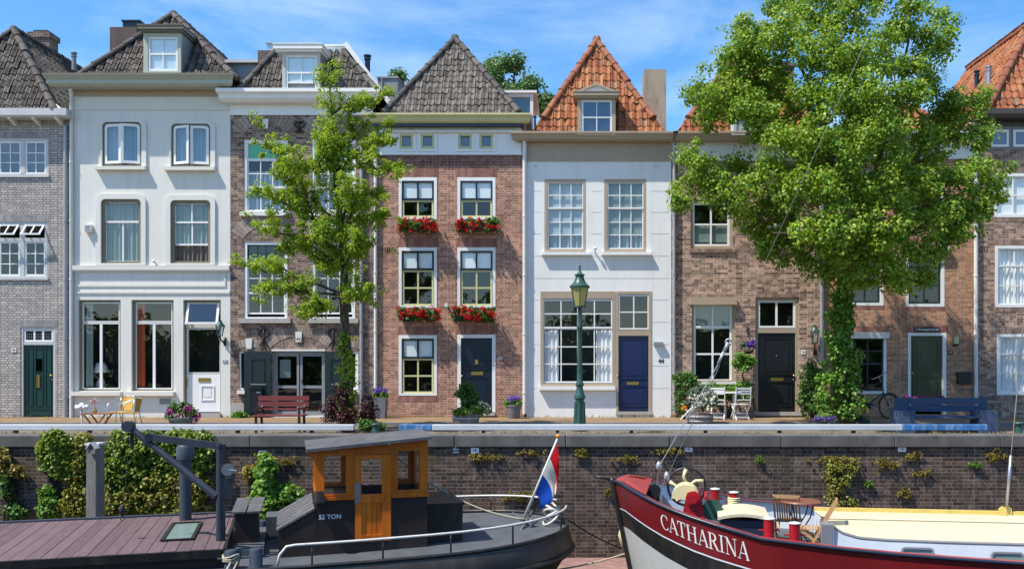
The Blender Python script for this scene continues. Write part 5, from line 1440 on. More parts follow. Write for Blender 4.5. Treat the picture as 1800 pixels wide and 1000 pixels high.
while u < ur-.02:
    u1 = min(u+pw, ur)
    if u1 > sk[0] and u < sk[1]:
        plank(u+.005, u1-.005, -1.7, skv[0]); plank(u+.005, u1-.005, skv[1], 1.7)
        if u < sk[0]-.02: plank(u+.005, sk[0], skv[0]+.003, skv[1]-.003)
        if u1 > sk[1]+.02: plank(sk[1], u1-.005, skv[0]+.003, skv[1]-.003)
    else: plank(u+.005, u1-.005, -1.7, 1.7)
    u = u1
rp_ = build(m, 'cabin_roof', M['plank'], barge)
m = MB(); m.box(-4.2,ur-.06,-1.62,1.62,DK-.2,zn-.055); build(m, 'cabin_side', M['hullblack'], barge)
m = MB(); m.box(-4.2,ur-.03,-1.74,-1.70,zn-.13,zn-.004); m.obox((ur+.02,-1.7,zn-.06),(ur+.02,1.7,zf-.06),.04,.12); build(m, 'roof_edge', M['hullblack'], barge)
m = MB(); m.obox((-4.2,1.76,zf+.005),(ur,1.76,zf+.005),.10,.05); build(m, 'edge_trim', M['fluepipe'], barge)
m = MB(); zq = lambda v: roofz(v)+.012
m.add([(sk[0],skv[0],zq(skv[0])),(sk[1],skv[0],zq(skv[0])),(sk[1],skv[1],zq(skv[1])),(sk[0],skv[1],zq(skv[1]))],[(0,1,2,3)])
sg_ = NT('skylight_glass'); sgm = sg_.done(sg_.principled((.22,.30,.28), .12, 0, None, .8))
sl = build(m, 'skylight', sgm, barge)
m = MB()
for (p, q_) in (((sk[0],skv[0]),(sk[1],skv[0])),((sk[0],skv[1]),(sk[1],skv[1])),((sk[0],skv[0]),(sk[0],skv[1])),((sk[1],skv[0]),(sk[1],skv[1]))):
    m.obox((p[0],p[1],zq(p[1])+.0),(q_[0],q_[1],zq(q_[1])+.0),.05,.05)
build(m, 'skylight_frame', M['hullblack'], sl)
m = MB(); p = bg_.onv(326,912,1.2); q_ = bg_.onv(326,782,1.2); H_ = q_[2]-p[2]+.25; z0 = p[2]-.25
m.lathe([(.105,0),(.105,H_-.27),(.155,H_-.255),(.16,H_-.05),(.13,H_),(.02,H_+.005)],(p[0],1.2,z0),16); build(m, 'flue_pipe', M['fluepipe'], barge, smooth=True, angle=40)
# derrick
vm = -1.0
mb0 = bg_.onv(388,972,vm); mt = bg_.onv(386,785,vm)
m = MB(); m.tube([(mb0[0],vm,DK-.02),(mb0[0],vm,mt[2])],[.075,.065],12); m.cyl((mb0[0],vm,mt[2]),(mb0[0],vm,mt[2]+.05),.08)
a = bg_.onv(392,845,vm); m.box(a[0]-.02,a[0]+.13,vm-.06,vm+.06,a[2]-.28,a[2]+.05)
cr = build(m, 'derrick_post', M['craneblue'], barge, smooth=True, angle=40)
bt = bg_.onv(226,749,vm+.5); bj = bg_.onv(380,872,vm)
m = MB(); m.tube([bj, bt],[.06,.05],10); m.cyl((bt[0]-.02,bt[1]-.07,bt[2]),(bt[0]+.02,bt[1]+.07,bt[2]),.09,n=14); build(m, 'boom', M['craneblue'], cr, smooth=True, angle=40)
tl = bg_.onv(262,768,vm+.35); tr = bg_.onv(388,784,vm)
m = MB(); m.obox(tl, tr, .06, .11); m.cyl((tl[0],tl[1]-.05,tl[2]),(tl[0],tl[1]+.05,tl[2]),.07); build(m, 'tie_arm', M['craneblue'], cr)
m = MB(); w_ = bg_.onv(401,824,vm-.05); m.cyl((w_[0]-.02,vm-.14,w_[2]),(w_[0]-.02,vm+.10,w_[2]),.07,n=14); m.cyl((w_[0],vm-.16,w_[2]),(w_[0],vm-.14,w_[2]),.10,n=14); m.tube([(w_[0],vm-.15,w_[2]),(w_[0]+.14,vm-.16,w_[2]-.02)],.012,6); build(m, 'winch', M['steel'], cr)
hk = bg_.onv(215,905,vm+.5)
m = MB(); m.tube([bt,(bt[0]-.02,bt[1],(bt[2]+hk[2])/2),hk],.006,5); m.tube([tr,(tr[0]+.16,tr[1],tr[2]-.03),w_],.005,5); m.tube([bt, tl, tr],.006,5)
build(m, 'derrick_cable', M['ropedark'], cr)
m = MB(); m.lathe([(.01,-.02),(.045,.03),(.05,.1),(.03,.16),(.01,.18)],hk,10); m.tube([(hk[0]+.03*math.cos(k),hk[1],hk[2]-.05+.03*math.sin(k)) for k in np.linspace(0,6,10)],.008,5); build(m, 'hook_block', M['iron'], cr, smooth=True)
m = MB(); c0 = bg_.onv(232,752,vm+.5); m.tube([c0, (c0[0],c0[1],c0[2]-.35)],.03,6); build(m, 'boom_drop', M['hullblack'], cr)
# companion hatch, low crates
m = MB(); a = bg_.onv(414,900,-.2); b = bg_.onv(455,900,-.2); m.box(a[0],b[0],-.4,.45,DK-.02,a[2]+.03); hc = build(m, 'companion_hatch', M['brownsteel'], barge)
m = MB(); m.obox((a[0]-.05,-.45,a[2]+.05),((a[0]+b[0])/2-.01,-.45,a[2]+.075),.02,.03) if False else None
for k in range(2):
    x0_ = a[0]-.05+k*((b[0]-a[0])/2+.055); m.add([(x0_,-.50,a[2]+.02),(x0_+(b[0]-a[0])/2+.03,-.50,a[2]+.02),(x0_+(b[0]-a[0])/2+.08,.5,a[2]+.12),(x0_+.05,.5,a[2]+.12),(x0_,-.50,a[2]+.05),(x0_+(b[0]-a[0])/2+.03,-.50,a[2]+.05),(x0_+(b[0]-a[0])/2+.08,.5,a[2]+.15),(x0_+.05,.5,a[2]+.15)],[(0,3,2,1),(4,5,6,7),(0,1,5,4),(1,2,6,5),(2,3,7,6),(3,0,4,7)])
build(m, 'hatch_lid', M['rooffelt'], hc)
m = MB(); m.box(ur+.1,b[0]+.1,-1.0,1.1,DK-.02,DK+.12); m.box(b[0]+.1,b[0]+1.0,.6,1.25,DK-.02,DK+.38); build(m, 'deck_house', M['deckgrey'], barge)
# bollards
for (px, pt, pb, v_) in ((406,966,986,-1.75),(450,963,984,-1.75),(460,914,932,1.55),(495,913,932,1.55)):
    c = bg_.onv(px,pb,v_); t_ = bg_.onv(px,pt,v_); r_ = .10; k = MB(); z0 = DK-.02; h_ = t_[2]-z0
    k.lathe([(r_+.01,0),(r_,.02),(r_,h_-.03),(r_-.015,h_),(.01,h_+.004)],(c[0],v_,z0),16); k.cyl((c[0]-.2,v_,z0+h_*.55),(c[0]+.2,v_,z0+h_*.55),.018)
    bo = build(k, 'bollard', M['fluepipe'], barge, smooth=True, angle=40)
    if px in (406,):
        k = MB()
        for j in range(4): k.tube([(c[0]+math.cos(a_)*(r_+.02),v_+math.sin(a_)*(r_+.02),z0+h_*.4+j*.03+math.sin(a_*2+j)*.02) for a_ in np.linspace(0,6.4,16)],.014,5)
        k.tube([(c[0],v_-.12,z0+h_*.4),(c[0]-.05,v_-.4,z0+.05),(c[0]-.1,v_-.62,z0-1.2)],.014,5); k.tube([(c[0]+.1,v_-.1,z0+h_*.4),(c[0]+.05,v_-.4,z0+.05),(c[0]+.0,v_-.62,z0-1.2)],.014,5)
        build(k, 'rope_turns', M['rope'], bo, smooth=True)
# engine casing sloping up to the wheelhouse
VN, VF = -1.15, .40
wl = bg_.onv(556,955,VN)[0]; wr = bg_.onv(751,955,VN)[0]
c0 = bg_.onv(490,935,VN); c1 = bg_.onv(553,897,VN)
zc0, zc1 = c0[2], c1[2]
m = MB(); x0_, x1_ = c0[0], wl-.004
m.add([(x0_,VN,DK-.02),(x1_,VN,DK-.02),(x1_,VN,zc1),(x0_,VN,zc0),(x0_,VF,DK-.02),(x1_,VF,DK-.02),(x1_,VF,zc1),(x0_,VF,zc0)],[(0,1,2,3),(7,6,5,4),(3,2,6,7),(0,3,7,4),(1,5,6,2)])
cs = build(m, 'engine_casing', M['brownsteel'], barge)
m = MB()
for k in range(6):
    v0 = VN-.03+k*.33; m.obox((x0_-.03,v0+.16,zc0+.03),(x1_-.02,v0+.16,zc1+.03),.30,.035)
build(m, 'casing_roof', M['rooffelt'], cs)
m = MB(); p = bg_.onv(561,880,VN-.1); m.cyl((p[0],VN-.1,p[2]),(p[0],VN-.1,p[2]+.16),.09,.07,14); m.cyl((p[0],VN-.1,p[2]-.03),(p[0],VN-.1,p[2]),.11,n=14); build(m, 'mushroom_vent', M['brownsteel'], cs, smooth=True, angle=40)
# wheelhouse
zs = bg_.onv(660,872,VN)[2]                          # sill line between steel and wood
ztl = bg_.onv(560,787,VN)[2]; ztr = bg_.onv(748,767,VN)[2]
zd0 = DK-.05
def top(u): return ztl+(ztr-ztl)*(u-wl)/(wr-wl)-.03
dl, dr = bg_.onv(624,900,VN)[0], bg_.onv(687,900,VN)[0]; zdb = bg_.onv(655,950,VN)[2]
m = MB()
m.box(wl,dl-.003,VN,VN+.03,zd0,zs); m.box(dr+.003,wr,VN,VN+.03,zd0,zs); m.box(dl-.003,dr+.003,VN,VN+.03,zd0,zdb)
m.box(wl,wr,VF-.03,VF,zd0,zs); m.box(wl,wl+.03,VN+.032,VF-.032,zd0,zs); m.box(wr-.03,wr,VN+.032,VF-.032,zd0,zs)
whs = build(m, 'wheelhouse', M['brownsteel'], barge)
tt = text_co('52 TON', .105, .002); p = bg_.onv(580,908,VN)
m = MB(); m.add([(p[0]+a_, VN-.004, p[2]+b_) for a_, b_, _ in tt[0]], tt[1]); build(m, 'lettering', M['boatwhite'], whs)
m = MB()
def wpanel(u0, u1, v0, v1, z0, hole):                # wooden wall on the near/far side with a window hole
    hu0, hu1, hz0, hz1 = hole
    for (a_, b_, lo, hi) in ((u0,hu0,z0,None),(hu1,u1,z0,None),(hu0,hu1,z0,hz0),(hu0,hu1,hz1,None)):
        za, zb_ = (top(a_) if hi is None else hi), (top(b_) if hi is None else hi)
        m.add([(a_,v0,lo),(b_,v0,lo),(b_,v0,zb_),(a_,v0,za),(a_,v1,lo),(b_,v1,lo),(b_,v1,zb_),(a_,v1,za)],[(0,1,2,3),(7,6,5,4),(0,4,5,1),(1,5,6,2),(2,6,7,3),(3,7,4,0)])
zh0 = bg_.onv(590,869,VN)[2]; g1 = (bg_.onv(568,0,VN)[0], bg_.onv(610,0,VN)[0], zh0, bg_.onv(590,798,VN)[2])
g3 = (bg_.onv(697,0,VN)[0], bg_.onv(739,0,VN)[0], bg_.onv(715,862,VN)[2], bg_.onv(715,790,VN)[2])
for v0, v1 in ((VN-.01,VN+.04),(VF-.04,VF+.01)):
    wpanel(wl-.01, dl-.003, v0, v1, zs+.003, g1); wpanel(dr+.003, wr+.01, v0, v1, zs+.003, g3)
    m.box(dl-.003+.003, dr, v0, v1, bg_.onv(655,798,VN)[2]+.0, min(top(dl),top(dr)))
gd = (bg_.onv(635,0,VN)[0], bg_.onv(671,0,VN)[0], bg_.onv(655,868,VN)[2], bg_.onv(655,806,VN)[2])
m2 = m; m = MB()                                     # far side middle panel, and the two ends
wpanel(dl, dr, VF-.04, VF+.01, zs+.003, (gd[0],gd[1],gd[2],gd[3]-.03)) if False else None
m = m2
for (ue, w_) in ((wl,1),(wr,-1)):
    a_, b_ = (ue-.01, ue+.04) if w_ > 0 else (ue-.04, ue+.01)
    zt_ = top(ue)
    for v0, v1 in ((VN+.045,VN+.14),(-.42,-.34),(VF-.14,VF-.045)): m.box(a_, b_, v0, v1, zs+.003, zt_)
    for v0, v1 in ((VN+.14,-.42),(-.34,VF-.14)): m.box(a_, b_, v0, v1, zs+.003, zs+.10); m.box(a_, b_, v0, v1, zt_-.11, zt_)
wd = build(m, 'wheelhouse_woodwork', M['varnish'], barge)
m = MB()
for (u0,u1,z0,z1) in (g1,g3):
    for v_ in (VN-.022, VF+.012): m.frame(u0-.012,u1+.012,z0-.012,z1+.012,.03,v_,v_+.012)
m.box(wl-.03,dl-.004,VN-.05,VN-.012,zs-.03,zs+.02); m.box(dr+.004,wr+.03,VN-.05,VN-.012,zs-.03,zs+.02)
build(m, 'window_bead', M['varnish'], wd)
for (u0,u1,z0,z1) in (g1,g3):
    for v_ in (VN+.015, VF-.015):
        m = MB(); m.quad((u0,v_,z0),(u1,v_,z0),(u1,v_,z1),(u0,v_,z1)); build(m, 'pane', M['glass'], wd)
# door
m = MB(); zt_ = bg_.onv(655,799,VN)[2]; y0_, y1_ = VN-.03, VN+.02
m.box(dl,gd[0],y0_,y1_,zdb,zt_); m.box(gd[1],dr,y0_,y1_,zdb,zt_); m.box(gd[0],gd[1],y0_,y1_,gd[3],zt_); zm = bg_.onv(655,878,VN)[2]; m.box(gd[0],gd[1],y0_,y1_,zm-.04,gd[2]); zb2 = bg_.onv(655,939,VN)[2]; m.box(gd[0],gd[1],y0_,y1_,zdb,zb2)
for k in range(4): w4 = (gd[1]-gd[0])/4; m.box(gd[0]+k*w4+.003, gd[0]+(k+1)*w4-.003, y0_+.02, y1_, zb2, zm-.04)
dd = build(m, 'door', M['varnish'], barge)
m = MB(); m.quad((gd[0],VN,gd[2]),(gd[1],VN,gd[2]),(gd[1],VN,gd[3]),(gd[0],VN,gd[3])); build(m, 'pane', M['glass'], dd)
m = MB(); a_ = bg_.onv(628,866,VN); m.box(a_[0]-.045,a_[0]+.045,y0_-.012,y0_-.001,a_[2]-.16,a_[2]+.17); m.cyl((a_[0],y0_-.05,a_[2]),(a_[0],y0_-.01,a_[2]),.02); build(m, 'lock_plate', M['steel'], dd)
m = MB(); r0 = wl-.16; r1 = wr+.05; zt0, zt1 = top(r0)+.04, top(r1)+.04
prof = [(VN-.18,-.05),(VN-.18,0),(-.8,.03),(-.4,.04),(.0,.03),(VF+.18,0),(VF+.18,-.05)]
v = [(r0,a_,zt0+b_) for a_, b_ in prof]+[(r1,a_,zt1+b_) for a_, b_ in prof]; k = len(prof)
m.add(v, [tuple(range(k)),tuple(range(2*k-1,k-1,-1))]+[(i,k+i,k+(i+1)%k,(i+1)%k) for i in range(k)])
build(m, 'wheelhouse_roof', M['rooffelt'], barge)
m = MB(); m.add([(wl-.015,VN-.02,top(wl)),(wl-.015,VN-.02,top(wl)-.22),(wl-.17,VN-.02,top(wl)-.02),(wl-.015,VN+.02,top(wl)),(wl-.015,VN+.02,top(wl)-.22),(wl-.17,VN+.02,top(wl)-.02)],[(0,1,2),(5,4,3),(0,3,4,1),(1,4,5,2),(2,5,3,0)]); build(m, 'roof_bracket', M['varnish'], wd)
m = MB(); m.box(wl+.1,wl+.55,-.5,.3,zs-.5,zs-.02); m.cyl((wl+.72,-.55,zs-.05),(wl+.74,-.62,zs-.05),.2,n=16); m.box(wr-.5,wr-.06,-.9,.33,zs-.5,zs-.1); build(m, 'helm_bench', M['hullblack'], whs)
# aft: locker, rails
m = MB(); a_ = bg_.onv(755,925,-.6); b_ = bg_.onv(808,925,-.6); m.box(wr+.02,b_[0],-.9,.6,DK-.02,zs-.25); m.box(wr+.02,b_[0]+.02,-.93,.63,zs-.248,zs-.2); build(m, 'aft_locker', M['hullblack'], barge)
rh = .34
pts = []; 
def railu(u, sg): return (u+.02, sg*(hb(u)-.10), sheer(u)+rh)
ru0 = bg_.onv(487,985,-2.0)[0]
uu = [ru0+.25+(8.75-ru0)*math.sin(i/14*math.pi/2) for i in range(15)]
pts = [(ru0, -2.02, sheer(ru0)+.02),(ru0+.04,-2.02,sheer(ru0)+rh*.6),(ru0+.14,-2.02,sheer(ru0)+rh*.95)]+[railu(u,-1) for u in uu if u < 9.0]
fx = bg_.onv(757,905,1.6)[0]
m = MB(); m.tube(pts,.021,8); m.tube([railu(u,1) for u in np.linspace(fx,9.0,10)],.019,8)
rl = build(m, 'stern_rail', M['railwhite'], barge, smooth=True)
for u in np.linspace(ru0+.5, 8.7, 5):
    k = MB(); k.tube([(u+.02,-(hb(u)-.10),sheer(u)-.02),(u+.02,-(hb(u)-.10),sheer(u)+rh)],.016,6); build(k, 'stanchion', M['hullblack'], rl, smooth=True)
for u in np.linspace(fx+.5, 8.7, 3):
    k = MB(); k.tube([(u+.02,(hb(u)-.10),sheer(u)-.02),(u+.02,(hb(u)-.10),sheer(u)+rh)],.014,6); build(k, 'stanchion', M['hullblack'], rl, smooth=True)
m = MB(); uc = bg_.onw(908,925,DK+.15)
m.cyl((8.35,-.3,DK),(8.35,-.3,DK+.28),.05); m.cyl((8.35,.1,DK),(8.35,.1,DK+.28),.05); m.tube([(8.05,-.55,DK+.05),(8.5,.2,DK+.32)],.03,6); m.tube([(8.1,.2,DK+.3),(8.5,-.4,DK+.04)],.03,6); build(m, 'stern_bitts', M['deckgrey'], barge, smooth=True)
m = MB()
for k in range(5):
    m.tube([(8.72+.13*math.cos(a_)+.02*k, -.28+.20*math.sin(a_)+.05*k, DK+.24+.10*math.cos(a_*1.0+k)+.05*k) for a_ in np.linspace(0,6.3,18)],.022,6)
build(m, 'rope_coil', M['railwhite'], barge, smooth=True)
def world(bt_, p): return bt_.o+bt_.a*p[0]+bt_.n*p[1]+Vector((0,0,p[2]))
def sag(a, b, s_, n=14):
    a = Vector(a); b = Vector(b); return [a.lerp(b,i/n)+Vector((0,0,-s_*4*(i/n)*(1-i/n))) for i in range(n+1)]
# mooring ropes
m = MB(); m.tube(sag(world(bg_,(wr-.4,.6,zs+.55)), world(bg_,(8.3,-.1,DK+.22)), .25), .02, 6); tag(build(m,'mooring_rope',M['rope'],None,smooth=True),'pale sagging rope from the wheelhouse down to the barge stern','rope','ropes of the two boats')
m = MB(); m.tube(sag(world(bg_,(9.1,.1,DK+.2)), P(1140,975,18.9), .12), .016, 6); tag(build(m,'mooring_rope',M['ropedark'],None,smooth=True),'dark rope from the barge stern towards the red boat','rope','ropes of the two boats')
m = MB(); m.tube(sag(P(960,1003,17.0), P(1118,966,17.2), .05), .016, 6); tag(build(m,'mooring_rope',M['rope'],None,smooth=True),'thin pale rope low above brick path to the anchor','rope','ropes of the two boats')
# flag on the stern
flg = thing('flag', 'red white and blue striped flag hanging from a leaning white pole at the stern', 'flag', tuple(world(bg_,(8.45,.0,DK))))
Yp = 17.45
pb_, pt_ = Vector(P(919,915,Yp)), Vector(P(981,768,Yp))
m = MB(); m.tube([pb_, pt_],[.026,.02],8); build(m, 'pole', M['railwhite'], flg, smooth=True)
m = MB(); m.ball(tuple(pt_+Vector((0,0,.02))),.05,8,.7); build(m, 'finial', paint('orange_knob',(.75,.25,.01),.4), flg, smooth=True)
def fl(s_, t_):
    hs = [(979,779),(967,806),(953,833),(940,866)]; fe = [(981,846),(977,866),(970,882),(942,901)]
    k = min(2, int(s_*3)); r_ = s_*3-k
    h_ = [hs[k][i]*(1-r_)+hs[k+1][i]*r_ for i in (0,1)]; e_ = [fe[k][i]*(1-r_)+fe[k+1][i]*r_ for i in (0,1)]
    px_ = h_[0]*(1-t_)+e_[0]*t_+7*math.sin(math.pi*t_)*(.4+.9*s_); py_ = h_[1]*(1-t_)+e_[1]*t_
    return P(px_, py_, Yp-.02-.09*math.sin(t_*5+s_*5)*t_-.05*math.sin(s_*11)*t_)
for k, mt_ in enumerate(((.55,.012,.02),(.78,.78,.77),(.01,.06,.42))):
    n1, n2 = 8, 14; v = [fl((k+i/n1)/3, j/n2) for i in range(n1+1) for j in range(n2+1)]
    f = [(i*(n2+1)+j,i*(n2+1)+j+1,(i+1)*(n2+1)+j+1,(i+1)*(n2+1)+j) for i in range(n1) for j in range(n2)]
    mm_ = leafmat(('red','white','blue')[k]+'_flag_cloth',[(0,mt_),(1,mt_)],.3,.8,.1)
    m = MB(); m.add(v,f); build(m, 'stripe', mm_, flg, smooth=True)

# ================================================================== the red boat
RY = math.radians(-8)
rb = Boat((.83,16.9,-3.0), RY)
red = thing('boat', 'wine red barge with CATHARINA lettered on its bow, cream cabin roof and red bollards', 'boat', tuple(rb.o), RY)
RU = 13.0
def rhb(u):
    if u <= 0: return 0.0
    k = min(1, u/3.3); return 2.2*(1-(1-k)**2.1)**.62
gpx = [1080,1087,1118,1162,1222,1274,1340,1416,1480,1560,1660,1800]
gpy = [845,845.5,865,888,911,927,947,956,964,972,980,990]
def world_uv(u, v): return rb.o+rb.a*u+rb.n*v
def rsheer(u):
    if u < .01: return EYE-(845-CY)*16.9/F+3.0
    p = world_uv(min(u,6.4), -rhb(min(u,6.4))); px = CX+p.x*F/p.y; py = interp(px, gpx, gpy)
    return EYE-(py-CY)*p.y/F+3.0
us = [0,.03,.08,.15,.25,.4,.6,.85,1.1,1.4,1.75,2.1,2.5,2.9,3.3,3.8,4.5,5.4,6.4,8,10,RU]
def rake(w, top_): return .42*max(0,(top_-w))/2.0       # stem leans aft towards the water
bands = [0.0,.04,.28,.55,.64,.9,1.3,1.8,2.5]
def rsec(u, d, sgn):
    top_ = rsheer(u); b = rhb(u); w = top_-d
    narrow = 1-.10*max(0,d-.6)/1.9*(1.5-min(1,u/3.3))
    return (u+rake(w,top_)*max(0,1-u/3.0), sgn*b*narrow, w)
bu = lambda u: interp(u,[0,.6,1.6,3,6.4],[.50,.53,.56,.52,.44])    # height of the red band
bk = lambda u: interp(u,[0,.6,1.6,3,6.4],[.32,.34,.38,.42,.5])     # black band below it
mats_ = [M['redhull'],M['boatwhite'],M['hullblack'],M['hullwhite']]
m = MB()
for sgn in (-1,1):
    rows = []
    for u in us:
        a_, b_ = bu(u), bk(u); ds = [0,a_*.33,a_*.66,a_-.012,a_+.012,a_+b_*.5,a_+b_,a_+b_+.5,a_+b_+1.0,2.4]
        rows.append([rsec(u,d,sgn) for d in ds])
    for j, mi in enumerate((0,0,0,1,2,2,3,3,3)):
        m.k = mi; v = [p for r_ in rows for p in (r_[j],r_[j+1])]
        m.add(v,[(2*i,2*i+2,2*i+3,2*i+1) if sgn<0 else (2*i+1,2*i+3,2*i+2,2*i) for i in range(len(rows)-1)])
m.k = 0
build(m, 'hull', mats_, red, smooth=True, angle=45)
# inside of the bulwark, rail cap, stem
m = MB(); th_ = .07
for sgn in (-1,1):
    v = []
    for u in us:
        p = rsec(u,0,sgn); b_ = max(0, rhb(u)-th_); uu_ = u+(.08 if u < .3 else 0)
        v += [(uu_, sgn*b_, p[2]), (uu_+.05+.16*max(0,1-u/3), sgn*max(0,b_-.04), p[2]-(.55 if u > .5 else .3))]
    m.add(v,[(2*i,2*i+2,2*i+3,2*i+1) for i in range(len(us)-1)])
bw = build(m, 'bulwark', M['boatwhite'], red, smooth=True)
m = MB()
for sgn in (-1,1): 
    v = []
    for u in us:
        p = rsec(u,0,sgn); b_ = max(0, rhb(u)-.16); v += [(p[0],p[1]*1.005,p[2]+.004),(p[0]+(.12 if u<.5 else 0),sgn*b_,p[2]+.012)]
    m.add(v,[(2*i,2*i+2,2*i+3,2*i+1) for i in range(len(us)-1)])
build(m, 'rail_cap', M['reddeck'], red, smooth=True)
m = MB()
for sgn in (-1,1): m.tube([(q[0],q[1]+sgn*.012,q[2]-.005) for q in (rsec(u,0,sgn) for u in us)],.028,6)
build(m, 'rubbing_strake', M['boatnavy'], red, smooth=True)
m = MB(); st_ = [(rake(rsheer(0)-d,rsheer(0))-.035,0,rsheer(0)-d+.0) for d in (-.06,.0,.3,.7,1.2,1.8,2.4)]; m.tube(st_,[.05,.06,.055,.05,.05,.05,.05],8); m.tube([(-.03,0,rsheer(0)+.02),(-.22,-.02,rsheer(0)+.06),(-.38,-.03,rsheer(0)+.09)],[.03,.025,.02],6)
build(m, 'stem', M['hullblack'], red, smooth=True)
# foredeck and cockpit floor
m = MB(); v = []; fu = [.12,.3,.6,1.0,1.4,1.75,2.1]
for u in us[3:]:
    d_ = .22 if u < .9 else .50
    v += [(u,-max(.02,rhb(u)-th_),rsheer(u)-d_),(u,max(.02,rhb(u)-th_),rsheer(u)-d_)]
m.add(v,[(2*i,2*i+2,2*i+3,2*i+1) for i in range(len(us)-4)])
build(m, 'deck', M['deckgrey'], red)
m = MB(); fv = [(0.05,0.0)]; v = [(.02,0,rsheer(0)+.0)]
for u in (.15,.3,.45,.6): v += [(u+.04,-rhb(u)+.0,rsheer(u)+.02),(u+.04,rhb(u)+.02,rsheer(u)+.02)]
m.add(v,[(0,1,2)]+[(1+2*i,3+2*i,4+2*i,2+2*i) for i in range(3)]); m.quad((.6,-rhb(.6)+.05,rsheer(.6)+.008),(.6,rhb(.6)-.05,rsheer(.6)+.008),(.62,rhb(.6)-.05,rsheer(.6)-.4),(.62,-rhb(.6)+.05,rsheer(.6)-.4)); build(m, 'foredeck', M['reddeck'], red)
# lettering wrapped on the bow
def glyphs():
    g = {}; T, t = .125, .042
    def bar(x0,y0,x1,y1,w0): 
        dx, dy = x1-x0, y1-y0; L_ = math.hypot(dx,dy); n_ = 6; q = []
        for i in range(n_):
            a0, a1 = i/n_, (i+1)/n_; nx, ny = -dy/L_*w0/2, dx/L_*w0/2
            q.append([(x0+dx*a0+nx,y0+dy*a0+ny),(x0+dx*a1+nx,y0+dy*a1+ny),(x0+dx*a1-nx,y0+dy*a1-ny),(x0+dx*a0-nx,y0+dy*a0-ny)])
        return q
    def arc(cx,cy,rx,ry,a0,a1,w0,w1,n_=14):
        q = []
        for i in range(n_):
            A, B_ = [math.radians(a0+(a1-a0)*k/n_) for k in (i,i+1)]
            wA, wB = [w0+(w1-w0)*abs(math.cos(k)) for k in (A,B_)]
            q.append([(cx+(rx+s_*w_/2)*math.cos(k),cy+(ry+s_*w_/2)*math.sin(k)) for k,w_,s_ in ((A,wA,1),(B_,wB,1),(B_,wB,-1),(A,wA,-1))])
        return q
    ser = lambda x,y,w=.26: bar(x-w/2,y,x+w/2,y,.045)
    g['C'] = (.72, arc(.40,.5,.33,.48,48,312,t,T)+bar(.64,.70,.64,.92,.045)+bar(.64,.12,.62,.24,.04))
    g['A'] = (.80, bar(.10,.02,.40,1.0,t)+bar(.40,1.0,.70,.02,T)+bar(.2,.33,.60,.33,.05)+ser(.10,.02,.24)+ser(.70,.02,.28))
    g['T'] = (.74, bar(.36,.02,.36,.98,T)+bar(.05,.97,.67,.97,.06)+bar(.06,.97,.06,.76,.045)+bar(.66,.97,.66,.76,.045)+ser(.36,.02,.32))
    g['H'] = (.90, bar(.17,.02,.17,.98,T)+bar(.70,.02,.70,.98,T)+bar(.17,.52,.70,.52,.05)+sum([ser(x,y,.30) for x in (.17,.70) for y in (.02,.98)],[]))
    g['R'] = (.80, bar(.17,.02,.17,.98,T)+arc(.34,.74,.22,.22,-90,90,.05,T)+bar(.17,.96,.36,.96,.05)+bar(.17,.52,.36,.52,.05)+bar(.38,.52,.68,.02,.13)+ser(.17,.02,.30)+ser(.12,.98,.2)+ser(.72,.02,.2))
    g['I'] = (.42, bar(.19,.02,.19,.98,T)+ser(.19,.02,.32)+ser(.19,.98,.32))
    g['N'] = (.90, bar(.17,.02,.17,.98,t)+bar(.72,.02,.72,.98,t)+bar(.15,.98,.72,.02,T)+ser(.17,.02,.26)+ser(.12,.98,.22)+ser(.72,.98,.26))
    return g
G_ = glyphs()
word = 'CATHARINA'; tot = sum(G_[c][0] for c in word)
# run along the hull by arc length between two places seen on the bow
def find_u(px_):
    lo, hi = .05, 6.3
    for _ in range(50):
        mid = (lo+hi)/2; p = world_uv(rsec(mid,.27,-1)[0], rsec(mid,.27,-1)[1]); lo, hi = (mid, hi) if CX+p.x*F/p.y < px_ else (lo, mid)
    return lo
ua, ub = find_u(1162), find_u(1317)
N_ = 200; uu_ = np.linspace(ua,ub,N_); pl = [Vector(rsec(u,.27,-1)) for u in uu_]; sL = [0]
for i in range(1,N_): sL.append(sL[-1]+(pl[i]-pl[i-1]).length)
hgt = .26
m = MB(); cur = 0
for ch in word:
    wd_, qs = G_[ch]
    for q in qs:
        pp = []
        for (x_, y_) in q:
            s_ = (cur+x_)/tot*sL[-1]; u = interp(s_, sL, uu_); d_ = bu(u)*.5+hgt*(.5-y_)*interp(u,[ua,ub],[.95,1.1])
            p = Vector(rsec(u,d_,-1)); p2 = Vector(rsec(u+.03,d_,-1)); nr_ = (p2-p).cross(Vector((0,0,1))).normalized()
            if nr_.y > 0: nr_ = -nr_
            pp.append(tuple(p+nr_*.006))
        m.add(pp,[(0,1,2,3)])
    cur += wd_
build(m, 'lettering', M['offwhite'], red)
# anchor at the stem
m = MB(); av = .28; q = lambda px, py, dv=0: rb.onv(px-13, py, av+dv)
m.tube([q(1121,912),q(1118,940),q(1125,968),q(1130,985)],[.03,.04,.05,.06],8)
for s_ in (-1,1): m.tube([q(1126,972),q(1112,962,s_*.10),q(1105,940,s_*.16),q(1107,914,s_*.17)],[.05,.065,.06,.012],8)
a0_ = q(1122,966); m.cyl((a0_[0],av-.16,a0_[2]),(a0_[0],av+.16,a0_[2]),.075,n=14)
build(m, 'anchor', M['creamgear'], red, smooth=True)
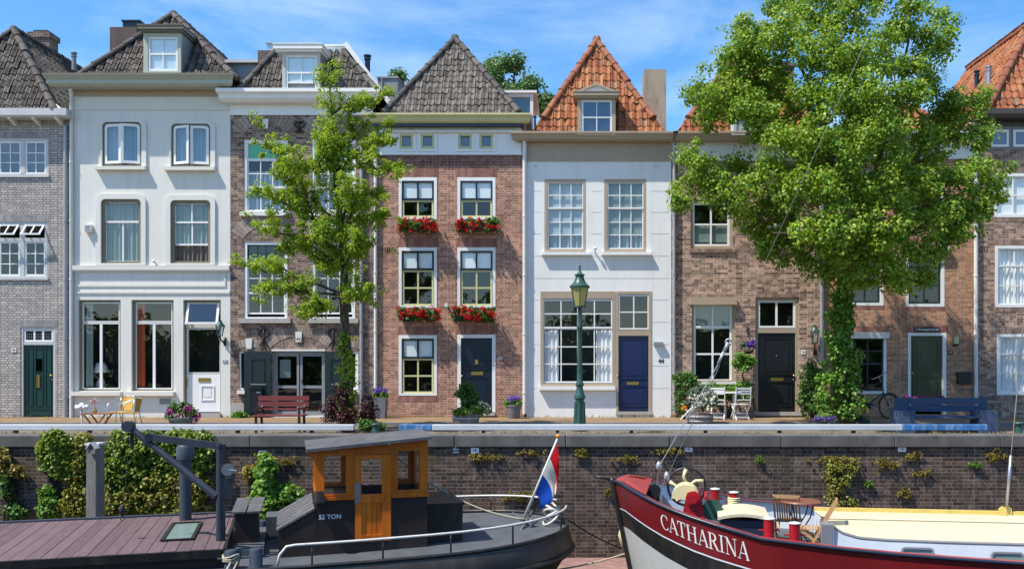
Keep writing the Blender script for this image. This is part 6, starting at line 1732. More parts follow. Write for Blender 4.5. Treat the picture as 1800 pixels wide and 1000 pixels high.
# windlass
wb = rb.onv(1228,905,0); zw = wb[2]; wc = rb.onv(1222,872,0); dku = wb[0]
zdk = rsheer(dku)-.5
hub_ = rb.onv(1216,875,-.27); cu_, cz_ = hub_[0], hub_[2]; cv_ = rb.onv(1205,873,0)
m = MB()
for v_ in (.27,-.27):
    m = MB(); m.prism([(cu_-.22,zdk),(cu_+.27,zdk),(cu_+.16,cz_+.04),(cu_+.06,cz_+.13),(cu_-.08,cz_+.10)], v_-.035, v_+.035); wn = build(m, 'windlass_frame', M['redgear'], red)
m = MB(); m.cyl((cu_+.02,-.36,cz_),(cu_+.02,-.30,cz_),.13,n=18); m.cyl((cu_+.02,-.40,cz_),(cu_+.02,-.36,cz_),.085,n=16); m.cyl((cu_+.26,-.42,cz_+.02),(cu_+.26,.3,cz_+.02),.04,n=10); build(m, 'gear_hub', M['redgear'], wn, smooth=True, angle=40)
m = MB(); n_ = 14; v = []
for i in range(n_+1):
    a_ = math.radians(-10+190*i/n_)
    for v_ in (-.22,.23): v.append((cv_[0]+.25*math.cos(a_), v_, cv_[2]+.25*math.sin(a_)))
m.add(v,[(2*i,2*i+2,2*i+3,2*i+1) for i in range(n_)]+[tuple(range(0,2*n_+2,2)),tuple(range(1,2*n_+2,2))]); build(m, 'windlass_cover', M['creamgear'], wn, smooth=True, angle=35)
hc_ = rb.onv(1207,853,.42)
m = MB(); r_ = .345; m.tube([(hc_[0]+r_*math.cos(a_),.42,hc_[2]-.02+r_*math.sin(a_)) for a_ in np.linspace(0,math.tau,33)],.024,8,False); wh = build(m, 'hand_wheel', M['hullblack'], wn, smooth=True)
m = MB()
for k in range(5):
    a_ = math.radians(20+72*k); m.tube([(hc_[0]+.05*math.cos(a_),.42,hc_[2]-.02+.05*math.sin(a_)),(hc_[0]+.2*math.cos(a_+.25),.42,hc_[2]-.02+.2*math.sin(a_+.25)),(hc_[0]+.33*math.cos(a_),.42,hc_[2]-.02+.33*math.sin(a_))],[.035,.03,.04],6)
m.cyl((hc_[0],.3,hc_[2]-.02),(hc_[0],.46,hc_[2]-.02),.06); build(m, 'spoke', M['creamgear'], wh, smooth=True)
m = MB(); gr = (cu_+.36, -.05, cz_-.22)
o_ = []
for i in range(48):
    rr_ = .20 if (i//1)%2 else .175; a_ = i*math.tau/48; o_.append((gr[0]+rr_*math.cos(a_), gr[2]+rr_*math.sin(a_)))
m.prism(o_, -.16, -.10); build(m, 'gear_wheel', M['lampgreen'], wn)
m = MB()
for k in range(9): m.tube([(dku-.22+.02*k+.035*math.cos(a_),-.08,zdk+.12+.03*k+.03*math.sin(a_)) for a_ in np.linspace(0,6.3,8)],.012,5)
build(m, 'anchor_chain', M['creamgear'], wn, smooth=True)
# fairlead, tackle and stay on the bow
fp = rb.onv(1149,875,0)
m = MB(); m.prism([(fp[0]-.09,fp[2]-.15),(fp[0]+.12,fp[2]-.25),(fp[0]+.10,fp[2]+.18),(fp[0]+.02,fp[2]+.27),(fp[0]-.08,fp[2]+.24)],-.05,.05); m.cyl((fp[0],-.08,fp[2]+.13),(fp[0],.08,fp[2]+.13),.13,n=16); build(m, 'bow_roller', M['hullblack'], red, smooth=True, angle=40)
bl_ = rb.onv(1158,820,0); bl2 = rb.onv(1172,838,0); jt = rb.onv(1203,742,0)
# forestay: thin wire up to a shackle, then on towards the mast out of the frame
sA = rb.onv(1262,640,0); sB = rb.onv(1285,592,0); sC = rb.onv(1556,0,0); sD = [sB[i]+(sC[i]-sB[i])*1.5 for i in range(3)]
m = MB()
m.tube([(fp[0]+.05,0,fp[2]+.15), bl_],.012,5); m.tube([bl_, sA],.007,5); m.tube([(bl_[0]+.03,.03,bl_[2]+.05),(sA[0]+.01,.03,sA[2])],.007,5); m.tube([bl2,(sA[0]+.03,-.02,sA[2]-.02)],.007,5); m.tube([(fp[0]+.1,0,fp[2]+.1), bl2],.012,5)
stay = build(m, 'forestay_tackle', M['steel'], red)
for c_ in (bl_,bl2):
    k = MB(); k.lathe([(.01,-.09),(.05,-.03),(.055,.03),(.02,.1)],c_,10); build(k, 'block', M['zinc'], stay, smooth=True)
m = MB(); m.obox(sA, [sA[i]+(sB[i]-sA[i])*.45 for i in range(3)], .05,.09,(0,1,0)); m.tube([[sA[i]+(sB[i]-sA[i])*.45 for i in range(3)], [sA[i]+(sB[i]-sA[i])*.8 for i in range(3)]],.035,6)
m.tube([[sA[i]+(sB[i]-sA[i])*.8+(.05*math.cos(a_) if i==0 else .06*math.sin(a_) if i==2 else 0) for i in range(3)] for a_ in np.linspace(0,6.3,10)],.018,5); build(m, 'shackle', M['zinc'], stay, smooth=True)
m = MB(); m.tube([sB, sC, sD],.0045,6); build(m, 'forestay', M['zinc'], stay, smooth=True)
# bollards of the boat
for (px, pt, pb, v_, rp2) in ((1257,859,882,1.55,0),(1290,865,890,1.6,1),(1352,911,940,-1.88,0),(1397,919,948,-1.9,0)):
    c = rb.onv(px,pb,v_); t_ = rb.onv(px,pt,v_); k = MB(); h_ = t_[2]-c[2]+.2; z0 = c[2]-.2; r_ = .088
    k.lathe([(r_,0),(r_,h_-.02),(r_+.008,h_-.015),(r_+.008,h_-.004)],(c[0],v_,z0),18); k.cyl((c[0]-.17,v_,z0+h_*.6),(c[0]+.17,v_,z0+h_*.6),.014,n=8)
    bo = build(k, 'bollard', M['redgear'], red, smooth=True, angle=40)
    k = MB(); k.lathe([(r_+.01,0),(r_+.008,.012),(.01,.03)],(c[0],v_,z0+h_-.002),18); build(k, 'cap', M['boatwhite'], bo, smooth=True, angle=40)
    if rp2:
        k = MB()
        for j in range(4): k.tube([(c[0]+(r_+.02)*math.cos(a_),v_+(r_+.02)*math.sin(a_),z0+h_*.55+j*.035) for a_ in np.linspace(0,6.3,18)],.018,6)
        build(k, 'rope_turns', M['creamgear'], bo, smooth=True)
# hatch on the foredeck
a_ = rb.onv(1262,915,-.75); b_ = rb.onv(1348,915,-.75); n_ = 8; zb_ = rsheer(a_[0])-.5; zt_ = rb.onv(1300,915,-.75)[2]
m = MB(); m.box(a_[0]+.04,b_[0],-.7,.35,zb_-.1,zt_); hh = build(m, 'fore_hatch', M['boatnavy'], red)
m = MB(); v = []
for i in range(n_+1):
    u = a_[0]+(b_[0]+.05-a_[0])*i/n_; z = zt_+.02+.09*math.sin(math.pi*(i/n_*.8+.1))
    v += [(u,-.78,z-.035),(u,.42,z-.035),(u,.42,z+.015),(u,-.78,z+.015)]
f = []
for i in range(n_):
    for k in range(4): f.append((4*i+k,4*i+(k+1)%4,4*i+4+(k+1)%4,4*i+4+k))
f += [(0,1,2,3),(4*n_+3,4*n_+2,4*n_+1,4*n_)]
m.add(v,f); build(m, 'hatch_lid', M['boatcream'], hh, smooth=True, angle=30)
# cabin
cu0 = rb.onv(1452,905,0)[0]
ZR = rb.onv(1640,952,-1.62)[2]; ZF = rb.onv(1640,897,1.7)[2]
m = MB(); ue = RU
def rz(v): return ZR+(ZF-ZR)*(v+1.62)/3.3+.06*math.cos(v/1.7*math.pi/2)
vs_ = list(np.linspace(-1.6,1.68,9)); v = []
for u in (cu0,ue): v += [(u,q,rz(q)-.05) for q in vs_]
k = len(vs_); m.add(v,[(i,k+i,k+i+1,i+1) for i in range(k-1)]); cab = build(m, 'cabin_roof', M['boatcream'], red, smooth=True)
m = MB(); m.obox((cu0,1.7,rz(1.68)-.02),(ue,1.7,rz(1.68)-.02),.08,.08); build(m, 'toe_rail', M['boatyellow'], cab)
m = MB(); m.tube([(cu0,.35,rz(.35)-.03),(ue,.35,rz(.35)-.03)],.02,4); build(m, 'roof_seam', M['boatcream'], cab)
# cabin side coaming: sweeps up at the fore end
side_u = [rb.onv(px,py,-1.7)[0] for px,py in ((1450,918),(1462,925),(1480,938),(1510,947),(1560,951),(1660,955),(1800,959))]+[RU]
side_z = [rb.onv(px,py,-1.7)[2] for px,py in ((1450,918),(1462,925),(1480,938),(1510,947),(1560,951),(1660,955),(1800,959))]; side_z.append(side_z[-1])
zlow = rsheer(6)-.35
def cz(u): return interp(u, side_u, side_z)
m = MB(); su = list(np.linspace(side_u[0], side_u[4], 18))+[side_u[5],side_u[6],RU]; v = []
for u in su: v += [(u,-1.72,zlow),(u,-1.68,cz(u)),(u,-1.62,cz(u)),(u,-1.62,zlow)]
m.add(v,[(4*i+k,4*i+4+k,4*i+5+k,4*i+1+k) for i in range(len(su)-1) for k in range(3)]); cs_ = build(m, 'cabin_side', M['boatwhite'], red, smooth=True, angle=40)
m = MB(); m.tube([(u,-1.66,cz(u)+.01) for u in su],.03,6); build(m, 'coaming_rail', M['greyfrieze'], cs_, smooth=True)
m = MB(); m.box(side_u[0]-.05,side_u[0]+.14,-1.735,-1.60,zlow,cz(side_u[0])-.02)
for k in range(6): m.box(side_u[0]-.05+k*.03,side_u[0]-.04+k*.03,-1.742,-1.736,zlow,cz(side_u[0])-.03)
build(m, 'louvre', M['zinc'], cs_)
m = MB(); m.box(cu0,cu0+.05,-1.60,1.66,zlow-.2,rz(0)-.12); build(m, 'bulkhead', M['boatwhite'], cs_)
m = MB(); m.add([(cu0+.02,.2,rz(.2)-.02),(cu0+.32,.2,rz(.2)-.02),(cu0+.32,.0,rz(0)-.02),(cu0+.02,0,rz(0)-.02)],[(0,1,2,3)]); 
for (l, t_, r, b) in ((1584,962,1642,980),(1742,970,1800,992)):
    p0 = rb.onv(l,b,-1.74); p1 = rb.onv(r,t_,-1.74); k = MB()
    k.ring(rrect(p0[0],p1[0],p0[2],p1[2],.06,.05), rrect(p0[0]+.03,p1[0]-.03,p0[2]+.03,p1[2]-.03,.04,.03), -1.755, -1.722); wn_ = build(k, 'cabin_window', M['zinc'], red)
    k = MB(); k.quad((p0[0]+.02,-1.735,p0[2]+.02),(p1[0]-.02,-1.735,p0[2]+.02),(p1[0]-.02,-1.735,p1[2]-.02),(p0[0]+.02,-1.735,p1[2]-.02)); build(k, 'pane', sgm, wn_)
# yellow hinge foot and strut on the roof edge
hf = rb.onv(1768,904,1.62); m = MB()
for s_ in (-.05,.05): m.prism([(hf[0]-.09+s_*1.2,hf[2]-.12),(hf[0]+.05+s_*1.2,hf[2]-.12),(hf[0]+.05+s_*1.2,hf[2]+.12),(hf[0]-.02+s_*1.2,hf[2]+.17),(hf[0]-.09+s_*1.2,hf[2]+.12)],1.58+s_,1.62+s_)
hg = build(m, 'stay_foot', M['boatyellow'], cab)
s0 = rb.onv(1769,890,1.6); s1 = rb.onv(1777,800,1.6); s2 = rb.onv(1800,560,1.6); s3 = [s1[i]+(s2[i]-s1[i])*3.2 for i in range(3)]
m = MB(); m.tube([s0, s1],.03,8); m.tube([s1, s2, s3],.010,6); build(m, 'stay', M['steel'], cab, smooth=True)
# ------------------------------------------------------------------ deck furniture on the red boat
def wpos(px, py, v_): return world(rb, rb.onv(px,py,v_))
def teak_chair(label):
    t = thing('wooden_chair', label, 'chair', (0,0,0), 1e-6, 'teak folding chairs on the red boat')
    m = MB()
    for i in range(6): m.box(-.22,.22,-.05+i*.07,.005+i*.07,.42,.44)
    build(m, 'seat', M['teak'], t)
    m = MB()
    yb = lambda z: .22-.56*z
    for i in range(9): m.obox((-.172+i*.0425,yb(.46),.46),(-.172+i*.0425,yb(.89),.89),.027,.014,(0,1,0))
    m.obox((-.23,yb(.92),.92),(.23,yb(.92),.92),.03,.06); m.obox((-.20,yb(.46),.46),(.20,yb(.46),.46),.025,.03); build(m, 'backrest', M['teak'], t)
    for s_ in (-1,1):
        m = MB(); m.obox((s_*.225,.22,0),(s_*.225,yb(.94),.94),.028,.045,(0,1,0)); build(m, 'leg', M['teak'], t)
        m = MB(); m.obox((s_*.19,-.26,0),(s_*.19,.32,.41),.028,.045); build(m, 'leg', M['teak'], t)
    m = MB(); m.box(-.21,.21,.15,.18,.07,.1); build(m, 'stretcher', M['teak'], t)
    return t
zc_ = -3.0+rsheer(4.0)-.46
tc1 = teak_chair('teak folding chair with slatted back facing the round table, nearer the hatch')
def floor_at(px, py): 
    d = Vector(((px-CX)/F,1,-(py-CY)/F)); k = (zc_-EYE)/d.z; return Vector((0,0,EYE))+d*k
p = rb.onv(1385,932,.55); q0 = world(rb,p); tc1.location = (q0.x,q0.y,zc_); tc1.rotation_euler = (0,0,math.radians(160-180)); 
p = rb.onv(1440,940,-.1); q1 = world(rb,p)
tc2 = copy_tree(tc1, (q1.x,q1.y,zc_), math.radians(74)); tc2['label'] = 'teak folding chair seen edge on, leaning back beside cream cabin roof'
q2 = world(rb, rb.onv(1407,880,.35)); 
t = thing('deck_table', 'round brown folding table on thin dark legs on the red boat deck', 'table', (q2.x,q2.y,zc_))
m = MB(); m.lathe([(.36,0),(.375,.012),(.36,.03),(.01,.032)],(q2.x,q2.y,q2.z-.02),32); build(m, 'tabletop', M['tabletop'], t)
zt_ = q2.z-.02
for (a_, b_) in ((-.2,.22),(.2,-.22)):
    m = MB()
    for yy in (-.16,.16): m.tube([(q2.x+a_,q2.y+yy,zt_),(q2.x+a_*.7,q2.y+yy,zt_-.25),(q2.x+b_,q2.y+yy,zc_)],.012,6)
    build(m, 'leg', M['iron'], t, smooth=True)
# ------------------------------------------------------------------ mooring post with nest box
Yp = 19.3
x0_, x1_ = X(156,Yp), X(178,Yp); zt_ = Z(782,Yp)
m = MB(); m.add([(x0_,Yp-.13,-3.2),(x1_-.05,Yp-.13,-3.2),(x1_,Yp+.02,-3.2),(x1_,Yp+.14,-3.2),(x0_,Yp+.14,-3.2),(x0_+.02,Yp-.13,zt_),(x1_-.05,Yp-.13,zt_),(x1_,Yp+.02,zt_),(x1_,Yp+.14,zt_),(x0_+.02,Yp+.14,zt_)],
      [(0,1,6,5),(1,2,7,6),(2,3,8,7),(3,4,9,8),(4,0,5,9),(5,6,7,8,9)])
M['greywood'] = wood('grey_weathered_wood', (.15,.14,.125), (.30,.28,.25), 6, .9, (4,4,.35), .2)
po = thing('mooring_post', 'thick grey weathered timber mooring post among the ivy', 'post', ((x0_+x1_)/2,Yp,-3.2)); build(m, 'timber', M['greywood'], po)
m = MB(); m.box(x0_-.01,x1_+.02,Yp-.15,Yp+.16,zt_+.002,zt_+.05); build(m, 'cap', M['leadwhite'], po)
bx0, bx1 = X(157,Yp-.2), X(170,Yp-.2); bz0, bz1, bz2 = Z(797,Yp-.2), Z(786,Yp-.2), Z(779,Yp-.2)
t = thing('bird_box', 'little grey bird box with pitched roof hanging on the mooring post', 'bird box', ((bx0+bx1)/2,Yp-.2,bz0))
m = MB(); m.prism([(bx0,bz0),(bx1,bz0),(bx1,bz1),((bx0+bx1)/2,bz2),(bx0,bz1)],Yp-.27,Yp-.135); build(m, 'box', M['greywood'], t)
m = MB(); c_ = (bx0+bx1)/2; m.obox((bx0-.03,Yp-.21,bz1-.02),(c_,Yp-.21,bz2+.025),.18,.02); m.obox((bx1+.03,Yp-.21,bz1-.02),(c_+.005,Yp-.21,bz2+.025),.18,.02); build(m, 'roof', M['greywhite'], t)
m = MB(); m.cyl((c_,Yp-.275,bz1-.01),(c_,Yp-.268,bz1-.01),.022,n=12); build(m, 'entrance_hole', M['black'], t)
# ------------------------------------------------------------------ vegetation
def plant(name, label, cat, loc, group=None): return thing(name, label, cat, loc, 0, group)
def cloud(parent, name, centres, radii, per, size, mat, **k):
    p, n = clump_points(centres, radii, per, k.pop('shell', .35))
    c, f = leaf_mesh(p, n, size, **k); return build_leaves(name, c, f, mat, parent)
def limb(mb, a, b, r0, r1, wob=.12, n=7):
    a = Vector(a); b = Vector(b); L_ = (b-a).length; pts = []
    o = Vector((0,0,0))
    for i in range(n+1):
        t = i/n; o = Vector((R.uniform(-1,1),R.uniform(-1,1),R.uniform(-1,1)))*wob*L_*.25*math.sin(math.pi*t)
        pts.append(a.lerp(b,t)+o+Vector((0,0,L_*.06*math.sin(math.pi*t))))
    mb.tube(pts, [r0+(r1-r0)*i/n for i in range(n+1)], 8)
    return pts

# ---- the big linden
YL_ = 24.0
base = Vector((X(1480,YL_),YL_,-.09))
lin = plant('linden_tree', 'big leafy linden tree with ivy covered trunk before the two brick houses on the right', 'tree', tuple(base))
lob_px = [(1237,325,58,-.6),(1195,345,34,-1.0),(1225,275,40,-.8),(1290,300,52,.4),(1285,355,45,-1.2),
 (1258,165,58,-1.2),(1295,95,48,-.6),(1240,215,34,-.3),(1310,190,56,-1.8),(1345,120,44,-.6),(1305,50,30,0),(1225,165,26,.3),
 (1385,60,62,-1.4),(1430,25,62,-.6),(1380,12,46,.8),(1480,20,66,-1.6),(1530,-15,70,0),(1590,30,62,-1.2),(1635,72,46,-.6),(1655,50,34,.4),(1610,110,48,-1.0),
 (1440,100,58,-2.4),(1490,90,52,-2.8),(1545,95,56,-2.4),(1420,160,46,-2.0),(1470,175,60,-3.2),(1530,170,62,-3.4),(1590,170,54,-2.2),(1635,140,36,.6),
 (1345,215,46,-1.4),(1385,255,62,-2.6),(1440,245,58,-3.2),(1500,255,64,-3.8),(1560,250,56,-3.2),(1615,240,48,-1.6),(1655,240,44,-.4),(1700,185,50,-.2),(1715,235,46,-.4),(1660,185,40,.6),
 (1355,320,56,-2.2),(1410,330,60,-3.2),(1470,330,60,-3.8),(1530,330,60,-3.6),(1590,320,58,-2.8),(1650,320,56,-1.8),(1705,305,48,-1.2),(1745,300,34,-.6),(1755,335,28,-.8),(1715,360,42,-1.0),
 (1330,390,44,.2),(1375,400,54,0),(1430,400,56,-3.4),(1490,400,58,-3.6),(1550,395,58,-3.4),(1610,390,54,-2.6),(1665,385,46,-1.8),(1690,400,34,-1.4),
 (1372,440,34,.3),(1420,445,42,.1),(1465,455,46,-1.5),(1520,450,48,-3.0),(1575,450,48,-2.8),(1615,445,34,-2.0),(1345,440,22,.3),(1560,485,34,-2.6),(1510,490,30,-2.2),(1470,490,30,-.8),(1590,490,20,-2.4),(1445,475,26,0),
 (1300,120,45,1.0),(1320,165,50,1.2),(1370,150,42,1.3),(1540,200,52,1.4),(1650,215,46,1.0),(1275,190,36,.8),(1320,85,50,.3),(1312,145,48,.2),(1330,60,36,.2),(1702,372,40,-1.2),(1672,415,34,-1.4),(1625,485,20,-1.5),(1575,500,26,-1.6),(1645,435,26,-1.6),(1420,200,70,.6),(1500,120,70,.8),(1540,220,80,1.2),(1440,300,80,1.2),(1600,300,70,1.2),(1520,380,80,1.0),(1360,350,60,1.0),(1350,160,40,1.2),(1650,370,60,1.0)]
lobes = []
for px, py, r, dy in lob_px:
    y = YL_+dy*.72; lobes.append((P(px,py,y), r*y/F*.93))
cs_, rs_ = lobe_clumps(lobes, 44, .17, .34, (.3,1.0))
crown = plant_c = cloud(lin, 'crown', cs_, rs_, 70, .076, M['leaf_linden'], jit=.42, droop=.6)
m = MB()
fork = Vector(P(1487,470,YL_))
tr = [base, Vector(P(1479,690,YL_)), Vector(P(1478,640,YL_)), Vector(P(1480,580,YL_)), Vector(P(1484,520,YL_)), fork]
m.tube(tr,[.36,.28,.25,.235,.22,.20],12)
t0 = limb(m, fork, P(1500,200,YL_-.6), .19, .07); limb(m, Vector(t0[-1]), P(1510,20,YL_-.3), .07, .02)
for k, (px,py,dy) in enumerate(((1250,330,-.7),(1270,170,-.9),(1390,80,-.8),(1600,60,-.7),(1700,210,-.2),(1735,320,-.7),(1360,410,-1.8),(1640,400,-1.5),(1430,250,-2.2),(1560,250,-2.3),(1420,170,.5),(1600,300,.9))):
    st = Vector(t0[R.choice((0,1,2,3,4))]) if py < 300 else Vector(t0[0]).lerp(Vector(t0[1]),R.random())
    pts = limb(m, st, P(px,py,YL_+dy), .10, .025, .3)
    for j in range(4):
        a = Vector(pts[3+j]); limb(m, a, a+Vector((R.uniform(-1,1),R.uniform(-.8,.8),R.uniform(-.2,.9)))*.9, .03, .008, .3, 4)
build(m, 'trunk', M['bark_green'], lin, smooth=True)
# ivy climbing on its trunk
ivy = plant('climbing_ivy', 'bright green climber smothering the linden trunk from the street up to the crown', 'climber', tuple(base+Vector((0,-.4,0))))
cs_ = []; rs_ = []
for k in range(120):
    t = R.random()**.9; py = 742-t*225; w_ = 36*(1-t)**.8+9; px = 1478+R.uniform(-1,1)*w_
    cs_.append(P(px,py,YL_-.30-R.uniform(-.1,.35)*(1-t))); rs_.append(R.uniform(.10,.24))
cloud(ivy, 'leaves', cs_, rs_, 40, .088, M['leaf_bright'], droop=.9)
m = MB()
for k in range(5): limb(m, base+Vector((R.uniform(-.2,.3),-.38,0)), P(1480+R.uniform(-8,8),560-20*k,YL_-.27), .03, .01, .1)
build(m, 'stem', M['bark'], ivy, smooth=True)

# ---- the young tree
Yt_ = 22.6
b2 = Vector((X(612,Yt_),Yt_,-.09))
yt = plant('young_tree', 'young light green tree with thin leaning trunk before the dark brown house', 'tree', tuple(b2))
m = MB()
tp = [b2, Vector(P(612,680,Yt_)), Vector(P(610,620,Yt_)), Vector(P(606,570,Yt_)), Vector(P(604,520,Yt_)), Vector(P(606,470,Yt_)), Vector(P(600,400,Yt_)), Vector(P(588,300,Yt_)), Vector(P(584,200,Yt_)), Vector(P(576,115,Yt_))]
m.tube(tp,[.16,.125,.118,.11,.105,.095,.08,.055,.03,.01],10)
ends = [(445,205,.3,5),(450,232,-.2,5),(440,325,-.5,5),(432,385,.2,5),(418,465,-.3,4),(445,515,-.6,4),(500,300,-.9,7),(505,345,.7,6),(640,215,.5,7),(655,180,.4,8),(690,240,.1,7),(700,300,-.3,7),(690,385,-.4,6),(668,340,.8,6),(520,560,-.8,4),(560,250,-.7,7),(545,400,-1.0,5),(640,420,-.9,5),(640,520,-.5,4),(560,470,.8,5),(620,330,-1.1,6),(480,430,.6,5)]
cs_ = []; rs_ = []
def along(pts, lo, n_, r0, r1, spread):
    for k in range(n_):
        t = lo+(1-lo)*R.random(); i = min(len(pts)-2, int(t*(len(pts)-1))); q = Vector(pts[i]).lerp(Vector(pts[i+1]), t*(len(pts)-1)-i)
        cs_.append(q+Vector((R.gauss(0,spread),R.gauss(0,spread),R.gauss(0,spread)*.8))); rs_.append(R.uniform(r0,r1))
for px,py,dy,k in ends:
    st = tp[k]; e = Vector(P(px,py,Yt_+dy)); pts = limb(m, st, e, .04, .008, .25, 8)
    along(pts, .2, 20, .07, .19, .13)
    for j in range(4):
        a = Vector(pts[3+j]); d = (e-st).normalized()*.5+Vector((R.uniform(-1,1),R.uniform(-1,1),R.uniform(-.3,.9)))*.5
        sp_ = limb(m, a, a+d*R.uniform(.5,1.0), .014, .004, .3, 4); along(sp_, .1, 8, .06, .15, .10)
along(tp[4:], .1, 80, .11, .22, .17); along(tp[7:], .1, 30, .10, .2, .2); along(tp[5:8], 0, 45, .13, .24, .42)
for py in range(585,738,3): 
    cs_.append(P(612+R.uniform(-16,12),py,Yt_-.12)); rs_.append(R.uniform(.06,.15))
build(m, 'trunk', M['bark'], yt, smooth=True)
cloud(yt, 'crown', cs_, rs_, 38, .062, M['leaf_young'], jit=.45, droop=.3, width=.7)

# ---- purple barberry and the greens round it
def shrub(name, label, cat, blobs, mat, Yb, size, per, rr=(.08,.18), dens=22, group=None, gz=0, stems=True, **k):
    xs = [X(b[0],Yb) for b in blobs]
    t = plant(name, label, cat, (sum(xs)/len(xs),Yb,gz), group)
    lob = [(P(px,py,Yb+dy), r*Yb/F) for px,py,r,dy in blobs]
    c_, r_ = lobe_clumps(lob, dens, *rr, (.3,1.0)); c_ = [q for q in c_]
    cloud(t, 'leaves', c_, r_, per, size, mat, **k)
    if stems:
        m = MB()
        for px,py,r,dy in blobs: limb(m, (sum(xs)/len(xs)+R.uniform(-.08,.08),Yb,gz), P(px,py,Yb+dy), .02, .006, .3, 5)
        build(m, 'stem', M['bark'], t, smooth=True)
    return t
shrub('barberry_bush', 'dark purple leaved bush around the foot of the young tree', 'bush', [(590,712,22,0),(600,690,16,-.2),(618,722,26,-.2),(642,718,24,.2),(580,728,16,.1),(652,730,14,.1),(605,735,18,-.2)], M['leaf_purple'], 22.5, .05, 60, (.08,.2), 40, gz=-.09, droop=0)
shrub('ground_plant', 'low green leafy plant under the purple bush by the bollard', 'plant', [(655,743,9,0),(640,746,8,0),(668,748,6,0)], M['leaf_bush'], 21.7, .08, 30, (.05,.1), 60, gz=-.08)
shrub('topiary_bush', 'clipped upright box shrub standing in half barrel before the blue black door', 'bush', [(822,692,17,0),(824,706,15,0),(820,681,13,0),(814,697,11,0),(832,697,11,0)], M['leaf_bush'], 23.4, .05, 70, (.08,.14), 90, gz=.2)
tb, bxx, bh = barrel('barrel_planter', 819, 796, 843, 726, 23.4, 'weathered half barrel planter with clipped shrub before the red brick house', -.09)
shrub('flower_clump', 'mixed yellow green bedding plants along the rim of the topiary barrel', 'plant', [(803,722,8,-.2),(815,724,8,-.3),(832,718,9,-.2),(840,720,8,0)], M['leaf_bright'], 23.4, .06, 26, (.05,.1), 80, gz=.2, stems=False)
shrub('grey_plant', 'blue grey leafy plant beside the barrel at the blue black door', 'plant', [(851,716,9,0),(858,720,8,0),(845,712,6,0)], M['leaf_grey'], 25.5, .06, 30, (.05,.1), 80, gz=0, stems=False)
# round shrub, hedge, trained tree, big bush by the black door
shrub('round_shrub', 'dense round dark green shrub at the corner of the white house', 'bush', [(1203,680,22,0),(1205,700,20,0),(1198,664,14,.1),(1214,668,13,0),(1200,716,13,0)], M['leaf_bush'], 26.7, .075, 40, (.08,.16), 40)
shrub('low_hedge', 'low yellow green hedge under the shuttered window behind the terrace table', 'hedge', [(1240+12*k,682+(-5 if k > 4 else 0),9,0) for k in range(7)]+[(1240+12*k,696,9,0) for k in range(7)], M['leaf_bright'], 27.15, .06, 30, (.07,.13), 70)
t = shrub('wall_shrub', 'small mop headed wall shrub on a bare twisting stem left of the black door', 'shrub', [(1306,630,12,0),(1318,633,9,0),(1296,636,9,0),(1310,642,9,0)], M['leaf_bright'], 27.1, .085, 36, (.08,.15), 60, stems=False)
m = MB(); m.tube([P(1327,722,27.2),P(1324,700,27.2),P(1310,680,27.2),P(1305,660,27.15),P(1308,640,27.1)],[.035,.03,.028,.022,.015],8); build(m, 'stem', M['bark'], t, smooth=True)
shrub('climbing_shrub', 'tall leafy green shrub between the black door and the linden trunk', 'bush', [(1418,672,16,0),(1425,650,15,0),(1430,690,18,0),(1415,700,14,0),(1440,665,18,-.2),(1445,700,20,-.2),(1428,715,16,0)], M['leaf_bush'], 26.6, .085, 40, (.1,.2), 34)
lv = shrub('lavender', 'low purple lavender clump under the climber at the quay rail', 'plant', [(1450,738,10,0),(1436,736,8,0),(1462,740,8,0)], M['leaf_grey'], 23.2, .04, 26, (.05,.1), 70, gz=-.09, droop=-.6, stems=False)
cloud(lv, 'bloom', [P(1430+R.uniform(0,40),732+R.uniform(0,9),23.1) for _ in range(30)], [.05]*30, 7, .035, M['fl_violet'], droop=-.8)
shrub('low_plant', 'straggling grey green plant beneath the bicycle', 'plant', [(1498,730,8,0),(1510,734,9,0),(1522,738,8,0)], M['leaf_grey'], 24.4, .06, 26, (.05,.1), 60, gz=-.09, stems=False)
shrub('flower_row', 'thin row of pink flowers behind the blue plank bench', 'plant', [(1580+15*k,700+(-1)**k,5,0) for k in range(6)], M['fl_purple'], 24.6, .045, 14, (.05,.09), 120, gz=-.09, stems=False)
shrub('weed_clump', 'bright weeds at the foot of the brown house by the dark green door leaf', 'plant', [(423,728,7,0),(414,731,5,0),(430,731,4,0)], M['leaf_bright'], 27.2, .06, 26, (.05,.1), 100)
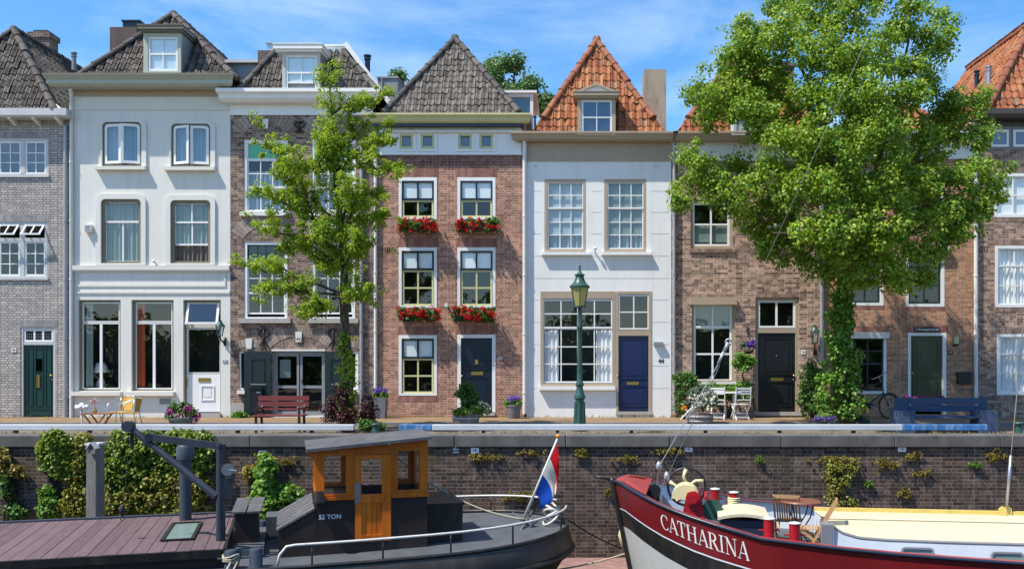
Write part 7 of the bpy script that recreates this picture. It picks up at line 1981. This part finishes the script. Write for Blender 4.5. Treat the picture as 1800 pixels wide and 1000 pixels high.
# ---- flower barrels and pots
tb2, bxx, bh = barrel('barrel_planter', 1230, 1206, 1254, 727, 24.9, 'weathered half barrel with pale flowers before the white terrace chairs', .0)
bs = shrub('flower_bush', 'loose bush with white blossom growing from the barrel before white chairs', 'flowers', [(1228,700,16,0),(1216,708,12,-.1),(1245,708,13,-.1),(1232,685,13,0),(1222,690,10,0),(1250,698,9,0)], M['leaf_grey'], 24.9, .07, 30, (.06,.14), 44, gz=.3)
c_ = [P(1212+R.uniform(0,44),692+R.uniform(0,28),24.75+R.uniform(-.2,.1)) for _ in range(60)]
cloud(bs, 'blossom', c_, [.04]*60, 9, .045, M['fl_white'])
cloud(bs, 'orange_bloom', [P(1202,716,24.7)], [.07], 30, .06, M['fl_orange'])
def flowerpot(label, px, l, r, pt, pb, Yb, mat, pl, prof=None, gz=0, cat='planter', square=False):
    x = X(px,Yb); w_ = (r-l)/2*Yb/F; h = Z(pt,Yb)-gz
    t = plant('flower_pot', label, cat, (x,Yb,gz)); m = MB()
    m.lathe([(w_*a,h*b) for a,b in (prof or [(.72,0),(.78,.1),(.97,.86),(1.04,.87),(1.05,1.0),(.95,1.0),(.92,.9),(.01,.88)])], (x,Yb,gz), 4 if square else 20)
    o = build(m, 'pot', mat, t, smooth=not square, angle=35)
    if square:
        import mathutils
        o.rotation_euler = (0,0,math.pi/4)
    return t, x, gz+h
t, x, z = flowerpot('grey green wide pot overflowing with magenta and pink petunias at the white door', 321, 297, 345, 734, 746, 24.0, M['greenpot'], None, gz=-.09)
f = plant('petunia_plant', 'magenta and pale pink petunias spilling over the wide grey green pot', 'flowers', (x,24.0,z))
cloud(f, 'leaves', [P(296+R.uniform(0,50),728+R.gauss(0,5),24.0+R.uniform(-.25,.2)) for _ in range(60)]+[P(305+R.uniform(0,30),714+R.gauss(0,4),24.0) for _ in range(20)], [.10]*80, 16, .07, M['leaf_bush'])
cloud(f, 'magenta_bloom', [P(px,py,23.85) for px,py in ((298,720),(302,724),(296,727),(330,716),(327,720),(336,722),(341,722),(333,726),(347,730),(344,735))], [.08]*10, 22, .065, M['fl_purple'])
cloud(f, 'pink_bloom', [P(px,py,23.8) for px,py in ((308,728),(314,731),(320,728),(327,732),(318,735),(306,734),(336,733),(342,738))], [.085]*8, 18, .06, M['fl_pink'])
# tall tapered planter and small pot with violets
Yb = 27.05; x = X(669,Yb); t = plant('tall_planter', 'tall tapered slate planter with violets between brown and red brick houses', 'planter', (x,Yb,0)); m = MB()
zt_ = Z(698,Yb); a_, b_ = .15, .19
m.add([(x-a_,Yb-a_,0),(x+a_,Yb-a_,0),(x+a_,Yb+a_,0),(x-a_,Yb+a_,0),(x-b_,Yb-b_,zt_),(x+b_,Yb-b_,zt_),(x+b_,Yb+b_,zt_),(x-b_,Yb+b_,zt_)],[(0,3,2,1),(4,5,6,7),(0,1,5,4),(1,2,6,5),(2,3,7,6),(3,0,4,7)]); build(m, 'pot', M['slategrey'], t)
def violets(label, px, py, Yb, w_):
    f = plant('violet_plant', label, 'flowers', (X(px,Yb),Yb,Z(py+6,Yb)))
    cloud(f, 'leaves', [P(px+R.uniform(-w_,w_),py+4+R.uniform(-3,4),Yb+R.uniform(-.15,.1)) for _ in range(40)], [.07]*40, 16, .055, M['leaf_bright'])
    cloud(f, 'bloom', [P(px+R.uniform(-w_,w_)*.9,py-3+R.uniform(-4,3),Yb-.05+R.uniform(-.12,.1)) for _ in range(30)], [.05]*30, 10, .05, M['fl_violet'])
violets('violet flowers heaped on the tall tapered slate planter', 668, 690, 27.05, 11)
t, x, z = flowerpot('round grey pot with violets standing right of the blue black door', 903, 890, 917, 711, 730, 26.95, M['slategrey'], None, gz=0)
violets('violet flowers in the round grey pot beside the white drainpipe', 902, 704, 26.95, 12)
# hanging basket left of the black door
Yb = 27.2; hx, hy_, hz = P(1316,614,Yb)
t = plant('hanging_basket', 'small hanging basket with violet flowers on bracket left of the black door', 'basket', (hx,Yb,hz))
m = MB(); m.lathe([(.02,-.14),(.12,-.10),(.17,.0),(.15,.0),(.10,-.06),(.01,-.08)],(hx,Yb,hz),14); build(m, 'basket', M['bark'], t, smooth=True)
m = MB(); q = P(1313,575,YF-.02); m.tube([q,(hx,Yb,q[2]-.05),(hx,Yb,q[2]-.12)],.012,6); m.tube([q,(q[0],q[1]-.02,q[2]-.2)],.015,6)
for s_ in (-.13,.13): m.tube([(hx,Yb,q[2]-.12),(hx+s_,Yb,hz)],.005,4)
build(m, 'bracket', M['iron'], t)
cloud(t, 'bloom', [P(1321+R.uniform(-7,8),604+R.uniform(-5,5),Yb-.1) for _ in range(16)], [.06]*16, 14, .055, M['fl_violet'])
cloud(t, 'leaves', [P(1308+R.uniform(-6,8),606+R.uniform(-5,6),Yb) for _ in range(12)], [.07]*12, 14, .05, M['leaf_grey'])
# ---- geranium boxes
def geranium(label, l, r, t_, b_):
    y = YF-.17; x0, x1 = X(l+3), X(r-3); zt_, zb_ = Z(b_-9), Z(b_-2)
    t = plant('flower_box', label, 'flower box', ((x0+x1)/2,y,zb_), 'red geranium boxes on the red brick house')
    m = MB(); m.box(x0,x1,y-.10,y+.10,zb_,zt_-.02); m.box(x0-.02,x1+.02,y-.12,y+.12,zt_-.018,zt_+.01); build(m, 'box', M['dkgreen'], t)
    m = MB(); m.box(x0+.1,x0+.13,y+.122,YF-.002,zb_,zt_); m.box(x1-.13,x1-.1,y+.122,YF-.002,zb_,zt_); build(m, 'bracket', M['iron'], t)
    h_ = b_-t_
    cloud(t, 'leaves', [P(R.uniform(l,r),R.uniform(t_+6,b_-5),y+R.uniform(-.2,.12)) for _ in range(60)], [.09]*60, 16, .07, M['leaf_bush'])
    c_ = []
    for k in range(34):
        px = R.uniform(l-1,r+2); py = t_+h_*(.12+.75*R.random()**1.1)
        c_.append(P(px,py,y-.10-R.uniform(0,.15)))
    cloud(t, 'bloom', c_, [R.uniform(.055,.10) for _ in c_], 26, .045, M['fl_red'], droop=0)
geranium('red geranium box under the left top floor yellow window of the red brick house', 701, 768, 380, 410)
geranium('red geranium box under the right top floor yellow window of the red brick house', 803, 874, 379, 410)
geranium('red geranium box above the ground floor window of the red brick house', 701, 771, 536, 566)
geranium('red geranium box above the blue black front door of the red brick house', 797, 868, 535, 567)
# ---- trees behind the roofs
def fartree(label, blobs, Yb):
    x = X(blobs[0][0],Yb); t = plant('distant_tree', label, 'tree', (x,Yb,-.05), 'trees showing behind the roofs')
    lob = [(P(px,py,Yb+R.uniform(-1,1)), r*Yb/F) for px,py,r in blobs]
    c_, r_ = lobe_clumps(lob, 7, .25, .6, (.4,1)); cloud(t, 'crown', c_, r_, 80, .13, M['leaf_far'], jit=.8)
    m = MB(); fk = Vector((x,Yb,5.5)); m.tube([(x,Yb,-.05),fk],[.4,.28],10)
    for c, r in lob: limb(m, fk, c, .16, .03, .2)
    build(m, 'trunk', M['bark'], t, smooth=True)
fartree('airy green tree top rising behind the grey pyramid roof', [(885,125,26),(868,112,14),(905,112,14),(890,160,26),(875,145,18),(700,135,6)], 46)
fartree('green tree crown behind roofs left of the orange pyramid roof', [(925,165,28),(945,180,22),(908,180,22),(960,175,12),(935,150,14)], 44)
# ---- ivy on the quay wall, drawn by dense patches that hang from the coping
def wall_ivy(name, label, patches, mat, n, size, thick=.22, seed=1, cat='ivy', yb=YQ):
    rr_ = random.Random(seed); c_ = []; r_ = []
    tot = sum(a*b for _,_,a,b in patches)
    for px,py,a,b in patches:
        for k in range(int(n*a*b/tot)):
            an = rr_.uniform(0,math.tau); q = math.sqrt(rr_.random()); c_.append(P(px+a*q*math.cos(an),py+b*q*math.sin(an),yb-.08-rr_.uniform(0,thick)*(1-q*.6))); r_.append(rr_.uniform(.07,.16))
    t = plant(name, label, cat, (X(patches[0][0],YQ),YQ-.1,-2.7))
    cloud(t, 'leaves', c_, r_, 26, size*.72, mat, droop=.9, jit=.5)
    m = MB()
    for k in range(9):
        px,py,a,b = rr_.choice(patches); limb(m, P(px+rr_.uniform(-a,a)*.5,930,yb-.04), P(px+rr_.uniform(-a,a)*.5,py-b*.5,yb-.05), .02, .006, .15)
    build(m, 'stem', M['bark'], t, smooth=True)
wall_ivy('hanging_ivy', 'dense green ivy spilling over the coping behind the derrick on the quay wall', [(300,772,78,18),(230,790,50,34),(330,800,44,30),(210,830,36,40),(270,815,60,36),(350,790,24,16)], M['leaf_ivy'], 380, .11, .26, 4)
wall_ivy('dry_ivy', 'yellowish brown tinged ivy low on the wall between mooring post and flue', [(260,860,70,44),(320,865,44,42),(215,870,30,40),(300,900,70,24),(350,850,18,26)], M['leaf_ivydry'], 310, .10, .24, 5)
wall_ivy('hanging_ivy', 'rounded ivy tuft hanging over the coping left of the mooring post', [(96,775,24,18),(92,805,20,26),(104,815,18,22),(88,790,18,20)], M['leaf_ivy'], 170, .11, .25, 6)
wall_ivy('hanging_ivy', 'narrow trailing ivy just left of the grey mooring post', [(148,775,12,16),(140,800,12,30),(132,850,14,34),(125,890,18,20),(145,880,14,26)], M['leaf_ivydry'], 150, .10, .22, 7)
wall_ivy('wall_shrub', 'upright bright weed at the wall foot below the left ivy tuft', [(85,890,13,22),(84,868,6,14)], M['leaf_bright'], 70, .10, .2, 8, 'plant')
wall_ivy('wall_shrub', 'small dark green weed low on the wall at the far left edge', [(28,897,14,14),(12,850,8,20)], M['leaf_bush'], 50, .10, .2, 9, 'plant')
wall_ivy('dry_weed', 'tall dry yellowing weed high on the wall at far left', [(5,805,8,18),(30,825,16,10),(8,830,12,12)], M['leaf_dry'], 36, .09, .2, 10, 'plant')
wall_ivy('wall_bush', 'bright green leafy bush growing on the quay between derrick and wheelhouse', [(480,880,30,30),(468,830,14,34),(505,875,24,24),(452,885,18,18),(515,890,18,20),(478,905,24,22),(470,860,20,24)], M['leaf_bright'], 330, .125, .8, 11, 'bush', 20.2)
wall_ivy('dry_weed', 'dry brown weed stalks above the bright bush beside the number plate', [(459,810,4,14),(478,812,4,12),(466,826,10,8),(440,830,8,12)], M['leaf_dry'], 40, .08, .15, 12, 'plant')
tufts = [((1467,806,22,6),'wide yellow weed cushion on wall above the dry patch near the cream cabin'),((1100,807,14,5),'yellow weed tuft on the wall above the tip of the red bow'),((1076,863,12,6),'yellow weed tuft at the wall just left of the red bow'),((1178,792,18,7),'yellow weed tuft behind the bow tackle wires'),
 ((842,803,10,6),'small weed tuft under the plate between wheelhouse and flag'),((873,803,7,4),'smallest weed tuft left of the flag top'),((930,795,12,6),'weed tuft on wall touching the left of the flag'),((903,874,14,8),'yellow weed tuft on wall left of the flag pole middle'),((928,870,8,6),'weed tuft directly left of the blue flag stripe'),
 ((797,912,11,9),'ochre weed clump behind the rail next to the wheelhouse'),((1020,796,8,12),'weed tuft on wall just right of the flag top'),((1605,802,9,7),'weed tuft beneath the plate above the cream cabin roof'),((1620,832,11,5),'flat weed tuft right of centre over the cream cabin roof'),((1750,803,13,10),'bushy weed tuft near the stay at the right edge'),
 ((1528,851,8,5),'lone bright weed tuft low on wall near the teak chair'),((1590,866,9,8),'brownish weed tuft low over the middle of the cream roof'),((1558,815,14,10),'dull weed patch left of the plate over the cream roof'),((1715,818,6,5),'tiny weed tuft left of the bushy tuft at the right edge'),((1335,807,5,4),'tiny weed tuft on wall right of the red bollards'),((505,812,12,8),'dull weed patch on the wall left of the wheelhouse roof')]
for k, (pt, lb) in enumerate(tufts): 
    q = P(pt[0],pt[1],YQ); t = plant('weed_tuft', lb, 'weed', q, 'weed tufts growing from the quay wall')
    c_ = [P(pt[0]+R.gauss(0,.85)*pt[2],pt[1]+R.gauss(0,.5)*pt[3],YQ-.02-R.uniform(0,.05)) for _ in range(int(pt[2]*pt[3]/5)+6)]
    cloud(t, 'leaves', c_, [.04]*len(c_), 13, .055, M['leaf_dry'] if k not in (14,17,18) else M['leaf_bright'], droop=.2, width=.35)
wall_ivy('dry_creeper', 'brown dried creeper patch hanging below the wide yellow weed cushion', [(1475,835,24,30),(1480,815,26,12),(1470,870,14,16),(1490,885,20,10)], paint_leaf if False else M['leaf_ivydry'], 80, .06, .05, 14)
# ---- dry grass along the verge and weeds in the pavement joints: nobody could count it
c_ = []; 
for k in range(1500):
    x = R.uniform(-15,12); c_.append((x, R.choice((21.06,21.10,21.3,21.45,21.55))+R.gauss(0,.03), -.05))
c_ = np.array(c_); n_ = np.tile(np.array([[0,-.3,.2]]),(len(c_),1)); co_, f_ = leaf_mesh(c_, n_, .085, droop=-1.6, width=.22, jit=.4)
tag(build_leaves('verge_grass', co_, f_, M['leaf_dry']), 'thin dry grass along the quay edge', 'grass', None, 'stuff')
c_ = np.array([(R.uniform(-17,13), 27.46+R.gauss(0,.02), 0.0) for k in range(500)]); n_ = np.tile(np.array([[0,-.4,.3]]),(len(c_),1)); co_, f_ = leaf_mesh(c_, n_, .07, droop=-1.2, width=.4, jit=.5)
tag(build_leaves('pavement_weeds', co_, f_, M['leaf_ivydry']), 'small weeds along the foot of the house fronts', 'weeds', None, 'stuff')

# ---- the far-off mass of trees on the bank behind the photographer, seen mirrored in the panes
rr_ = random.Random(31); c_ = []; r_ = []
for k in range(26):
    x = -62+k*5+rr_.uniform(-1.5,1.5); h_ = rr_.uniform(3.6,7.5); y = rr_.uniform(-16,-12)
    for j in range(34): c_.append((x+rr_.gauss(0,2.2), y+rr_.gauss(0,1.2), .4+(h_-1.5)*rr_.random()**1.6)); r_.append(rr_.uniform(.9,1.6))
tl_ = cloud(None, 'opposite_treeline', c_, r_, 50, .62, M['leaf_bush'], jit=.8)
tag(tl_, 'wood of trees on the opposite bank mirrored in window panes', 'trees', None, 'stuff')
# ------------------------------------------------------------------ camera, sun and sky
cam = bpy.data.cameras.new('camera'); co = bpy.data.objects.new('camera', cam); COL.objects.link(co)
co.location = (0,0,EYE); co.rotation_euler = (math.pi/2,0,0)
cam.sensor_width = 36; cam.lens = F/1800*36; cam.shift_x = (900-CX)/1800; cam.shift_y = (CY-500)/1800
cam.clip_start = .1; cam.clip_end = 2000
scene.camera = co
sv = Vector((-1.75,-1.0,3.25)).normalized()
su = bpy.data.lights.new('sun', 'SUN'); su.energy = SUN; su.angle = math.radians(.53); su.color = (1,.93,.82)
so = bpy.data.objects.new('sun', su); COL.objects.link(so); so.location = (-20,-10,40)
so.rotation_euler = sv.to_track_quat('Z','Y').to_euler()
w = bpy.data.worlds.new('World'); scene.world = w; w.use_nodes = True
nt = w.node_tree; nt.nodes.clear()
out = nt.nodes.new('ShaderNodeOutputWorld'); bg = nt.nodes.new('ShaderNodeBackground')
sky = nt.nodes.new('ShaderNodeTexSky'); sky.sky_type = 'NISHITA'; sky.sun_disc = False
sky.sun_elevation = math.asin(sv.z); sky.sun_rotation = math.atan2(sv.x, sv.y) % (2*math.pi)
sky.air_density = 1.0; sky.dust_density = .35; sky.ozone_density = 2.2
tc = nt.nodes.new('ShaderNodeTexCoord')
mp = nt.nodes.new('ShaderNodeMapping'); mp.inputs['Scale'].default_value = (1.0,1.0,3.2); mp.inputs['Rotation'].default_value = (0,math.radians(-22),0)
nz = nt.nodes.new('ShaderNodeTexNoise'); nz.inputs['Scale'].default_value = 2.6; nz.inputs['Detail'].default_value = 7; nz.inputs['Roughness'].default_value = .58; nz.inputs['Distortion'].default_value = .5
rp = nt.nodes.new('ShaderNodeValToRGB'); rp.color_ramp.elements[0].position = .46; rp.color_ramp.elements[0].color = (0,0,0,1)
rp.color_ramp.elements[1].position = .78; rp.color_ramp.elements[1].color = (.42,.42,.42,1)
hs = nt.nodes.new('ShaderNodeHueSaturation'); hs.inputs['Saturation'].default_value = 1.32
mx = nt.nodes.new('ShaderNodeMix'); mx.data_type = 'RGBA'; mx.inputs[7].default_value = CLOUD
L = nt.links.new
L(tc.outputs['Generated'], mp.inputs['Vector']); L(mp.outputs[0], nz.inputs['Vector']); L(nz.outputs[0], rp.inputs['Fac'])
L(sky.outputs[0], hs.inputs['Color']); L(rp.outputs[0], mx.inputs[0]); L(hs.outputs[0], mx.inputs[6]); L(mx.outputs[2], bg.inputs['Color'])
bg.inputs['Strength'].default_value = SKY
L(bg.outputs[0], out.inputs['Surface'])
scene.view_settings.view_transform = 'Standard'; scene.view_settings.look = 'None'; scene.view_settings.exposure = EXPO; scene.view_settings.gamma = 1
scene.render.engine = 'CYCLES'
scene.cycles.use_denoising = True
scene.cycles.max_bounces = 8; scene.cycles.transparent_max_bounces = 16; scene.cycles.diffuse_bounces = 3; scene.cycles.glossy_bounces = 3
